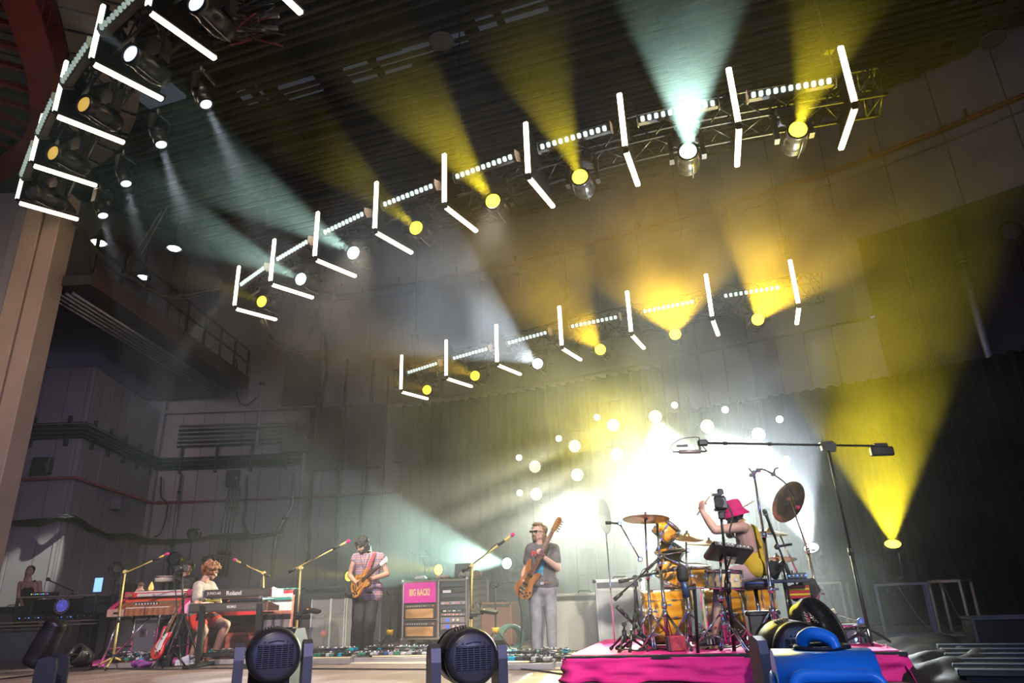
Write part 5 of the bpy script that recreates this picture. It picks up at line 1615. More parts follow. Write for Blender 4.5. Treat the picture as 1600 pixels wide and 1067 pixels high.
# ================================================================== pedalboards
def pedalboard(lab, c, rz, w, d, tiers, seed, cols, tilt=.10):
    t = thing('pedalboard', lab, 'pedalboard', c, rz, 'pedalboards on the stage floor')
    random.seed(seed)
    q = MB()
    for k in range(3): q.box((0, -d / 2 + d * (k + .5) / 3, .06 + k * .035), (w, d / 3 * .8, .02), b=.004)
    q.build('deck', mat('board_alu', (.45, .43, .42), .4, .6), t)
    for sx in (-1, 1):
        q = MB(); q.prism([(-d / 2, 0), (d / 2, 0), (d / 2, .15), (-d / 2, .07)], .015, loc3((sx * w / 2, 0, 0), MX(((0, 0, 1), (1, 0, 0), (0, 1, 0))))); q.build('side_plate', MATS['board_alu'], t)
    q = MB(); q.box((0, -d / 2, .035), (w, .02, .06)); q.build('front_rail', MATS['board_alu'], t)
    for ti in range(tiers):
        y = -d / 2 + d * (ti + .5) / tiers; z = .07 + .11 * (ti + .5) / tiers
        x = -w / 2 + .02
        while x < w / 2 - .08:
            pw = random.choice((.055, .065, .075, .095)); ph = .028 + random.random() * .018
            if x + pw > w / 2: break
            cm = random.choice(cols)
            q = MB(); q.box((x + pw / 2, y, z + ph / 2), (pw * .92, d / tiers * .78, ph), b=.006); o = q.build('pedal', cm, t)
            for k in range(2 if pw < .09 else 3):
                kx = x + pw * (k + .7) / (3 if pw < .09 else 4)
                q = MB(); q.cyl((kx, y + d / tiers * .2, z + ph), (kx, y + d / tiers * .2, z + ph + .016), .009, n=8); q.build('knob', random.choice((blackp, white)), o)
            q = MB(); q.cyl((x + pw / 2, y - d / tiers * .22, z + ph), (x + pw / 2, y - d / tiers * .22, z + ph + .015), .010, n=8); q.build('footswitch', chrome, o)
            x += pw + .006
    for k in range(3):
        xs = [random.uniform(-w / 2, w / 2) for _ in range(4)]
        q = MB(); q.tube(catmull([(xx, random.uniform(-d / 2, d / 2), .15 + random.uniform(0, .05)) for xx in xs], 5), .005, 5); q.build('patch_cable', m_cable, t)
    return t
pc = [mat('pedal_' + n, c, .4, .2, .1) for n, c in (('white', (.5, .5, .5)), ('blue', (.04, .08, .26)), ('cyan', (.03, .36, .5)), ('black', (.03, .03, .03)), ('silver', (.34, .34, .36)), ('black', (.03, .03, .03)), ('green', (.05, .2, .12)), ('silver', (.34, .34, .36)), ('dark', (.06, .06, .07)), ('dark', (.06, .06, .07)))]
WR = R(-20)
pedalboard('long pedalboard right of the guitarist', (aty(638, 1030, 10.6).x, 10.55, 0), R(-16), 1.45, .42, 2, 4, pc)
pedalboard('shorter pedalboard left of the guitarist', (aty(512, 1030, 10.8).x, 10.75, 0), R(-16), .92, .40, 2, 9, pc)
pedalboard('pedalboard below the bassist', (aty(815, 1040, 9.0).x, 9.0, 0), R(-16), .85, .42, 2, 13, pc)
pedalboard('small pedalboard at the foot of the pink riser', (aty(868, 1037, 8.9).x, 9.0, 0), R(-16), .40, .36, 2, 15, pc)
pedalboard('pedalboard under the red organ', (aty(215, 1040, 11.3).x, 11.3, 0), R(-12), .85, .36, 2, 21, pc)
pedalboard('pedalboard under the synthesizer stand', (aty(365, 1025, 11.3).x, 11.35, 0), R(-8), .95, .36, 2, 25, pc)

# ================================================================== the big rack
rackM = loc3((-2.23, 13.6, 0), MX(((math.cos(R(-27)), -math.sin(R(-27)), 0), (math.sin(R(-27)), math.cos(R(-27)), 0), (0, 0, 1))))
rt = thing('equipment_rack', 'wide flight case rack with pink panel reading BIG RACK!', 'rack', (-2.20, 13.45, 0), R(-27))
W, D, Z0, Z1 = 1.40, .75, .14, 1.14
alum = alu
ply = ramp_mat('weathered_plywood', t_wave(3, 4, 'Z'), [(0, (.20, .19, .16)), (1, (.28, .27, .23))], .6)
q = MB(); q.box((W / 2, D / 2 + .04, (Z0 + Z1) / 2), (W - .02, D - .08, Z1 - Z0 - .02), b=.01); q.build('case', ply, rt)
for (x0, x1, z0, z1) in ((0, W, Z0, Z0 + .035), (0, W, Z1 - .035, Z1), (0, .035, Z0, Z1), (W - .035, W, Z0, Z1), (.765, .815, Z0, Z1), (.035, .77, .46, .485)):
    q = MB(); q.box(((x0 + x1) / 2, .02, (z0 + z1) / 2), (x1 - x0, .05, z1 - z0), b=.006); q.build('edge_extrusion', alum, rt)
for (y, z) in ((.0, Z1), (.0, Z0), (D, Z1), (D, Z0)):
    pass
for (c, s) in (((W, D / 2, Z1), (.03, D, .03)), ((W, D / 2, Z0), (.03, D, .03)), ((W, D, (Z0 + Z1) / 2), (.03, .03, Z1 - Z0)), ((0, D / 2, Z1), (.03, D, .03))):
    q = MB(); q.box(c, s, b=.005); q.build('edge_extrusion', alum, rt)
for x in (0, W):
    for z in (Z0, Z1):
        q = MB(); q.ell((x, .01, z), .035, 12, 8); q.build('ball_corner', alum, rt)
for x in (.15, W - .15):
    for y in (.12, D - .1):
        q = MB(); q.cyl((x - .02, y, .05), (x + .02, y, .05), .05, n=14); q.box((x, y, .115), (.09, .09, .03)); q.build('castor', rubber, rt)
pk = mat('magenta_panel', (.80, .04, .42), .5, 0, .04)
q = MB(); q.box((.40, -.006, .93), (.70, .02, .35), b=.004); pnl = q.build('sign_panel', pk, rt, 'pink sign panel')
text('sign_lettering', 'BIG RACK!', .155, mat('yellow_print', (.86, .72, .28), .6), pnl, loc3((.40, -.018, .93), frame(V((0, -1, 0)))), .001, .62, .006, 'yellow lettering')
woodf = ramp_mat('amp_front_veneer', t_wave(2.2, 7, 'Z', detail=3), [(0, (.50, .26, .09)), (1, (.66, .38, .16))], .45)
for k, zc in enumerate((.61, .31)):
    a_ = MB(); a_.box((.40, .02, zc), (.70, .06, .27), b=.01); amp = a_.build('amplifier_head', blackp, rt)
    q = MB(); q.box((.40, -.015, zc - .035), (.60, .02, .16), b=.006); q.build('veneer_front', woodf, amp)
    q = MB(); q.box((.40, -.012, zc + .09), (.66, .012, .05), b=.003); q.build('control_strip', mat('amp_strip', (.10, .09, .085), .5), amp)
    for j in range(9):
        q = MB(); q.cyl((.16 + j * .05, -.018, zc + .09), (.16 + j * .05, -.034, zc + .09), .010, n=8); q.build('knob', MATS['knob_cream'] if 'knob_cream' in MATS else mat('knob_cream', (.65, .6, .5), .5), amp)
    q = MB(); q.ell((.70, -.022, zc + .09), .010, 8, 6); q.build('jewel_lamp', mat('red_jewel', (.6, .02, .02), .3, emis=(1, .05, .03), es=1.5), amp)
    q = MB(); q.box((.13, -.02, zc + .09), (.05, .01, .02)); q.build('switch', chrome, amp)
units = [(1.055, .10, 'blank_panel', mat('rack_blue_grey', (.05, .06, .085), .5)), (.95, .09, 'power_unit', blackp), (.86, .07, 'blank_panel', MATS['rack_blue_grey']), (.795, .04, 'blank_panel', blackp), (.735, .055, 'patch_unit', mat('rack_silver', (.55, .55, .58), .4, .5)), (.665, .06, 'blank_panel', MATS['rack_blue_grey']), (.605, .05, 'effects_unit', blackp), (.545, .045, 'switch_unit', mat('rack_steel', (.28, .28, .3), .4, .5)), (.455, .105, 'preamp_unit', mat('rack_mauve', (.24, .19, .21), .5)), (.35, .095, 'preamp_unit', MATS['rack_mauve']), (.255, .06, 'blank_panel', blackp)]
for (zc, h, nm, m_) in units:
    q = MB(); q.box((1.09, .035, zc), (.50, .05, h * .92), b=.004); u_ = q.build(nm, m_, rt)
    if nm == 'patch_unit':
        for j in range(6): q = MB(); q.cyl((.90 + j * .075, .01, zc), (.90 + j * .075, -.005, zc), .012, n=8); q.build('socket', [white, MATS['red_jewel'], blackp][j % 3], u_)
    elif nm == 'switch_unit':
        for j in range(10): q = MB(); q.box((.90 + j * .042, .005, zc), (.016, .014, .02)); q.build('button', [mat('led_red', (.6, .05, .05), .4, emis=(1, .1, .05), es=.8), white][j % 2], u_)
    elif nm == 'preamp_unit':
        q = MB(); q.box((.99, .005, zc), (.06, .012, .05)); q.build('display', mat('blue_display', (.02, .06, .5), .3, emis=(.05, .15, 1), es=1.2), u_)
        for j in range(2): q = MB(); q.cyl((1.13 + j * .09, .01, zc), (1.13 + j * .09, -.03, zc), .026, .022, 14); q.build('knob', MATS['knob_cream'], u_)
    elif nm == 'power_unit':
        q = MB(); q.box((.98, .005, zc - .02), (.17, .014, .045)); q.build('meter', white, u_)
        q = MB(); q.box((1.18, .005, zc), (.08, .012, .05)); q.build('vent', darksteel, u_)
    elif nm == 'effects_unit':
        for j in range(4): q = MB(); q.box((.93 + j * .1, .005, zc), (.06, .012, .022)); q.build('display', [white, MATS['grey_display']][j % 2] if 'grey_display' in MATS else white, u_)
# side latches and handle
for y in (.17, .60):
    q = MB(); q.box((W + .002, y, .66), (.012, .13, .13), b=.004); lt = q.build('latch_dish', alum, rt)
    q = MB(); q.box((W + .012, y, .66), (.02, .05, .07)); q.build('butterfly', blackp, lt)
q = MB(); q.tube([(W + .012, .33, .70), (W + .012, .36, .68), (W + .012, .41, .71), (W + .012, .38, .63)], .006, 5); q.build('chalk_mark', white, rt)
# things on top of the rack
def rk(x, y, z=Z1): return rackP @ V((x, y, z))
rackP = loc3(rt.location, MX(((math.cos(R(-27)), -math.sin(R(-27)), 0), (math.sin(R(-27)), math.cos(R(-27)), 0), (0, 0, 1))))
lp = thing('laptop', 'black laptop with open screen on top of the big rack', 'laptop', rk(1.0, .42, Z1 + .017), R(-20))
q = MB(); q.box((0, 0, .01), (.36, .25, .018)); q.build('keyboard_base', blackp, lp)
q = MB(); q.box((0, .13, .14), (.36, .012, .26), m=MX.Translation((0, .13, .02)) @ MX.Rotation(R(-10), 4, 'X') @ MX.Translation((0, -.13, -.02))); sc_ = q.build('screen', blackp, lp)
q = MB(); q.box((0, .122, .14), (.33, .004, .22), m=MX.Translation((0, .13, .02)) @ MX.Rotation(R(-10), 4, 'X') @ MX.Translation((0, -.13, -.02)), b=0); q.build('display', mat('laptop_screen', (.03, .04, .06), .3, emis=(.05, .08, .15), es=.3), sc_)
def cloth_heap(lab, c, w, d, h, m, seed, name='towel'):
    q = MB()
    random.seed(seed)
    for k in range(9): q.ell((random.uniform(-w, w) * .35, random.uniform(-d, d) * .3, h * .3 + random.uniform(0, h * .25)), (w * random.uniform(.2, .3), d * random.uniform(.2, .32), h * random.uniform(.25, .4)), 10, 8)
    o = mobj(name, remesh(q, max(.008, w / 45), 3, h * .12, 3.0 / w), m)
    o.location = c; tag(o, lab, name.replace('_', ' '))
    zmin = min(v.co.z for v in o.data.vertices)
    for v in o.data.vertices: v.co.z -= zmin
    return o
cloth_heap('crumpled grey towel beside the laptop on the rack', rk(1.20, .30, Z1 + .015), .26, .2, .13, mat('grey_towel', (.35, .33, .31), .9), 3)
cloth_heap('rumpled black and tan bag at the rack corner', rk(1.32, .45, Z1 + .015), .22, .2, .15, mat('tan_bag', (.22, .14, .09), .8), 5, 'bag')
cloth_heap('small beige cloth on the left of the rack top', rk(.25, .25, Z1 + .015), .24, .2, .08, mat('beige_cloth', (.45, .36, .27), .9), 7, 'cloth')
cloth_heap('pinkish cloth in the middle of the rack top', rk(.72, .25, Z1 + .015), .24, .2, .08, mat('pink_cloth', (.55, .38, .32), .9), 8, 'cloth')

# ================================================================== backline behind guitarist and bassist
def cab(name, lab, cat, c, rz, w, d, h, m_case, m_grille, logo=False, wheels=False, handle=True):
    t = thing(name, lab, cat, c, rz)
    z0 = .05 if wheels else 0.0
    q = MB(); q.box((0, 0, z0 + h / 2), (w, d, h), b=.015); q.build('case', m_case, t)
    q = MB(); q.box((0, -d / 2 - .004, z0 + h * .46), (w * .9, .02, h * .80), b=.006); q.build('grille', m_grille, t)
    q = MB(); q.box((0, -d / 2 - .004, z0 + h * .925), (w * .9, .016, h * .07), b=.003); q.build('control_strip', darksteel, t)
    for sx in (-1, 1):
        for zz in (z0 + .02, z0 + h - .02):
            q = MB(); q.ell((sx * w / 2, -d / 2, zz), .028, 10, 6); q.build('corner', black, t)
    if handle:
        q = MB(); q.tube([(-.1, 0, z0 + h), (-.08, 0, z0 + h + .03), (.08, 0, z0 + h + .03), (.1, 0, z0 + h)], .010, 6); q.build('handle', rubber, t)
    if wheels:
        for sx in (-1, 1):
            for sy in (-1, 1):
                q = MB(); q.cyl((sx * (w / 2 - .08) - .015, sy * (d / 2 - .08), .035), (sx * (w / 2 - .08) + .015, sy * (d / 2 - .08), .035), .035, n=12); q.build('castor', rubber, t)
    return t
gg = mat('grey_grille_cloth', (.10, .10, .10), .9, 0, .2, 80); tolex = mat('black_tolex', (.03, .03, .032), .6, 0, .2, 60, .3)
lg = ramp_mat('pale_perforated_grille', t_noise(120, 2), [(.3, (.36, .37, .35)), (.7, (.50, .51, .48))], .6, .2)
cab('guitar_amplifier', 'black guitar amplifier left of the clear screens', 'amplifier', (aty(497, 985, 14.6).x, 14.6, 0), R(-24), .62, .35, .60, tolex, gg)
cab('guitar_amplifier', 'black guitar amplifier behind the clear screen', 'amplifier', (aty(537, 985, 14.3).x, 14.3, 0), R(-24), .66, .35, .62, tolex, gg)
cab('road_case', 'tall grey case stacked behind the guitarist', 'case', (aty(520, 950, 16.0).x, 16.0, 0), R(-24), 1.2, .6, 1.15, mat('grey_case', (.14, .14, .14), .6), MATS['grey_case'])
cab('road_case', 'grey case behind the guitarist legs', 'case', (aty(580, 960, 15.4).x, 15.4, 0), R(-24), .9, .6, 1.0, MATS['grey_case'], MATS['grey_case'])
cab('speaker_cabinet', 'orange wooden speaker cabinet right of the big rack', 'speaker', (aty(783, 985, 13.2).x, 13.2, 0), R(-24), .60, .4, .72, mat('orange_brown_tolex', (.30, .12, .06), .6), mat('brown_grille', (.22, .11, .07), .8))
cab('speaker_cabinet', 'dark cabinet at the left of the rear black curtain', 'speaker', (aty(797, 950, 14.6).x, 14.6, 0), R(-24), .7, .5, 1.05, tolex, gg)
# acrylic screens
acr = mat('clear_acrylic', (.75, .80, .76), .12, 0, .02, alpha=.16, spec=.6)
for k, (px0, px1, Y) in enumerate(((482, 512, 13.4), (513, 535, 13.2), (538, 566, 13.0))):
    a, b2 = aty(px0, 1005, Y), aty(px1, 1005, Y - .12)
    t = thing('acrylic_screen', ['leftmost', 'middle', 'rightmost'][k] + ' clear acrylic screen panel behind the guitarist', 'screen', ((a.x + b2.x) / 2, Y, 0), math.atan2(b2.y - a.y, b2.x - a.x))
    L = (b2 - a).length
    q = MB(); q.box((0, 0, .44), (L, .012, .86), b=.003); q.build('pane', acr, t)
    for sx in (-1, 1): q = MB(); q.box((sx * L / 2, 0, .44), (.02, .02, .88), b=.003); q.build('edge', mat('acrylic_edge', (.55, .62, .58), .3), t)
    q = MB(); q.box((0, 0, .015), (L, .16, .03)); q.build('foot', black, t)
# low red disc stand
q = MB(); q.lathe([(.001, .02), (.055, .02), (.06, .01), (.06, 0), (.001, 0)], loc3((0, 0, .42), frame(V((0, -1, 0)))), 24); o = q.build('red_sign_disc', mat('red_sign', (.6, .06, .05), .5), None, 'small red round sign low on the amplifier', 'sign'); o.location = (aty(505, 1008, 14.1).x, 14.1, -.15)
# big pale cabinet between bassist and drums, with the white sticker
t = cab('bass_cabinet', 'wide pale grey speaker cabinet between bassist and drum kit', 'speaker', (aty(902, 1000, 10.9).x + .15, 10.9, 0), R(-16), 1.35, .5, .82, mat('pale_grey_tolex', (.33, .34, .32), .7), lg)
q = MB(); q.prism([(-.06, -.05), (-.02, -.07), (.03, -.03), (.07, -.045), (.06, .0), (.03, .02), (.02, .07), (-.02, .08), (-.03, .02), (-.06, .0)], .004, loc3((.55, -.262, .62), frame(V((0, -1, 0))))); q.build('sticker', white, t)
cab('road_case', 'white-edged tall case left of the drum kit', 'case', (aty(975, 975, 9.9).x, 9.95, 0), R(-16), .62, .5, .98, mat('white_case', (.62, .62, .6), .5), mat('dull_white', (.42, .44, .42), .6))
# coiled green hose right of the rack
t = thing('hose_coil', 'pale green coiled hose on the floor behind the front light', 'hose', (aty(795, 1010, 11.8).x, 11.8, 0))
for k in range(4):
    q = MB(); q.tube([(.17 * math.cos(a) + .02 * k, -.03 * k, .20 + .17 * math.sin(a)) for a in [2 * PI * i / 24 for i in range(24)]], .028, 8, True); q.build('loop', mat('green_hose', (.16, .30, .22), .5), t)

# ================================================================== rugs
def rug(name, lab, pts, m, h=.012):
    n = len(pts); c = sum((V((p[0], p[1], 0)) for p in pts), V()) / n
    q = MB(); q.prism([(p[0] - c.x, p[1] - c.y) for p in pts], h); o = q.build(name, m, None, lab, 'rug'); o.location = (c.x, c.y, .002)
cream = ramp_mat('cream_rug', t_noise(4, 6), [(.3, (.66, .56, .42)), (.7, (.76, .67, .52))], .95, bump=.2)
pinkr = mat('pink_rug', (.62, .08, .34), .95, 0, .12, 5)
rug('stage_rug', 'cream rug under the guitarist and bassist', [tuple(atz(345, 1033).xy), tuple(atz(480, 1037).xy), tuple(atz(800, 1038).xy), tuple(atz(890, 1049).xy), (1.6, 9.6), (.9, 12.4), (-4.0, 14.2)], cream)
rug('stage_rug', 'pink rug under the keyboards', [tuple(atz(120, 1043).xy), tuple(atz(345, 1034).xy), (-3.95, 14.3), (-8.0, 14.6)], pinkr, .010)
for k, pts in enumerate(([atz(0, 1062), atz(90, 1052), atz(160, 1046), atz(250, 1047), atz(330, 1045)], [atz(330, 1045), atz(500, 1046), atz(650, 1047), atz(800, 1046), atz(890, 1056)])):
    q = MB(); q.tube([p - pts[0] + V((0, 0, .01)) for p in catmull(pts, 5)], .010, 6); o = q.build('floor_cable', m_cable, None, ['black cable along the left edge of the pink rug', 'black cable along the front edge of the cream rug'][k], 'cable'); o.location = pts[0]
# ================================================================== keyboards
def keybed(t, w, d, z, y0, n, parent=None, M=None):
    """white keys one by one with black keys above"""
    M = M or MX.Identity(4)
    ivory = mat('ivory_keys', (.78, .74, .66), .35); eb = mat('ebony_keys', (.02, .02, .02), .3)
    kw = w / n
    for k in range(n):
        q = MB(); q.box((-w / 2 + (k + .5) * kw, y0, z), (kw * .92, d, .02), m=M, b=.002); q.build('white_key', ivory, parent or t)
        if k % 7 not in (2, 6) and k < n - 1:
            q = MB(); q.box((-w / 2 + (k + 1) * kw, y0 + d * .18, z + .014), (kw * .5, d * .62, .018), m=M, b=.003); q.build('black_key', eb, parent or t)
redk = mat('red_lacquer', (.62, .035, .045), .3, 0, .08, 6, coat=.3)
magk = mat('raspberry_vinyl', (.50, .04, .14), .4, 0, .1, 6)
brownk = ramp_mat('organ_walnut', t_wave(3, 5, 'X'), [(0, (.22, .085, .04)), (1, (.36, .15, .07))], .45)
tanm = mat('tan_leather', (.42, .25, .20), .6, 0, .1, 15)
orange_v = mat('orange_red_vinyl', (.78, .10, .05), .45, 0, .08, 6)

# the red combo organ on chrome legs, player's side facing left rear; front panel towards us
oc = aty(243, 957, 11.9); oz = .72
org = thing('combo_organ', 'red combo organ with knob panel on chrome legs', 'organ', (oc.x, oc.y, 0), R(-7))
w = 1.24
q = MB(); q.prism([(-.24, 0), (.26, 0), (.26, .20), (.02, .23), (-.24, .11)], w, loc3((-w / 2, 0, oz), MX(((0, 0, 1), (1, 0, 0), (0, 1, 0))))); q.build('cabinet', brownk, org)
q = MB(); q.prism([(-.02, .14), (.27, .14), (.27, .245), (.05, .265), (-.02, .235)], w + .01, loc3((-w / 2 - .005, 0, oz), MX(((0, 0, 1), (1, 0, 0), (0, 1, 0))))); q.build('lid', orange_v, org)
for sx in (-1, 1):
    q = MB(); q.prism([(-.25, .0), (.05, .0), (.05, .22), (-.02, .24), (-.25, .12)], .10, loc3((sx * (w / 2 - .02) - .05, 0, oz + .01), MX(((0, 0, 1), (1, 0, 0), (0, 1, 0))))); q.build('end_cheek', magk, org)
q = MB(); q.box((-w / 2 + .10, -.255, oz + .05), (.30, .03, .12), b=.01); c_ = q.build('front_panel', tanm, org)
q = MB(); q.box((-w / 2 + .12, -.275, oz + .05), (.09, .02, .03)); q.build('handle', blackp, c_)
q = MB(); q.box((.02, -.045, oz + .175), (.74, .03, .075), m=MX.Translation((0, -.05, 0)), b=.006); kp_ = q.build('knob_panel', mat('olive_panel', (.17, .12, .06), .5), org)
q = MB(); q.box((-.1, -.118, oz + .175), (.42, .012, .05), b=.003); q.build('switch_strip', blackp, kp_)
for k in range(8):
    q = MB(); q.cyl((-.27 + k * .052, -.12, oz + .175), (-.27 + k * .052, -.14, oz + .175), .013, n=10); q.build('knob', MATS['knob_cream'] if k % 2 else white, kp_)
keybed(org, .74, .13, oz + .115, -.17, 28)
for sx in (-1, 1):
    for (y0, y1, dx) in ((-.15, -.28, -.12), (.2, .3, -.04)):
        q = MB(); q.cyl((sx * .5, y0, oz + .01), (sx * .5 + dx, y1, .015), .016, n=10); q.build('leg', chrome, org)
    q = MB(); q.cyl((sx * .5 - .09, -.24, .25), (sx * .5 - .02, .27, .25), .011, n=8); q.build('leg_stretcher', chrome, org)
q = MB(); q.cyl((-.52, -.2, .1), (.0, -.1, oz - .01), .011, n=8); q.build('leg_brace', chrome, org)
q = MB(); q.cyl((.38, -.21, .38), (.62, -.21, .38), .012, n=8); q.build('leg_brace', chrome, org)

# slim red keyboard on the upper tier
sc_ = thing('stage_keyboard', 'slim red stage keyboard above the combo organ', 'keyboard', (oc.x + .05, oc.y + .10, oz + .265), R(-7))
q = MB(); q.box((0, 0, .05), (1.15, .30, .085), b=.012); q.build('case', redk, sc_)
q = MB(); q.box((.06, -.155, .045), (.86, .03, .05), b=.006); q.build('key_slip', mat('pale_key_slip', (.60, .57, .53), .4), sc_)
keybed(sc_, .86, .12, .095, -.09, 36)
for sx in (-1, 1):
    q = MB(); q.box((sx * .55, -.005, .055), (.09, .33, .10), b=.015); q.build('end_cheek', magk, sc_)
q = MB(); q.box((-.50, -.165, .05), (.10, .012, .045)); q.build('badge', mat('badge_gold', (.45, .30, .10), .4, .6), sc_)
for k in range(10):
    q = MB(); q.cyl((-.35 + k * .08, .08, .09), (-.35 + k * .08, .08, .112), .011, n=8); q.build('knob', blackp, sc_)
# little things on it
fl_ = thing('flame_lamp', 'glowing orange flame-shaped lamp on the red keyboard', 'lamp', rel((0, 0, 0), aty(235, 926, 12.0))[0], 0)
fl_.location.z = oz + .265 + .095
q = MB(); q.lathe([(.001, .16), (.012, .145), (.032, .095), (.042, .06), (.036, .03), (.02, .012)], n=18); q.build('glass', mat('orange_glow', (1, .4, .1), .3, emis=(1.0, .28, .06), es=1.6), fl_)
q = MB(); q.lathe([(.001, .014), (.026, .014), (.032, .0), (.001, 0)], n=16); q.build('base', darksteel, fl_)
tf = thing('figurine_bust', 'small capped figurine bust beside the flame lamp', 'figurine', aty(218, 926, 12.0)); tf.location.z = oz + .265 + .095
q = MB(); q.ell((0, 0, .02), (.07, .05, .05), 12, 8); q.ell((0, 0, .095), (.045, .05, .055), 12, 8); q.ell((0, -.05, .09), (.012, .014, .014), 8, 6); mobj('bust', remesh(q, .006, 2), skin_a, tf)
q = MB(); q.lathe([(.001, .16), (.04, .15), (.052, .115), (.075, .108), (.074, .102), (.05, .106)], n=18); q.build('cap', mat('brown_felt', (.10, .055, .035), .9), tf)

# drum pad on a chrome post behind
p_ = aty(257, 905, 12.7)
pd = thing('practice_drum', 'small pale drum on a chrome post behind the red keyboard', 'drum', (p_.x, p_.y, 0))
q = MB(); q.cyl((0, 0, .03), (0, 0, p_.z - .02), .022, n=12); q.build('post', chrome, pd)
q = MB(); q.lathe([(.001, -.05), (.14, -.05), (.155, -.035), (.155, .05), (.14, .055), (.001, .058)], MX.Translation((0, 0, p_.z)), 26); q.build('shell', mat('pale_drum', (.62, .58, .45), .5), pd)
q = MB(); q.lathe([(.158, .03), (.166, .03), (.166, .045), (.158, .045)], MX.Translation((0, 0, p_.z)), 26); q.build('hoop', chrome, pd)
q = MB(); q.lathe([(.001, .03), (.2, .02), (.2, 0), (.001, 0)], n=20); q.build('base', black, pd)

# ---- black column stand with two synthesizers seen from behind
sx0, sy0 = aty(365, 940, 10.75).x, 10.75
stand = thing('keyboard_stand', 'black two-column keyboard stand carrying two synthesizers', 'keyboard stand', (sx0, sy0, 0), R(-6))
for sx in (-.44, .44):
    q = MB(); q.box((sx, 0, .42), (.085, .07, .84), m=MX.Rotation(R(4), 4, 'X'), b=.012); q.build('column', black, stand)
    q = MB(); q.box((sx, .02, .03), (.10, .72, .05), b=.012); q.build('foot', black, stand)
    for (zz, yy) in ((.70, .10), (.90, .12)):
        q = MB(); q.box((sx, yy + .05, zz), (.05, .45, .035), b=.006); a_ = q.build('support_arm', black, stand)
        q = MB(); q.cyl((sx + .0, -.07, zz + .02), (sx, -.02, zz + .02), .024, n=12); q.build('clamp_knob', steel, a_)
q = MB(); q.box((0, .05, .16), (.9, .04, .06), b=.01); q.build('cross_beam', black, stand)
bs_ = mat('synth_black', (.045, .04, .038), .4, .1, .15, 10); lit_cheek = mat('blue_lit_cheek', (.26, .26, .36), .45, .3, .08); wch = mat('walnut_cheek', (.20, .07, .04), .45, 0, .2, 18)  # left cheek colour has the blue light from front left painted in
def synth(name, lab, c, rz, w, d, h, tilt, words, side, knobs=True):
    t = thing(name, lab, 'synthesizer', c, rz)
    M = MX.Rotation(R(tilt), 4, 'X')
    q = MB(); q.prism([(-d / 2, 0), (d / 2, 0), (d / 2, h * .45), (.02, h * .62), (-d / 2 + .03, h), (-d / 2, h * .9)], w, M @ loc3((-w / 2, 0, 0), MX(((0, 0, 1), (1, 0, 0), (0, 1, 0))))); q.build('case', bs_, t)
    for sx in (-1, 1):
        q = MB(); q.prism([(-d / 2 - .01, -.006), (d / 2 + .01, -.006), (d / 2 + .01, h * .5), (.02, h * .68), (-d / 2 + .03, h * 1.07), (-d / 2 - .01, h * .95)], .022, M @ loc3((sx * w / 2 - .011, 0, 0), MX(((0, 0, 1), (1, 0, 0), (0, 1, 0))))); q.build('end_cheek', side if sx < 0 else wch, t)
    rear = mat('rear_panel', (.06, .05, .042), .5)
    q = MB(); q.box((0, -d / 2 - .003, h * .5), (w * .96, .008, h * .66), m=M, b=.002); rp_ = q.build('rear_panel', rear, t)
    for (s, size, x, zz, bold) in words:
        text('rear_lettering', s, size, mat('silver_print', (.62, .60, .56), .4), rp_, M @ loc3((x, -d / 2 - .008, h * zz), frame(V((0, -1, 0)))), .001, 1.0, bold)
    for k in range(5):
        q = MB(); q.cyl(M @ V((w * .22 + k * .045, -d / 2 - .004, h * .4)), M @ V((w * .22 + k * .045, -d / 2 - .014, h * .4)), .009, n=8); q.build('jack_socket', steel, rp_)
    keybed(t, w * .82, .13, h * .52, d / 2 - .09, 30, None, M)
    return t
synth('synthesizer', 'upper synthesizer with maker lettering on its rear, on the black stand', (sx0 + .08, sy0 + .14, .945), R(-6), 1.06, .36, .125, 7, (('JUNO-60', .055, -.36, .60, .001), ('Roland', .085, -.05, .55, .002)), lit_cheek)
synth('synthesizer', 'lower wider synthesizer on the black stand', (sx0 - .04, sy0 + .13, .735), R(-6), 1.22, .36, .13, 0, (('KORG', .050, .06, .52, .001),), lit_cheek)

# ---- console organ behind, with blanket
oc2 = aty(388, 985, 12.05)
cons = thing('console_organ', 'reddish wooden console organ behind the synthesizers', 'organ', (oc2.x, oc2.y, 0), R(-8))
rw = ramp_mat('red_stained_wood', t_wave(2.5, 6, 'Z', detail=3), [(0, (.34, .085, .05)), (1, (.50, .15, .085))], .4)
w = 1.18
for sx in (-1, 1):
    q = MB(); q.prism([(-.30, 0), (.30, 0), (.30, .95), (-.02, .95), (-.20, .80), (-.30, .74), (-.30, .66), (-.22, .6), (-.22, .06), (-.30, .05)], .05, loc3((sx * w / 2 - .025, 0, 0), MX(((0, 0, 1), (1, 0, 0), (0, 1, 0))))); q.build('side_panel', rw, cons)
q = MB(); q.box((0, .27, .45), (w, .03, .88)); q.build('back_panel', rw, cons)
q = MB(); q.box((0, .14, .945), (w + .04, .36, .03)); q.build('top', rw, cons)
q = MB(); q.box((0, -.06, .73), (w, .40, .05)); q.build('key_shelf', rw, cons)
q = MB(); q.box((0, -.25, .70), (w, .03, .06)); q.build('red_felt_rail', redk, cons)
keybed(cons, 1.0, .14, .775, -.16, 36); 
q = MB(); q.box((.1, .0, .83), (.95, .1, .08)); q.build('switch_panel', mat('olive_panel', (.17, .12, .06), .5), cons)
for k in range(12): q = MB(); q.box((-.3 + k * .06, -.055, .84), (.025, .02, .03)); q.build('stop_tab', [white, blackp, MATS['led_red']][k % 3], cons)
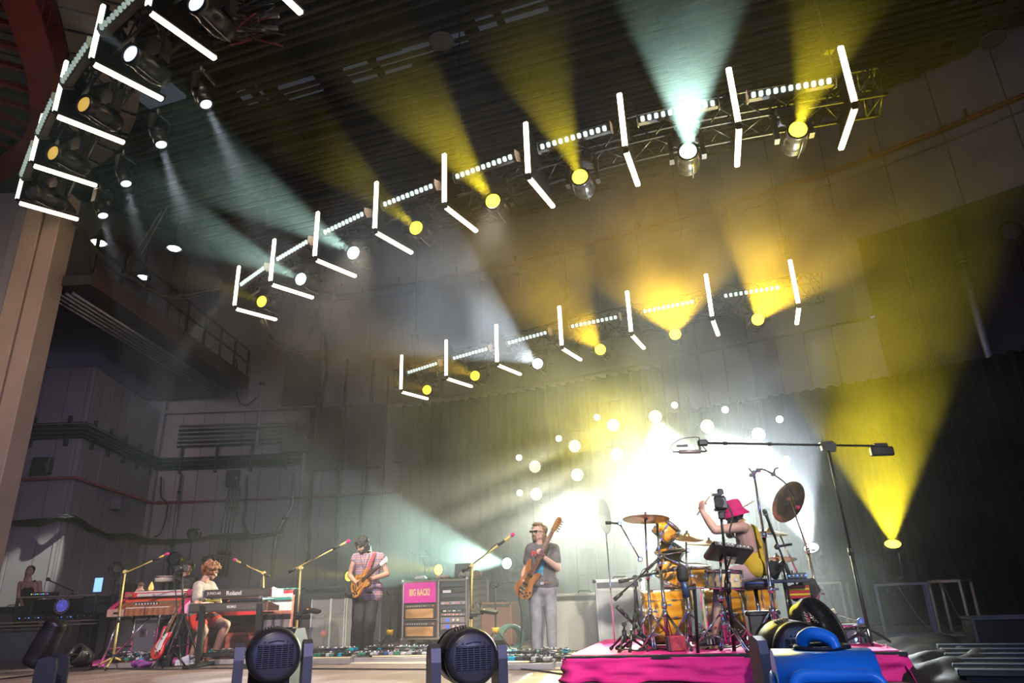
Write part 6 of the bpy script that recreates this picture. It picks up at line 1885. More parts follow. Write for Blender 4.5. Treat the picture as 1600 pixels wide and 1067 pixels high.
# serape blanket over the right end
t0 = V(cons.location)
sb = ramp_mat('serape_stripes', lambda nt: (lambda g: (g.outputs['Z'], g.inputs[0]))(nt.nodes.new('ShaderNodeSeparateXYZ')), [(0, (.55, .46, .42)), (.22, (.55, .46, .42)), (.28, (.05, .05, .06)), (.40, (.36, .14, .09)), (.48, (.70, .66, .62)), (.64, (.70, .64, .62)), (.67, (.06, .06, .06)), (.72, (.04, .30, .24)), (.78, (.72, .66, .6)), (.86, (.65, .03, .05)), (.93, (.05, .06, .06)), (.97, (.06, .34, .27)), (1, (.72, .7, .68))], .95, interp='CONSTANT', vscale=(1, 1, 1.5))
q = MB()
bw = .40
def bl(u, v):
    # v 0..1: hem on the camera side, over the top, down at the far end
    x = (u - .5) * bw; s = v * 1.15
    if s < .62: y, z = -.02 - .015 * math.sin(u * 17) - .02 * (1 - s / .62), s
    elif s < .80: a = (s - .62) / .18 * PI / 2; y, z = .10 * math.sin(a), .62 + .035 * math.sin(a)
    else: y, z = .10 + (s - .80) * .9, .655
    return V((x * (1 + .10 * (1 - v)), y + .012 * math.sin(u * 23 + v * 5), z + .006 * math.sin(u * 30)))
q.grid(bl, 24, 40)
bo = q.build('serape_blanket', sb, None, 'striped serape blanket draped over the organ end', 'blanket')
so = bo.modifiers.new('t', 'SOLIDIFY'); so.thickness = .012
bo.location = (aty(432, 985, 11.7).x, 11.72, .40)
for k in range(22):
    q = MB(); x = (k / 21 - .5) * bw * 1.1; q.tube([(x, -.045, .01), (x + random.uniform(-.01, .01), -.05, -.05), (x + random.uniform(-.02, .02), -.05, -.10 - random.random() * .04)], .0045, 4); q.build('fringe_tassel', mat('cream_fringe', (.70, .62, .55), .95), bo)
# chair stool for the player
st = thing('piano_stool', 'black piano stool under the seated player', 'stool', (KB.x - .08, KB.y + .08, 0))
q = MB(); q.lathe([(.001, .47), (.16, .47), (.19, .44), (.19, .40), (.001, .39)], n=24); q.build('seat', mat('black_vinyl', (.03, .03, .032), .4), st)
q = MB(); q.cyl((0, 0, .12), (0, 0, .40), .03, n=12); q.build('post', chrome, st)
for k in range(4): a = k * PI / 2 + .4; q = MB(); q.cyl((0, 0, .16), (.24 * math.cos(a), .24 * math.sin(a), .015), .016, n=8); q.build('leg', chrome, st)

# ---- red guitar on its stand
rx = V((.34, .10, .93)).normalized(); rz_ = V((-.62, -.72, .30)); rz_ = (rz_ - rx * rz_.dot(rx)).normalized(); ry = rz_.cross(rx)
gpos = aty(250, 1005, 10.9)
guitar('electric_guitar', 'red solid-body guitar with white pickguard leaning on a stand', loc3(gpos, MX((rx, ry, rz_)).transposed()), STRAT, redk, redk, .62, maple, darkwood, maple, False, white, False, 6)
gs = thing('guitar_stand', 'low black tripod guitar stand under the red guitar', 'guitar stand', (gpos.x + .08, gpos.y + .10, 0))
for a in (.3, 2.4, 4.4):
    q = MB(); q.cyl((0, 0, .30), (.26 * math.cos(a), .26 * math.sin(a), .012), .012, n=8); q.build('leg', black, gs)
q = MB(); q.cyl((0, 0, .26), (.12, .05, .82), .011, n=8); q.build('back_post', black, gs)
q = MB(); q.tube([(-.22, -.20, .16), (-.20, -.20, .10), (-.05, -.05, .12), (.06, -.14, .10), (.08, -.16, .17)], .012, 8); q.build('cradle', rubber, gs)
cloth_heap('purple plaid bag lying under the red guitar', (gpos.x - .17, gpos.y - .12, .012), .30, .2, .13, mat('purple_plaid', (.16, .04, .20), .9, 0, .7, 30), 17, 'bag')
# camera tripod with rags in front of the organ
ct = thing('camera_tripod', 'black tripod with small camera between guitar and organ', 'tripod', (aty(277, 1040, 10.9).x, 10.9, 0))
tp = aty(284, 895, 10.9) - V(ct.location)
q = MB(); q.cyl((0, 0, .7), tp, .016, n=10); q.build('column', black, ct)
for a in (.2, 2.3, 4.5): q = MB(); q.cyl(V((0, 0, .74)), (.32 * math.cos(a), .32 * math.sin(a), .01), .014, n=8); q.build('leg', black, ct)
q = MB(); q.box(tp + V((0, 0, .06)), (.12, .14, .10), b=.015); q.cyl(tp + V((0, -.07, .06)), tp + V((0, -.16, .06)), .04, n=14); q.build('camera_body', blackp, ct)
q = MB(); q.tube(catmull([tp + V((-.04, -.03, .1)), tp + V((-.09, -.05, -.05)), tp + V((-.03, -.04, -.3)), tp + V((.03, -.03, -.6)), V((.02, -.05, .3)), V((.1, -.1, .02))], 6), .008, 6); q.build('cable', m_cable, ct)

# ---- flight cases and clutter behind the organ
cab('road_case', 'grey case stencilled 58 under the red organ', 'case', (aty(248, 985, 13.3).x, 13.3, 0), R(-10), .72, .5, .66, mat('blue_grey_case', (.10, .11, .14), .6), mat('dull_blue_case', (.13, .135, .16), .7))
cc = bpy.data.objects[[o.name for o in bpy.data.objects if o.get('label') == 'grey case stencilled 58 under the red organ'][0]]
text('stencil', '58', .12, mat('stencil_white', (.5, .5, .52), .8), cc, loc3((.16, -.266, .40), frame(V((0, -1, 0)))), .001)
q = MB(); q.box((-.10, -.27, .42), (.15, .02, .12), b=.01); ld = q.build('latch_dish', steel, cc); q = MB(); q.box((-.10, -.285, .42), (.05, .02, .06)); q.build('butterfly', darksteel, ld)

# ---- far left equipment desk
dk = thing('equipment_desk', 'dark equipment desk with pale wooden shelves at far left', 'desk', (aty(88, 1000, 13.9).x, 13.9, 0), R(-2))
wd = mat('pale_shelf_wood', (.42, .33, .24), .6, 0, .15, 8)
for (z, d_, w_) in ((1.10, .5, 1.55), (.66, .7, 1.78), (.60, .7, 1.78)):
    q = MB(); q.box((0, 0, z), (w_, d_, .025), b=.005); q.build('shelf', wd, dk)
for sx in (-1, 1):
    for sy in (-.2, .2):
        q = MB(); q.box((sx * .76, sy, .55), (.045, .045, 1.1)); q.build('upright', darksteel, dk)
q = MB(); q.box((0, .24, .86), (1.5, .02, .40)); q.build('back_panel', black, dk)
random.seed(31)
def gadget(lab, nm, c, rz, w, d, h, m, n, lit):
    t = thing(nm, lab, nm.replace('_', ' '), c, rz)
    q = MB(); q.box((0, 0, h / 2), (w, d, h), b=.006); q.build('case', m, t)
    q = MB(); q.box((0, -d / 2 - .003, h / 2), (w * .94, .008, h * .8), b=.002); fp = q.build('front_panel', darksteel, t)
    for k in range(n):
        q = MB(); q.cyl((-w * .42 + w * .84 * k / max(1, n - 1), -d / 2 - .006, h * .55), (-w * .42 + w * .84 * k / max(1, n - 1), -d / 2 - .02, h * .55), .009, n=7); q.build('knob', lit[k % len(lit)], fp)
    return t
lred, lblue, lgreen = mat('led_red', (.6, .05, .05), .4), mat('led_blue', (.1, .2, .9), .4, emis=(.1, .3, 1), es=1.5), mat('led_green', (.1, .7, .3), .4, emis=(.1, 1, .4), es=1.2)
dl = V(dk.location)
gadget('low black effects unit on the left of the desk shelf', 'effects_unit', dl + V((-.45, 0, .673)), 0, .50, .35, .11, blackp, 8, [lblue, blackp, white])
gadget('black effects unit in the middle of the desk shelf', 'effects_unit', dl + V((.10, 0, .673)), 0, .50, .35, .10, blackp, 8, [white, lblue, blackp])
gadget('black effects unit at the right of the desk shelf', 'effects_unit', dl + V((.58, .02, .673)), 0, .38, .35, .11, blackp, 6, [white, blackp])
gadget('small mixer with coloured knobs on top of the desk', 'mixer', dl + V((-.35, -.05, 1.113)), 0, .36, .3, .07, blackp, 9, [lgreen, lred, lblue])
# crocheted round decoration with blue light
rs = thing('crochet_rosette', 'round pale crochet rosette glowing blue on the desk front', 'decoration', dl + V((.17, -.30, .93)))
for (rr, n, r2) in ((.05, 8, .02), (.09, 12, .022), (.125, 16, .022)):
    for k in range(n):
        a = 2 * PI * k / n
        q = MB(); q.tube([(rr * math.cos(a) + r2 * math.cos(b_), 0, rr * math.sin(a) + r2 * math.sin(b_)) for b_ in [2 * PI * i / 10 for i in range(10)]], .005, 4, True); q.build('crochet_loop', mat('cream_yarn', (.60, .48, .45), .9), rs)
q = MB(); q.lathe([(.001, 0), (.11, 0)], loc3((0, .02, 0), frame(V((0, -1, 0)))), 20); q.build('backlight', mat('blue_glow', (.1, .1, .6), .4, emis=(.10, .12, .9), es=.8), rs)
q = MB(); q.cyl((0, .03, -.25), (0, .03, .02), .008, n=6); q.build('stem', black, rs)
# amplifier cases under the desk
cab('road_case', 'grey flight case under the desk at far left', 'case', (dl.x - .25, dl.y - .3, 0), R(-2), .95, .55, .56, mat('dull_grey_case', (.17, .16, .16), .6), MATS['dull_blue_case'])
cab('road_case', 'black case left of the desk at the picture edge', 'case', (aty(8, 1000, 14.2).x, 14.2, 0), R(-2), .8, .6, .95, tolex, gg)
cab('road_case', 'tall black rack right of the desk', 'case', (aty(172, 980, 14.3).x, 14.3, 0), R(-6), .85, .6, 1.08, tolex, gg)
# microphone in front of the woman, tablet with blue screen
mb_ = V((dl.x + .12, dl.y + .05, 1.113))
t = thing('microphone_stand', 'short black microphone stand on the desk before the woman', 'microphone stand', mb_)
q = MB(); q.lathe([(.001, .02), (.08, .018), (.085, 0), (.001, 0)], n=18); q.build('round_base', black, t)
e_ = aty(75, 905, 13.95) - mb_
q = MB(); q.tube([(0, 0, .01), (.0, 0, .08), e_ + V((.05, 0, -.03)), e_], .012, 8); q.build('gooseneck', black, t)
q = MB(); q.ell(e_, .035, 12, 8); q.build('mic_grille', darksteel, t)
tp_ = aty(154, 912, 14.0)
t = thing('tablet', 'tablet with bright blue screen beside the desk', 'tablet', V((tp_.x, tp_.y, 1.09)), R(5))
hh = .28
q = MB(); q.box((0, 0, .06 + hh / 2), (.17, .012, hh), b=.004); q.build('case', blackp, t)
q = MB(); q.box((0, -.008, .06 + hh / 2), (.15, .003, hh * .92), b=0); q.build('screen', mat('blue_screen', (.2, .4, .9), .3, emis=(.25, .50, 1), es=1.6), t)
q = MB(); q.cyl((0, .01, 0), (0, .01, .08), .012, n=8); q.build('stem', black, t)
# small black stage lights behind the keyboards
def par(lab, p, d, stem=.6, doors=True, S=1.0):
    t = thing('par_light', lab, 'stage light', p, 0, 'small black stage lights')
    F = frame(d).to_4x4()
    q = MB(); q.lathe([(.001, -.16 * S), (.06 * S, -.16 * S), (.085 * S, -.1 * S), (.095 * S, .06 * S), (.088 * S, .06 * S), (.08 * S, -.02 * S)], F, 18); q.build('can', black, t)
    q = MB(); q.lathe([(.001, -.02 * S), (.08 * S, -.02 * S)], F, 18); q.build('lens', mat('dark_lens', (.1, .11, .13), .08), t)
    if doors:
        for k in range(4):
            a = k * PI / 2; q = MB(); q.box((.12 * S * math.cos(a), .12 * S * math.sin(a), .10 * S), (.12 * S if k % 2 else .012, .012 if k % 2 else .12 * S, .1 * S), m=F @ MX.Rotation(0, 4, 'Z'), b=0); q.build('barn_door', black, t)
    q = MB(); q.tube([F @ V((.11 * S, 0, -.05 * S)), V((0, 0, -.16 * S)), F @ V((-.11 * S, 0, -.05 * S))], .008, 6); q.build('yoke', black, t)
    q = MB(); q.cyl((0, 0, -.16 * S), (0, 0, -stem), .012, n=8); q.build('pole', black, t)
    for a in (.4, 2.5, 4.6):
        q = MB(); q.cyl((0, 0, -stem + .18), (.2 * math.cos(a), .2 * math.sin(a), -stem + .01), .011, n=6); q.build('leg', black, t)
def par_px(lab, px, py, Y, d, **k):
    p = aty(px, py, Y); par(lab, p, d, stem=p.z - .0, **k)
par_px('small black stage light on a stand behind the left boom microphone', 183, 888, 13.3, V((.4, -1, -.3)))
par_px('round black disc light behind the red keyboard', 273, 873, 14.0, V((.1, -1, .05)), doors=False, S=1.35)
par_px('black barn-door light high above the players', 301, 834, 14.6, V((.7, -.6, -.3)))
par_px('black barn-door light beside the curly-haired player', 326, 876, 14.0, V((.7, -.6, -.2)))
# black equipment cluster right of the tablet
cab('monitor_speaker', 'small black monitor box behind the left boom stand', 'speaker', (aty(205, 915, 14.0).x, 14.0, 0), R(-8), .34, .3, 1.28, tolex, gg, handle=False)
cab('road_case', 'low black case behind the boom stand at left', 'case', (aty(190, 990, 13.2).x - .15, 13.6, 0), R(-8), .8, .5, .75, tolex, gg)
# black moving light lying at the left edge on the deck
# ================================================================== drum riser
RH = RISER_H
rp = [atz(885, 1024, RH), atz(1395, 1012, RH)]
r0 = V((.42, 7.42, 0)); rdx = V((math.cos(R(-15)), math.sin(R(-15)), 0)); rdy = V((-rdx.y, rdx.x, 0))
RW, RD = 3.05, 2.55
ris = thing('drum_riser', 'low drum riser covered in pink cloth', 'riser', r0, R(-15))
dpink = mat('hot_pink_cloth', (.66, .010, .22), .8, 0, .14, 4)
q = MB(); q.box((RW / 2, RD / 2, RH - .03), (RW, RD, .06), b=.01); q.build('platform', black, ris)
q = MB(); q.box((RW / 2, RD / 2 + .03, RH + .004), (RW - .06, RD - .1, .008), b=.002); q.build('top_carpet', dpink, ris)
q = MB(); q.box((RW / 2, -.012, RH - .014), (RW + .02, .03, .04), b=.006); q.build('front_trim', black, ris)
for x in (.3, RW / 2, RW - .3):
    for y in (.3, RD - .3):
        q = MB(); q.box((x, y, (RH - .06) / 2), (.08, .08, RH - .06)); q.build('leg', black, ris)
def skirt(u, v):
    L = RW + RD * .9
    s = u * L - RD * .45
    if s < 0: p = V((0, -s, 0)); n = V((-1, 0, 0))
    elif s > RW: p = V((RW, s - RW, 0)); n = V((1, 0, 0))
    else: p = V((s, 0, 0)); n = V((0, -1, 0))
    fold = math.sin(s * 11 + 2.2 * math.sin(s * 2.7)) * .030 + .05 * NZ.noise(V((s * 6, v * 2.5, 0))) + .05 * NZ.noise(V((s * 2.6, v * 4, 4)))
    out = .028 + .012 * (1 - v) + (fold + .02) * (.25 + .75 * (1 - v)) + .05 * max(0, (.35 - v)) ** 1.2 * 2
    return p + n * out + V((0, 0, .004 + v * (RH - .02) + .006 * NZ.noise(V((s * 7, v * 6, 9)))))
q = MB(); q.grid(skirt, 220, 14)
sk = q.build('cloth_skirt', dpink, ris, 'gathered pink cloth skirt'); so = sk.modifiers.new('t', 'SOLIDIFY'); so.thickness = .006
# loose pink cloth trailing off the right end
def trail(u, v):
    a = V((3.35, 7.3, 0)); b = atz(1398, 1060, 0)
    p = a.lerp(b, u) + V((.35 * v * (1 - .3 * u), .75 * (v - .5), 0))
    h = .22 * (1 - u) ** .8 * (1 - v * .5) + .07 * abs(math.sin(v * 8 + u * 3)) * (1 - .4 * u) + .05 * NZ.noise(V((u * 5, v * 7, 1)))
    return V((p.x, p.y, max(.006, h)))
q = MB(); q.grid(trail, 30, 30); o = q.build('loose_cloth', dpink, None, 'loose pink cloth trailing to the floor at the right riser end', 'cloth')
so = o.modifiers.new('t', 'SOLIDIFY'); so.thickness = .006

# ================================================================== drum kit
amber = ramp_mat('amber_drum_lacquer', t_wave(3, 3, 'Z', detail=3), [(0, (.72, .28, .02)), (1, (.88, .42, .04))], .22, spec=.6)
skinw = mat('coated_drumhead', (.78, .76, .72), .5, 0, .05)
bronze = ramp_mat('cymbal_bronze', t_noise(30, 2), [(.3, (.62, .40, .20)), (.7, (.78, .54, .30))], .28, .95, bump=.05)
bronze_dk = ramp_mat('aged_cymbal_bronze', t_noise(9, 5), [(.25, (.28, .17, .10)), (.6, (.55, .36, .22)), (.85, (.66, .46, .30))], .38, .9, bump=.1)
cream_w = ramp_mat('cream_maple_shell', t_wave(3, 2, 'Z'), [(0, (.66, .50, .24)), (1, (.76, .62, .34))], .35)
def drum(lab, c, axis, rad, dep, m, lugs=8, badge=True, head=skinw, hoopm=None):
    """c: centre of the shell, axis: towards the batter head"""
    c = V(c)
    t = thing('drum', lab, 'drum', c, 0, 'drums of the kit')
    F = frame(axis).to_4x4()
    q = MB(); q.lathe([(rad, -dep / 2), (rad, dep / 2), (rad - .012, dep / 2), (rad - .012, -dep / 2), (rad, -dep / 2)], F, 32); q.build('shell', m, t)
    for s in (-1, 1):
        q = MB(); q.lathe([(.001, s * (dep / 2 + .004)), (rad + .002, s * (dep / 2 + .002))], F, 32); q.build('head', head, t)
        q = MB(); q.lathe([(rad + .004, s * (dep / 2 - .012)), (rad + .016, s * (dep / 2 - .012)), (rad + .016, s * (dep / 2 + .014)), (rad + .004, s * (dep / 2 + .014)), (rad + .004, s * (dep / 2 - .012))], F, 32); q.build('hoop', hoopm or chrome, t)
    for k in range(lugs):
        a = 2 * PI * k / lugs; u = V((math.cos(a), math.sin(a), 0))
        for s in ((-1, 1) if dep > .16 else (0,)):
            q = MB(); q.box((0, 0, 0), (.020, .022, .05), m=F @ loc3(u * (rad + .010) + V((0, 0, s * dep * .26)), MX.Rotation(a, 3, 'Z')), b=.004); q.build('lug', chrome, t)
        q = MB(); q.cyl(F @ (u * (rad + .020) + V((0, 0, -dep / 2))), F @ (u * (rad + .020) + V((0, 0, dep / 2))), .004, n=6); q.build('tension_rod', chrome, t)
    if badge:
        a = -PI / 2 + .4
        q = MB(); q.box((0, 0, 0), (.006, .05, .03), m=F @ loc3(V((math.cos(a), math.sin(a), 0)) * (rad + .003), MX.Rotation(a, 3, 'Z')), b=.002); q.build('badge', white, t)
    return t
def cymbal(lab, c, n, rad, m=bronze):
    t = thing('cymbal', lab, 'cymbal', c, 0, 'cymbals of the kit')
    F = frame(n).to_4x4()
    q = MB(); q.lathe([(.012, .030), (.03, .028), (rad * .18, .006), (rad * .22, 0), (rad * .6, -.008), (rad, -.022), (rad, -.0245), (rad * .6, -.0105), (rad * .22, -.003), (rad * .17, .003), (.03, .024), (.012, .026)], F, 40); q.build('plate', m, t)
    for k in range(5):
        rr = rad * (.35 + .13 * k); zz = -.004 - .016 * ((rr / rad) - .22) / .78
        q = MB(); q.lathe([(rr, zz + .0012), (rr + .004, zz + .0016), (rr + .008, zz + .001)], F, 40); q.build('lathe_groove', bronze_dk, t)
    q = MB(); q.cyl(F @ V((0, 0, .02)), F @ V((0, 0, .06)), .016, .012, 10); q.build('wing_nut', darksteel, t)
    q = MB(); q.cyl(F @ V((0, 0, -.03)), F @ V((0, 0, -.005)), .02, n=10); q.build('felt', mat('grey_felt', (.3, .29, .28), .9), t)
    return t
def stand(lab, base, top, legs=True, rz=.3, r=.013, foot=.30, arm=None, name='cymbal_stand', m=chrome, z0=RH, coll=.42):
    base, top = V(base), V(top)
    t = thing(name, lab, name.replace('_', ' '), base, 0, 'chrome stands of the kit')
    f = lambda p: V(p) - base
    mid = V((base.x, base.y, base.z + (top.z - base.z) * .55)) if arm is None else V(arm)
    q = MB(); q.cyl((0, 0, .06), f(mid), r * 1.25, n=12); q.build('lower_tube', m, t)
    q = MB(); q.cyl(f(mid), f(top), r * .85, n=10); q.build('upper_tube', m, t)
    d = f(mid).normalized()
    for k, h in ((0, 1.0), (1, .5)):
        p = f(mid) * h
        q = MB(); q.cyl(p - d * .035, p + d * .03, r * 1.9, n=12); q.build('height_clamp', m, t)
        q = MB(); q.cyl(p + V((0, -.02, 0)), p + V((.045, -.035, 0)), .007, n=6); q.box(p + V((.055, -.04, 0)), (.03, .01, .022)); q.build('wing_bolt', m, t)
    if legs:
        hz = .34
        q = MB(); q.cyl((0, 0, hz - .03), (0, 0, hz + .03), r * 2.1, n=12); q.build('leg_collar', m, t)
        for k in range(3):
            a = rz + k * 2 * PI / 3; u = V((math.cos(a), math.sin(a), 0)); s = V((-u.y, u.x, 0)) * .012
            for sg in (-1, 1):
                q = MB(); q.tube([V((0, 0, hz)) + u * .02 + s * sg, u * foot + V((0, 0, .012)) + s * sg], .008, 6); lo = q.build('leg', m, t)
            q = MB(); q.cyl(V((0, 0, .10)), u * foot * .52 + V((0, 0, hz * .5)), .006, n=6); q.build('leg_brace', m, t)
            q = MB(); q.ell(u * foot + V((0, 0, .016)), (.022, .022, .015), 10, 6); q.build('rubber_foot', rubber, t)
    return t
dy = lambda px, py, Y: aty(px, py, Y)
def fl(px, Y): p = aty(px, 950, Y); p.z = RH + .008; return p
# bass drum (kick) on its side and a second one at right
kp = dy(1038, 964, 8.35); kp.z = RH + .30
kax = V((-.25, .97, 0))
drum('large amber bass drum at the left of the kit', kp, V((.97, -.16, 0)), .285, .46, amber, 10)
k2 = dy(1130, 962, 8.9); k2.z = RH + .30
drum('amber bass drum behind the snare stand', k2, V((.97, -.16, 0)), .285, .42, amber, 10, False)
ft = dy(1185, 955, 8.75); ft.z = RH + .36
drum('amber floor tom behind the drum throne', ft, V((0, 0, 1)), .215, .42, amber, 8)
# rack toms in a fan
drum('small amber tom standing highest at the left of the kit', dy(1041, 829, 8.35), V((.62, -.25, .72)), .125, .20, amber, 6)
drum('amber tom tilted below the smallest tom', dy(1047, 862, 8.45), V((.55, -.2, .80)), .14, .21, amber, 6)
drum('amber tom above the left bass drum', dy(1050, 891, 8.3), V((.45, -.25, .86)), .155, .24, amber, 6)
drum('amber tom right of the low ride cymbal', dy(1087, 899, 8.5), V((.05, -.15, .98)), .165, .22, amber, 6)
drum('cream wooden snare drum in front of the drummer', dy(1132, 905, 7.55), V((.06, -.05, .99)), .178, .165, cream_w, 8)
drum('amber side tom behind the snare drum', dy(1060, 935, 8.9), V((0, 0, 1)), .17, .3, amber, 6, False)
# chrome snare on the floor to the right
ss = atz(1332, 1006, RH); ss.z = RH + .085
drum('chrome snare drum standing on the riser at right', (ss.x, ss.y, RH + .1), V((0, 0, 1)), .178, .165, chrome, 8)
bp_ = thing('drum_beater', 'bass drum beater resting above the chrome snare', 'beater', (ss.x, ss.y, RH + .195))
q = MB(); q.cyl((.13, .0, .012), (-.13, 0, .10), .005, n=8); q.build('rod', chrome, bp_)
q = MB(); q.cyl((-.13, -.02, .085), (-.14, .02, .13), .028, n=12); q.build('felt_head', mat('cream_felt', (.62, .50, .38), .9), bp_)
q = MB(); q.lathe([(.001, .02), (.05, .015), (.055, 0), (.05, -.015), (.001, -.02)], loc3((.14, 0, .0), frame(V((.3, -1, .2)))), 16); q.build('hub', mat('blue_plastic', (.08, .18, .6), .4), bp_)

# cymbals
cymbal('large bronze crash cymbal at the left of the kit', dy(1009, 808, 8.0), V((.05, .10, 1)), .265)
cymbal('bronze splash cymbal above the toms', dy(1073, 837, 8.1), V((.06, -.32, .95)), .185)
cymbal('small bronze cymbal edge-on below the splash', dy(1053, 858, 8.15), V((-.05, .06, 1)), .16)
cymbal('wide bronze ride cymbal behind the electronic pad', dy(1108, 848, 8.3), V((.06, -.12, 1)), .27)
cymbal('large tilted bronze crash cymbal at the right of the kit', dy(1230, 783, 8.35), V((-.40, .72, .50)), .262, bronze_dk)
cymbal('cymbal with holes behind the drummer', dy(1203, 829, 8.6), V((.1, -.25, .95)), .2)
cymbal('bright low cymbal right of the drummer', dy(1214, 872, 8.5), V((.05, .12, 1)), .22)
q = MB(); q.lathe([(.001, .004), (.135, 0), (.14, -.004), (.001, -.002)], loc3((0, 0, 0), frame(V((.55, -.8, .1)))) @ MX.Diagonal((.75, 1.6, 1, 1)), 30)
o = q.build('oval_disc', mat('pale_plastic_disc', (.55, .62, .52), .5), None, 'tall pale oval disc standing left of the crash cymbal', 'disc'); o.location = dy(945, 806, 8.9)
q = MB(); q.cyl((0, 0, -.22), (0, 0, -dy(945, 806, 8.9).z + RH), .01, n=8); q.build('post', chrome, o)

# stands
stand('chrome stand of the left crash cymbal', fl(1014, 7.95), dy(1008, 812, 8.0), rz=.4, arm=dy(1012, 900, 7.97))
stand('thick chrome stand carrying the small toms', fl(1038, 7.75), dy(1027, 818, 7.95), rz=1.2, r=.016, arm=dy(1031, 880, 7.85))
stand('chrome stand of the splash cymbal', fl(1074, 7.8), dy(1072, 842, 8.05), rz=.1, arm=dy(1073, 900, 7.85))
stand('chrome stand of the electronic pad in front of the drummer', fl(1128, 7.3), dy(1126, 868, 7.3), rz=.8, r=.016, foot=.34)
stand('chrome snare drum stand', fl(1135, 7.6), dy(1133, 918, 7.58), rz=2.0, r=.012)
stand('tall chrome stand with camera clamp beside the drummer', fl(1206, 7.45), dy(1178, 740, 7.6), rz=.2, r=.017, arm=dy(1193, 835, 7.52))
stand('chrome stand of the tilted crash cymbal', fl(1283, 8.3), dy(1236, 785, 8.36), rz=.9, arm=dy(1262, 860, 8.33), m=mat('warm_chrome', (.70, .58, .48), .2, 1, .05))
stand('chrome stand behind the clamp stand', fl(1262, 8.6), dy(1218, 835, 8.6), rz=.5, arm=dy(1248, 900, 8.6), m=MATS['warm_chrome'])
# tom mount arms
for (a, b_, lab) in (((1030, 868), (1075, 860), 'chrome arm holding the splash cymbal'), ((1000, 874), (968, 818), 'thin chrome rod with a small microphone at the left')):
    A, B_ = dy(*a, 7.9), dy(*b_, 8.0)
    t = thing('mount_arm', lab, 'mount arm', A)
    q = MB(); q.tube([(0, 0, 0), B_ - A], .009, 8); q.build('rod', chrome, t)
    q = MB(); q.box((0, 0, 0), (.05, .05, .05), b=.01); q.build('clamp', chrome, t)
    q = MB(); q.box(B_ - A, (.045, .045, .045), b=.01); q.build('clamp', chrome, t)
    if b_[0] < 1000:
        q = MB(); q.cyl(B_ - A, B_ - A + V((-.10, -.02, .01)), .012, n=10); q.cyl(B_ - A + V((-.10, -.02, .01)), B_ - A + V((-.16, -.02, .012)), .02, n=12); q.build('microphone', blackp, t)
# drum throne and its post
th = thing('drum_throne', 'round black drum throne under the drummer', 'throne', (DB.x, DB.y, RH))
hz = DP(1177, 905).z
q = MB(); q.lathe([(.001, hz), (.16, hz), (.195, hz - .02), (.2, hz - .07), (.19, hz - .10), (.001, hz - .10)], n=28); q.build('seat', mat('black_vinyl', (.03, .03, .032), .4), th)
q = MB(); q.lathe([(.201, hz - .03), (.204, hz - .03), (.204, hz - .05), (.201, hz - .05)], n=28); q.build('piping', mat('blue_piping', (.05, .10, .3), .5), th)
q = MB(); q.cyl((0, 0, .1), (0, 0, hz - .1), .022, n=12); q.build('post', chrome, th)
for k in range(3):
    a = k * 2 * PI / 3 + .5; q = MB(); q.tube([(0, 0, .34), (.27 * math.cos(a), .27 * math.sin(a), .015)], .012, 8); q.build('leg', chrome, th)
# electronic sample pad, tilted towards the drummer
pdp = dy(1138, 864, 7.25)
sp = thing('sample_pad', 'black electronic drum pad tilted on its stand', 'drum pad', pdp)
SM = MX.Rotation(R(4), 4, 'Z') @ MX.Rotation(R(9), 4, 'Y') @ MX.Rotation(R(-22), 4, 'X')
q = MB(); q.box((0, 0, 0), (.42, .32, .07), m=SM, b=.02); q.build('case', blackp, sp)
for i in range(3):
    for j in range(2):
        q = MB(); q.box((-.13 + i * .13, -.05 + j * .13, .038), (.115, .11, .012), m=SM, b=.005); q.build('pad', rubber, sp)
q = MB(); q.box((0, -.165, .0), (.34, .012, .04), m=SM, b=.004); rp2 = q.build('rear_panel', darksteel, sp)
for k in range(8): q = MB(); q.cyl(SM @ V((-.14 + k * .04, -.17, 0)), SM @ V((-.14 + k * .04, -.18, 0)), .009, n=8); q.build('jack_socket', steel, rp2)
q = MB(); q.box((0, .02, -.06), (.14, .12, .04), m=SM, b=.008); q.build('mount_plate', chrome, sp)
# camera light on tall stand in front of the drummer
cb = atz(1152, 1058, 0)
cl_ = thing('camera_stand', 'tall black stand with a small camera in front of the drum riser', 'stand', cb)
tp = aty(1126, 800, 6.75) - cb
q = MB(); q.cyl((0, 0, .1), tp * .55, .019, n=12); q.build('lower_pole', black, cl_)
q = MB(); q.cyl(tp * .55, tp, .013, n=12); q.build('upper_pole', black, cl_)
q = MB(); q.cyl(tp * .55 - V((0, 0, .05)), tp * .55 + V((0, 0, .04)), .026, n=12); q.build('clutch', blackp, cl_)
q = MB(); q.cyl((0, 0, .08), (0, 0, .24), .03, n=12); q.build('leg_collar', blackp, cl_)
for a in (.1, 2.4, 4.0): q = MB(); q.cyl((0, 0, .20), (.42 * math.cos(a), .42 * math.sin(a), .012), .013, n=8); q.build('leg', black, cl_)
q = MB(); q.box(tp + V((0, 0, .08)), (.12, .11, .14), b=.02); cbod = q.build('camera_body', blackp, cl_)
q = MB(); q.cyl(tp + V((-.02, -.055, .08)), tp + V((-.03, -.10, .08)), .045, n=16); q.build('lens_hood', black, cbod)
q = MB(); q.box(tp + V((.03, -.06, .08)), (.05, .012, .10), b=.004); q.build('rear_screen', darksteel, cbod)
q = MB(); q.box(tp + V((.02, 0, .19)), (.06, .06, .06), b=.012); q.box(tp + V((-.02, 0, .165)), (.10, .08, .02)); q.build('top_light', blackp, cbod)
q = MB(); q.box(tp - V((0, 0, .03)), (.06, .05, .07), b=.01); q.build('tilt_head', blackp, cl_)
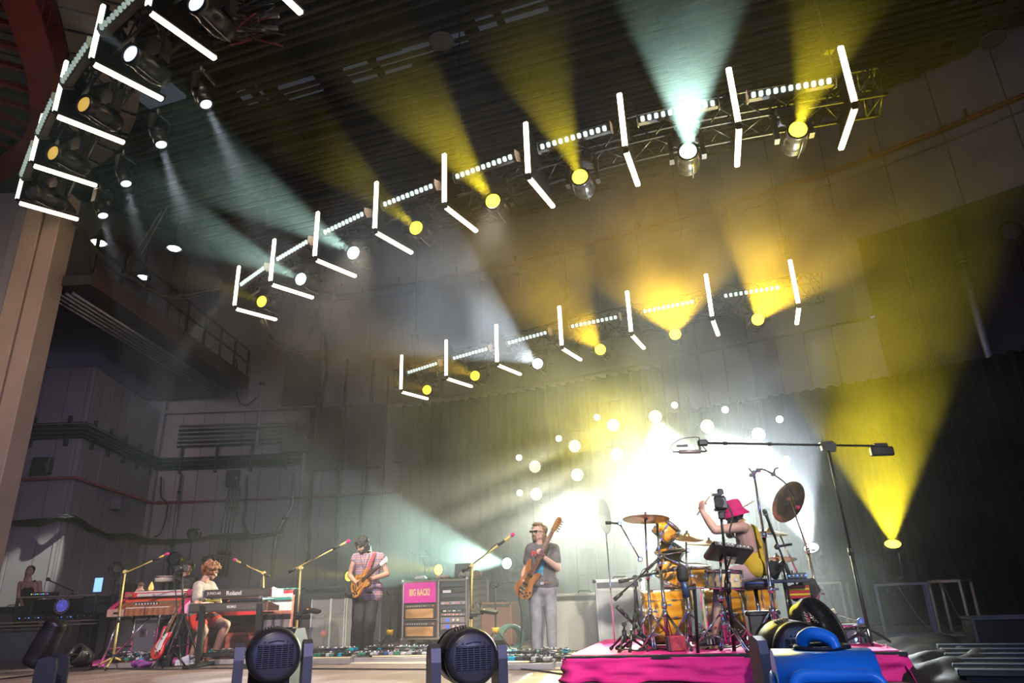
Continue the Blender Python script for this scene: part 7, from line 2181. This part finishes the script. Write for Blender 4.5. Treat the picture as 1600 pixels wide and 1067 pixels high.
q = MB(); q.tube(catmull([tp + V((.07, 0, .08)), tp + V((.10, -.02, -.05)), tp + V((.05, -.03, -.2)), tp + V((.13, -.03, -.27)), tp + V((.06, -.03, -.36)), tp * .55 + V((-.04, -.03, 0)), tp * .3 + V((.03, -.03, 0)), V((.2, -.05, .15)), V((.28, -.1, .02))], 6), .008, 6); q.build('cable', m_cable, cl_)
# large condenser microphone with foam cap at the riser front
mb2 = atz(1093, 1060, 0)
ms_ = thing('microphone_stand', 'black stand with a large foam-capped microphone before the drum kit', 'microphone stand', mb2)
mt = aty(1067, 905, 6.75) - mb2
q = MB(); q.tube([V((0, 0, .02)), mt + V((.10, 0, -.05))], .016, 10); q.build('pole', black, ms_)
q = MB(); q.cyl(mt + V((.02, 0, -.16)), mt, .034, n=16); q.build('mic_body', mat('blue_black_mic', (.04, .07, .14), .35, .3), ms_)
q = MB(); q.cap(mt + V((0, 0, .02)), mt + V((0, 0, .08)), .055, .052, 16, 5); q.build('foam_cap', rubber, ms_)
q = MB(); q.box(mt + V((.06, 0, -.08)), (.10, .03, .03)); q.build('shock_mount', blackp, ms_)
for a in (.3, 2.4, 4.5): q = MB(); q.cyl((0, 0, .12), (.3 * math.cos(a), .3 * math.sin(a), .012), .012, n=8); q.build('leg', black, ms_)
# short black boom stand at the left foot of the kit
bb = fl(985, 7.75)
mic_stand('black boom stand with microphone at the left of the bass drum', bb, dy(993, 912, 7.75), dy(962, 935, 7.7), dy(1035, 868, 7.85), m=black, grille=darksteel, grp='black microphone stands', foot_r=.24, rz=.2)
mic_stand('second black boom stand left of the bass drum', fl(997, 7.9), dy(992, 902, 7.9), dy(970, 908, 7.85), dy(1058, 888, 8.05), m=black, grille=darksteel, grp='black microphone stands', foot_r=.22, rz=1.2)
mic_stand('short black kick drum microphone stand at the riser edge', fl(972, 7.75), dy(975, 975, 7.75), dy(966, 950, 7.7), dy(1000, 985, 7.85), m=black, grille=darksteel, grp='black microphone stands', foot_r=.22, rz=2.2)
# overhead stereo microphone on the long horizontal boom
ob = aty(1362, 1008, 7.45); ob.z = RH + .008
lb = thing('boom_stand', 'tall black stand with long level boom over the drum kit', 'boom stand', ob)
op = aty(1294, 702, 7.45) - ob
q = MB(); q.cyl((0, 0, .02), op * .45, .020, n=12); q.build('lower_pole', black, lb)
q = MB(); q.cyl(op * .45, op, .014, n=12); q.build('upper_pole', black, lb)
q = MB(); q.cyl(op * .45 - V((0, 0, .04)), op * .45 + V((0, 0, .04)), .027, n=12); q.build('height_clutch', blackp, lb)
q = MB(); q.prism([(-.07, -.04), (.07, -.06), (.09, .02), (.05, .06), (-.08, .05)], .05, loc3(op + V((0, .025, .03)), frame(V((0, -1, 0))))); q.build('boom_clutch', blackp, lb)
bl_, br_ = aty(1098, 692, 7.4) - ob, aty(1386, 697, 7.5) - ob
q = MB(); q.cyl(bl_, br_, .012, n=10); q.build('boom', black, lb)
q = MB(); q.box(br_ + V((-.07, 0, -.055)), (.25, .06, .10), b=.012); cw = q.build('counterweight', blackp, lb)
q = MB(); q.box(br_ + V((-.07, 0, .01)), (.15, .05, .05), b=.01); q.build('clamp', blackp, cw)
for k in (.12, .36): q = MB(); p = bl_.lerp(br_, k); q.cyl(p - V((.02, 0, 0)), p + V((.02, 0, 0)), .020, n=10); q.build('cable_clip', blackp, lb)
q = MB(); q.box(bl_, (.11, .06, .07), b=.015); q.build('mic_swivel', blackp, lb)
mm = aty(1080, 706, 7.4) - ob
q = MB(); q.cyl(mm + V((-.13, 0, .005)), mm + V((.10, 0, .0)), .022, n=14); mcb = q.build('stereo_microphone', mat('pinkish_silver_mic', (.46, .40, .40), .35, .6), lb)
q = MB(); q.cyl(mm + V((-.13, 0, .005)), mm + V((-.20, 0, .007)), .008, n=8); q.cyl(mm + V((.10, 0, 0)), mm + V((.17, 0, 0)), .008, n=8); q.build('mic_lead', black, mcb)
q = MB(); q.box(mm + V((.10, 0, .05)), (.02, .02, .10)); q.box(mm + V((-.09, 0, .07)), (.12, .03, .025)); q.build('shock_mount', blackp, lb)
q = MB(); q.tube(catmull([mm + V((.17, 0, 0)), mm + V((.10, -.02, .10)), bl_ + V((-.05, -.02, .06)), mm + V((-.1, -.02, .14)), mm + V((-.22, -.02, .06)), mm + V((-.18, 0, 0))], 6), .005, 5); q.build('mic_cable', m_cable, lb)
for a in (.4, 2.5, 4.3): q = MB(); q.cyl((0, 0, .15), (.26 * math.cos(a), .26 * math.sin(a), .012), .014, n=8); q.build('leg', black, lb)
# clamp arm with small microphone hanging over the right cymbal
ca = dy(1178, 738, 7.6)
t = thing('clamp_arm', 'curved black arm with pink-tipped microphone above the tilted cymbal', 'clamp arm', ca)
pts = [V((0, 0, 0)), dy(1190, 733, 7.6) - ca, dy(1208, 741, 7.6) - ca, dy(1228, 756, 7.6) - ca, dy(1240, 775, 7.6) - ca, dy(1246, 790, 7.6) - ca]
q = MB(); q.tube(catmull(pts, 5), .009, 8); q.build('gooseneck', black, t)
q = MB(); q.cyl(pts[-2], pts[-1], .014, n=10); q.build('mic_body', blackp, t)
q = MB(); q.ell(pts[-1] + V((0, 0, -.02)), .026, 12, 8); q.build('mic_grille', magenta_foam, t)
for p in (V((0, 0, 0)), V((-.03, 0, -.03)), V((.05, 0, .02)), pts[2]):
    q = MB(); q.box(p, (.05, .045, .04), b=.008); q.build('clamp', chrome, t)
q = MB(); q.tube([V((-.02, 0, 0)), V((-.05, 0, .05))], .008, 6); q.tube([pts[2], pts[2] + V((.03, 0, .06)), pts[2] + V((.07, 0, .07))], .008, 6); q.build('lever', black, t)
# side mics right of the drummer
mic_stand('black boom stand with microphone right of the drummer', fl(1238, 7.7), dy(1222, 880, 7.65), dy(1232, 895, 7.6), dy(1194, 797, 7.6), m=black, grille=darksteel, grp='black microphone stands', foot_r=.22, rz=.7)
t = thing('microphone', 'short black microphone clipped beside the hi-hat stand', 'microphone', dy(1214, 854, 7.6))
q = MB(); q.cyl((0, 0, 0), (.16, 0, .02), .014, n=10); q.build('mic_body', blackp, t)
q = MB(); q.ell((0, 0, 0), .032, 12, 8); q.build('mic_grille', darksteel, t)
# percussion shelf right of the drummer: mixer, striped cloth drum, black bag
sh_ = dy(1225, 908, 7.8)
t = thing('side_table', 'small black side shelf right of the drummer', 'shelf', (sh_.x, sh_.y, RH))
q = MB(); q.box((0, 0, sh_.z - RH), (.46, .3, .035), b=.008); q.build('top', mat('dark_blue_board', (.03, .05, .09), .5), t)
q = MB(); q.cyl((0, 0, .05), (0, 0, sh_.z - RH), .018, n=10); q.build('post', black, t)
q = MB(); q.box((0, 0, .03), (.4, .3, .04)); q.build('foot', black, t)
gadget('small silver mixer on the drummer side shelf', 'mixer', (sh_.x + .12, sh_.y, sh_.z + .018), R(-5), .20, .2, .06, darksteel, 5, [lblue, white])
cloth_heap('black cloth bag at the drummer hip on the shelf', (sh_.x - .12, sh_.y - .02, sh_.z + .018), .24, .22, .20, mat('black_bag', (.025, .025, .025), .8), 41, 'bag')
cz = dy(1245, 925, 7.85)
t = thing('bongo_box', 'small red and yellow striped box hanging at right of the kit', 'box', cz)
for k in range(5):
    q = MB(); q.box((0, 0, -.05 + k * .026), (.22, .16, .024), b=.004); q.build('stripe_band', [redk, mat('yellow_stripe', (.8, .52, .03), .6)][k % 2], t)
q = MB(); q.cyl((0, 0, .05), (0, .05, .22), .012, n=8); q.build('hanger', black, t)
cloth_heap('black cloth cover hanging right of the striped box', dy(1262, 940, 7.95), .30, .2, .24, MATS['black_bag'], 43, 'cover')
# pedals and boxes on the riser
t = thing('kick_pedal', 'chrome bass drum pedal under the drummer foot', 'pedal', (DP(1112, 1000).x + DB.x, DB.y - .02, RH + .012), R(-170))
q = MB(); q.box((0, 0, .012), (.30, .11, .02)); q.box((.02, 0, .05), (.27, .085, .014), m=MX.Rotation(R(-12), 4, 'Y')); q.build('footboard', darksteel, t)
q = MB(); q.tube([(.13, -.07, .02), (.13, -.07, .2), (.13, .07, .2), (.13, .07, .02)], .009, 8); q.build('frame', chrome, t)
cbx = dy(1058, 1012, 7.5); cbx.z = RH + .008
t = thing('guitar_cable_box', 'small crimson patterned box at the riser front edge', 'box', cbx)
q = MB(); q.box((0, 0, .07), (.17, .13, .14), b=.01); q.build('case', mat('crimson_pattern', (.40, .03, .06), .6, 0, .5, 60), t)
q = MB(); q.box((-.09, 0, .07), (.015, .12, .13)); q.build('side_flap', darksteel, t)
gb = dy(1195, 1000, 7.7); gb.z = RH + .008
cab('monitor_speaker', 'small black monitor box behind the front stands on the riser', 'speaker', gb, R(-10), .30, .26, .34, tolex, gg, handle=False)
random.seed(77)
for k in range(7):
    x0 = 960 + k * 45
    pts = [fl(x0, 7.55) + V((0, 0, .006)), fl(x0 + 12, 7.7) + V((0, 0, .02)), fl(x0 + 28, 7.6 + .1 * (k % 3)) + V((0, 0, .01)), fl(x0 + 45, 7.75) + V((0, 0, .006))]
    q = MB(); q.tube([p - pts[0] for p in catmull(pts, 5)], .008, 5); o = q.build('stage_cable', m_cable, None, ORD[k] + ' loose black cable from the left along the riser front', 'cable', 'cables on the riser'); o.location = pts[0]
# ================================================================== things at the stage front
bluehead = mat('moving_head_rear', (.05, .055, .07), .4, .1, .1)
def front_head(lab, px, py, Y, yaw, S=1.0, tilt=0.0):
    """large moving head standing on the deck, seen from behind with its rear grille"""
    c = aty(px, py, Y)                      # centre of the rear face
    pz = c.z
    t = thing('front_moving_head', lab, 'stage light', (c.x, c.y, 0), 0, 'large moving heads at the stage front')
    F = frame(V((math.sin(yaw) * math.cos(tilt), math.cos(yaw) * math.cos(tilt), math.sin(tilt)))).to_4x4()   # local z: towards the band
    F = loc3((0, 0, pz), F.to_3x3())
    q = MB(); q.lathe([(.001, 0), (.135 * S, 0), (.158 * S, .012), (.170 * S, .035), (.172 * S, .07), (.165 * S, .085), (.172 * S, .10), (.178 * S, .20), (.176 * S, .30), (.165 * S, .33), (.165 * S, .38), (.15 * S, .42), (.001, .42)], F, 36); body = q.build('body', m_head, t)
    q = MB(); q.lathe([(.001, -.004), (.130 * S, -.004), (.140 * S, .004)], F, 36); rear = q.build('rear_cover', bluehead, t)
    for k in range(11):
        y = (-.062 + k * .0125) * S; hw = math.sqrt(max(.0, (.128 * S) ** 2 - y * y)) * .93
        q = MB(); q.box((0, y, -.009), (2 * hw, .0055 * S, .008), m=F, b=.001); q.build('grille_slat', bluehead, rear)
    q = MB(); q.box((0, 0, -.0055), (.225 * S, .138 * S, .002), m=F, b=0); q.build('grille_dark', mat('grille_shade', (.006, .006, .008), .9), rear)  # black plate painted in for the shade behind the slats
    for k in range(5):
        q = MB(); q.box(((-.08 + k * .04) * S, 0, -.011), (.006 * S, .138 * S, .006), m=F, b=.001); q.build('grille_bar', bluehead, rear)
    for (x, y) in ((-.07, .085), (.07, .085), (-.07, -.095), (.07, -.095)):
        q = MB(); q.cyl(F @ V((x * S, y * S, -.008)), F @ V((x * S, y * S, .0)), .007, n=8); q.build('screw', black, rear)
    q = MB(); q.tube([F @ V((-.05 * S, .088 * S, -.006)), F @ V((0, .095 * S, -.009)), F @ V((.05 * S, .083 * S, -.006))], .004, 6); q.build('grip_ridge', bluehead, rear)
    for k in range(5):
        a = PI * .36 + k * .10
        q = MB(); q.box((0, 0, 0), (.008, .022, .06), m=F @ loc3((.177 * S * math.cos(a), .177 * S * math.sin(a), .17), MX.Rotation(a + PI / 2, 3, 'Z')), b=.002); q.build('vent', mat('bronze_vent', (.30, .22, .15), .4, .5), body)
    for k in range(3):
        q = MB(); q.lathe([(.170 * S, .335 + k * .018), (.174 * S, .34 + k * .018), (.170 * S, .345 + k * .018)], F, 36); q.build('cooling_rib', black, body)
    # yoke arms
    G = MX.Rotation(-yaw, 4, 'Z')
    for s in (-1, 1):
        q = MB(); q.prism([(.09, .12), (.27, .12), (.27, pz - .02), (.255, pz + .06), (.18, pz + .085), (.105, pz + .06), (.09, pz - .02)], .062 * S, G @ loc3((s * .188 * S + (.0 if s > 0 else -.062 * S), 0, 0), MX(((0, 0, 1), (1, 0, 0), (0, 1, 0))))); q.build('yoke_arm', bluehead, t)
    q = MB(); q.prism([(-.25 * S, .10), (.25 * S, .10), (.25 * S, .16), (.19 * S, .20), (.12 * S, .155), (-.12 * S, .155), (-.19 * S, .20), (-.25 * S, .16)], .18, G @ loc3((0, .27, 0), MX(((1, 0, 0), (0, 0, -1), (0, 1, 0))))); q.build('yoke_base', bluehead, t)
    q = MB(); q.box((0, .18, .05), (.42 * S, .34 * S, .10), m=G, b=.02); q.build('base', m_head, t)
    return t
front_head('large moving head at the stage front, left of centre, beside the wedge box', 430, 1025, 4.9, R(-22))
front_head('large moving head at the stage front below the big rack', 740, 1028, 4.7, R(-18))
hx = front_head('tan-lit moving head behind the blue blower', 1256, 1016, 4.75, R(-4))
# leftmost front light seen from the side, mostly hidden at the picture corner
front_head('moving head at the lower left picture corner', 50, 1040, 7.0, R(80), .6, R(68))
t = thing('stage_light', 'black stage light lying on the deck at lower left', 'stage light', atz(120, 1048))
q = MB(); q.lathe([(.001, -.18), (.10, -.18), (.14, -.1), (.15, .08), (.14, .1), (.12, .04)], loc3((0, 0, .20), frame(V((-.4, -.8, .45)))), 22); q.build('can', m_head, t)
q = MB(); q.tube([(-.2, 0, .02), (-.19, 0, .22), (.19, 0, .22), (.2, 0, .02)], .018, 8); q.build('yoke', black, t)
q = MB(); q.box((0, 0, .025), (.44, .3, .05)); q.build('base', black, t)
# wedge-shaped housing beside the first front light
wp = aty(440, 996, 5.35)
t = thing('light_housing', 'dark wedge-shaped box behind the left front moving head', 'box', (wp.x, wp.y, 0), R(-6))
h0 = aty(440, 982, 5.35).z
q = MB(); q.prism([(-.16, 0), (.16, 0), (.16, h0 - .13), (.05, h0), (-.10, h0), (-.16, h0 - .07)], .30, loc3((-.15, 0, 0), MX(((0, 0, 1), (1, 0, 0), (0, 1, 0)))))
q.build('case', mat('dark_brown_case', (.06, .05, .05), .5), t)
q = MB(); q.box((0, -.03, h0 + .004), (.20, .05, .008)); q.build('vent_slot', black, t)
q = MB(); q.box((0, -.162, h0 - .13), (.22, .006, .07)); q.build('front_plate', darksteel, t)

# ---- blue air mover
bp = aty(1284, 1030, 3.85)
bl2 = thing('air_mover', 'bright blue carpet blower at the lower right', 'blower', (bp.x, bp.y, 0), R(-15))
bluep = mat('blue_polyethylene', (.02, .30, .86), .32, 0, .08, 5)
teal = mat('teal_plastic', (.02, .30, .42), .35, 0, .1, 5)
zt = aty(1285, 1014, 3.85).z
w = .47
prof = [(-.20, .02), (.24, .02), (.27, .12), (.26, zt - .12), (.18, zt - .02), (.05, zt), (-.08, zt - .015), (-.16, zt - .07), (-.20, zt - .18)]
ps = [(p.x, p.y) for p in catmull([(a, b_, 0) for a, b_ in prof], 4, True)]
q = MB(); q.prism(ps, w, loc3((-w / 2, 0, 0), MX(((0, 0, 1), (1, 0, 0), (0, 1, 0)))), True); q.build('housing', bluep, bl2)
for s in (-1, 1):
    q = MB(); q.lathe([(.15, 0), (.165, .014), (.155, .024), (.12, .012)], loc3((s * w / 2, .04, zt * .47), frame(V((s, 0, 0)))) @ MX.Diagonal((1, 1, 1, 1)), 28); q.build('intake_ring', bluep, bl2)
    q = MB(); q.lathe([(.001, .006), (.15, .006)], loc3((s * w / 2, .04, zt * .47), frame(V((s, 0, 0)))), 28); q.build('intake_dark', mat('inside_shade', (.02, .022, .03), .8), bl2)  # black disc stands in for the shade inside the intake
    for k in range(4):
        q = MB(); q.lathe([(.03 + .033 * k, .012), (.036 + .033 * k, .015), (.042 + .033 * k, .012)], loc3((s * w / 2, .04, zt * .47), frame(V((s, 0, 0)))), 24); q.build('intake_grille', darksteel, bl2)
# outlet nozzle with slots
def rrect(w_, h_, r_, n=5):
    o_ = []
    for (cx_, cy_, a0) in ((w_ / 2 - r_, h_ / 2 - r_, 0), (-w_ / 2 + r_, h_ / 2 - r_, PI / 2), (-w_ / 2 + r_, -h_ / 2 + r_, PI), (w_ / 2 - r_, -h_ / 2 + r_, 1.5 * PI)):
        for k in range(n + 1): a = a0 + PI / 2 * k / n; o_.append((cx_ + r_ * math.cos(a), cy_ + r_ * math.sin(a)))
    return o_
NZM = loc3((.02, -.23, zt - .17), frame(V((0, -1, .12))))
q = MB()
o1, o2 = rrect(.44, .20, .08), rrect(.37, .10, .05)
n_ = len(o1)
vs = [NZM @ V((x, y, -.05)) for x, y in o1] + [NZM @ V((x, y, .035)) for x, y in o1] + [NZM @ V((x * .97, y * .94, .05)) for x, y in o1] + [NZM @ V((x, y - .005, .05)) for x, y in o2] + [NZM @ V((x * .95, y * .8 - .005, -.03)) for x, y in o2]
q.add(vs, [(r_ * n_ + k, r_ * n_ + (k + 1) % n_, (r_ + 1) * n_ + (k + 1) % n_, (r_ + 1) * n_ + k) for r_ in range(4) for k in range(n_)], True); q.build('outlet_nozzle', bluep, bl2)
q = MB(); q.prism([(x * .96, y * .85 - .005) for x, y in o2], .004, NZM @ MX.Translation((0, 0, -.02))); no = q.build('outlet_back', teal, bl2)
q = MB(); q.prism(rrect(.33, .03, .014), .006, NZM @ MX.Translation((0, -.022, -.014))); q.build('outlet_slot', MATS['inside_shade'], no)  # dark plates stand in for the shade inside the outlet slots
q = MB(); q.prism(rrect(.22, .028, .013), .006, NZM @ MX.Translation((-.01, .002, -.013))); q.build('outlet_slot', MATS['inside_shade'], no)
for k in range(4): q = MB(); q.box((-.12 + k * .08, -.012, -.004), (.006, .06, .012), m=NZM); q.build('outlet_vane', teal, no)
q = MB(); q.tube(catmull([(-.08, .06, zt - .01), (-.07, .02, zt + .05), (-.02, -.02, zt + .075), (.05, -.03, zt + .05), (.07, -.035, zt + .005)], 5), [.030] * 4 + [.034] * 13 + [.03] * 4, 12); q.build('carry_handle', bluep, bl2)
q = MB(); q.tube(catmull([(-.14, .04, zt + .012), (.0, .10, zt + .012), (.13, .0, zt + .012), (0, -.06, zt + .004), (-.12, .0, zt + .01), (.05, .06, zt + .02), (.14, -.02, zt + .01)], 5), .011, 6); q.build('power_cord', m_cable, bl2)

# ---- black floor fan behind it
fp = aty(1277, 984, 6.3)
fn = thing('floor_fan', 'black round floor fan behind the blue blower', 'fan', (fp.x, fp.y, 0))
FZ = loc3((0, 0, fp.z + .0), frame(V((.55, -.75, .42)), V((0, 0, 1))))
q = MB(); q.lathe([(.235, -.08), (.25, -.06), (.255, .07), (.245, .09), (.235, .07), (.23, -.06), (.235, -.08)], FZ, 40); q.build('shroud', black, fn)
for sgn, zz in ((1, .085), (-1, -.075)):
    q = MB(); q.lathe([(.06, zz), (.07, zz + .012 * sgn), (.001, zz + .016 * sgn)], FZ, 20); q.build('hub_cap', black, fn)
    for k in range(48):
        a = 2 * PI * k / 48; u = V((math.cos(a), math.sin(a), 0)); v_ = V((math.cos(a + .25), math.sin(a + .25), 0))
        q = MB(); q.cyl(FZ @ (u * .06 + V((0, 0, zz + .008 * sgn))), FZ @ (v_ * .24 + V((0, 0, zz - .01 * sgn))), .0028, n=4, caps=False); q.build('guard_wire', black, fn)
for k in range(5):
    a = 2 * PI * k / 5
    q = MB(); q.grid(lambda u, v: FZ @ V(((.05 + .17 * u) * math.cos(a + v * .8), (.05 + .17 * u) * math.sin(a + v * .8), -.03 + .06 * v)), 4, 4); o = q.build('blade', blackp, fn); so = o.modifiers.new('t', 'SOLIDIFY'); so.thickness = .004
q = MB(); q.cyl(FZ @ V((0, 0, -.14)), FZ @ V((0, 0, .02)), .06, n=16); q.build('motor', black, fn)
q = MB(); q.tube([FZ @ V((.255, 0, 0)), V((.26, .02, .03)), V((-.26, .02, .03)), FZ @ V((-.255, 0, 0))], .014, 8); q.build('cradle_frame', black, fn)
q = MB(); q.box(FZ @ V((.05, -.2, .1)), (.10, .05, .08), b=.01); q.build('control_box', mat('blue_grey_plastic', (.05, .09, .16), .5), fn)

# ---- frames that carry the rear floor lights
def cage(lab, px0, px1, py, Y, h, extra=0.0):
    a, b_ = aty(px0, py, Y), aty(px1, py, Y - .3)
    t = thing('support_stand', lab, 'stand', (a.x, a.y, 0), math.atan2(b_.y - a.y, b_.x - a.x), 'frames under the rear moving heads')
    L = (b_ - a).length; d = .62
    pm = mat('dull_aluminium_frame', (.24, .24, .26), .4, .8, .1)
    for x in (0, L):
        for y in (0, d): q = MB(); q.box((x, y, h / 2), (.045, .045, h), b=.006); q.build('upright', pm, t)
    for z in (.03, h - .02):
        for y in (0, d): q = MB(); q.box((L / 2, y, z), (L, .04, .04), b=.006); q.build('rail', pm, t)
        for x in (0, L): q = MB(); q.box((x, d / 2, z), (.04, d, .04), b=.006); q.build('rail', pm, t)
    q = MB(); q.tube(sag((L * .45, -.02, h - .05), (L * .95, -.02, .06), .08), .007, 5); q.build('hanging_cable', mat('grey_lead', (.35, .36, .38), .5), t)
    q = MB(); q.box((L / 2, d / 2, h + .005), (L, d, .02)); q.build('top_plate', black, t)
    return t
cage('open metal frame under the yellow moving head at right', 1368, 1447, 915, 11.6, .80)
cage('second open metal frame right of the yellow moving head', 1452, 1500, 912, 11.5, .82)
cage('open metal frame behind the drum kit at right', 1258, 1312, 905, 12.5, .86)
cab('road_case', 'dark case under the white moving head left of the bassist', 'case', (aty(792, 950, 16.1).x, 16.15, 0), R(-24), .6, .5, .95, tolex, gg)
cab('road_case', 'dark case under the yellow moving head behind the rack', 'case', (aty(685, 950, 17.1).x, 17.15, 0), R(-24), .6, .5, .9, tolex, gg)
cab('road_case', 'dark case under the yellow moving head behind the guitarist', 'case', (aty(545, 950, 18.3).x, 18.35, 0), R(-24), .6, .5, .88, tolex, gg)
# black bulky lamp on the right wall edge
par_px('large black lamp hanging at the right wall edge', 1580, 360, 12.0, V((-.6, -.7, -.4)), S=2.2)

# ---- dark tarpaulin, slatted panels and cases at the lower right
def tarp(lab, a, b_, w_, h_, seed, m, name='tarpaulin'):
    a, b_ = V(a), V(b_); ax_ = (b_ - a); L = ax_.length; ax_.normalize(); sd = V((-ax_.y, ax_.x, 0))
    q = MB()
    def fn_(u, v):
        e = math.sin(PI * u) ** .5 * math.sin(PI * v) ** .5
        return ax_ * (u * L) + sd * ((v - .5) * w_) + V((0, 0, .004 + h_ * e * (.75 + .5 * NZ.noise(V((u * 4 + seed, v * 5, 0)))) + .05 * h_ * NZ.noise(V((u * 14, v * 12, seed))) * e))
    q.grid(fn_, 40, 20)
    o = q.build(name, m, None, lab, name); o.location = (a.x, a.y, 0)
tp_m = mat('black_tarpaulin', (.022, .021, .024), .6, 0, .25, 5, .2, spec=.25)
tarp('heap of black tarpaulin right of the drum riser', atz(1370, 1026, 0), atz(1520, 1014, 0), 1.3, .22, 2, mat('dark_brown_canvas', (.03, .026, .026), .9, spec=.12))
tarp('shiny black vinyl cover at the lower right', atz(1415, 1066, 0), atz(1590, 1044, 0), 1.0, .27, 7, tp_m)
# slatted folding panels: each slat its own piece
sp_ = thing('slatted_panel', 'dark green slatted platform panel at the lower right corner', 'panel', atz(1590, 1072, 0), R(-24))
gm = mat('dark_green_board', (.045, .065, .058), .8, 0, .2, 8, spec=.1); em = mat('pale_edge_strip', (.30, .30, .28), .4, .4)
for k in range(6):
    q = MB(); q.box((.45, k * .22, .10 + k * .022), (1.7, .19, .05), b=.008); sl_ = q.build('slat', gm, sp_)
    q = MB(); q.box((.45, k * .22 - .095, .128 + k * .022), (1.7, .014, .012), b=.002); q.build('edge_strip', em, sl_)
q = MB(); q.box((.45, .55, .05), (1.6, 1.2, .05)); q.build('bearer', black, sp_)
sp3 = thing('flight_case', 'dark open case with pale rim behind the slatted panel', 'case', atz(1590, 1014, 0), R(-18))
q = MB(); q.box((.1, .3, .17), (1.0, .6, .34), b=.015); q.build('case', tolex, sp3)
for (c, s) in (((.1, 0, .35), (1.0, .03, .03)), ((.1, .6, .35), (1.0, .03, .03)), ((-.4, .3, .35), (.03, .6, .03)), ((-.4, 0, .17), (.03, .03, .34))):
    q = MB(); q.box(c, s, b=.004); q.build('rim', em, sp3)
# small dark pointed object poking up at the lower edge
# ================================================================== haze
def haze():
    q = MB(); q.box((-.5, 12.9, 6.15), (25, 16.8, 12.2), b=0)
    m = bpy.data.materials.new('stage_haze'); m.use_nodes = True
    nt = m.node_tree
    nt.nodes.remove(nt.nodes['Principled BSDF'])
    N = nt.nodes.new; L = nt.links.new
    out = [n for n in nt.nodes if n.type == 'OUTPUT_MATERIAL'][0]
    vs = N('ShaderNodeVolumeScatter')
    vs.inputs['Color'].default_value = (1, 1, 1, 1)
    vs.inputs['Anisotropy'].default_value = .35
    L(vs.outputs[0], out.inputs['Volume'])
    tc = N('ShaderNodeTexCoord')
    nz = N('ShaderNodeTexNoise')
    nz.inputs['Scale'].default_value = .65; nz.inputs['Detail'].default_value = 2.0; nz.inputs['Roughness'].default_value = .62
    L(tc.outputs['Object'], nz.inputs['Vector'])
    sx = N('ShaderNodeSeparateXYZ'); L(tc.outputs['Object'], sx.inputs[0])
    def rng(src, a, b, lo, hi):
        r = N('ShaderNodeMapRange'); r.interpolation_type = 'SMOOTHSTEP'
        r.inputs['From Min'].default_value = a; r.inputs['From Max'].default_value = b
        r.inputs['To Min'].default_value = lo; r.inputs['To Max'].default_value = hi
        L(src, r.inputs['Value']); return r.outputs[0]
    def mth(op, a, b):
        k = N('ShaderNodeMath'); k.operation = op
        L(a, k.inputs[0])
        if isinstance(b, float): k.inputs[1].default_value = b
        else: L(b, k.inputs[1])
        return k.outputs[0]
    swirl = rng(nz.outputs['Fac'], .38, .66, .12, 2.3)
    # thin smoke everywhere, thicker upstage; a bank of fog lies low around and behind the drums
    thin = rng(sx.outputs['Y'], 4.5, 10.0, 0.0, THIN)
    bank = mth('MULTIPLY', rng(sx.outputs['Y'], 9.5, 13.5, 0.0, BANK), rng(sx.outputs['Z'], 1.5, 5.5, 1.0, 0.0))
    bank = mth('MULTIPLY', bank, rng(sx.outputs['X'], -4.5, 1.0, .10, 1.0))
    bank = mth('MULTIPLY', bank, rng(sx.outputs['X'], 7.5, 9.5, 1.0, .4))
    thin = mth('MULTIPLY', thin, rng(sx.outputs['X'], -10.0, -3.0, .5, 1.0))
    thin = mth('MULTIPLY', thin, rng(sx.outputs['X'], 5.5, 8.5, 1.0, .25))
    calm = rng(nz.outputs['Fac'], .38, .66, .55, 1.5)
    L(mth('ADD', mth('MULTIPLY', thin, swirl), mth('MULTIPLY', bank, calm)), vs.inputs['Density'])
    m.cycles.volume_step_rate = 1.3
    m.cycles.volume_sampling = 'EQUIANGULAR'
    q.build('stage_haze', m, None, 'thin smoke filling the air above the whole stage', 'haze', None, 'stuff')
THIN, BANK = .010, .055
haze()
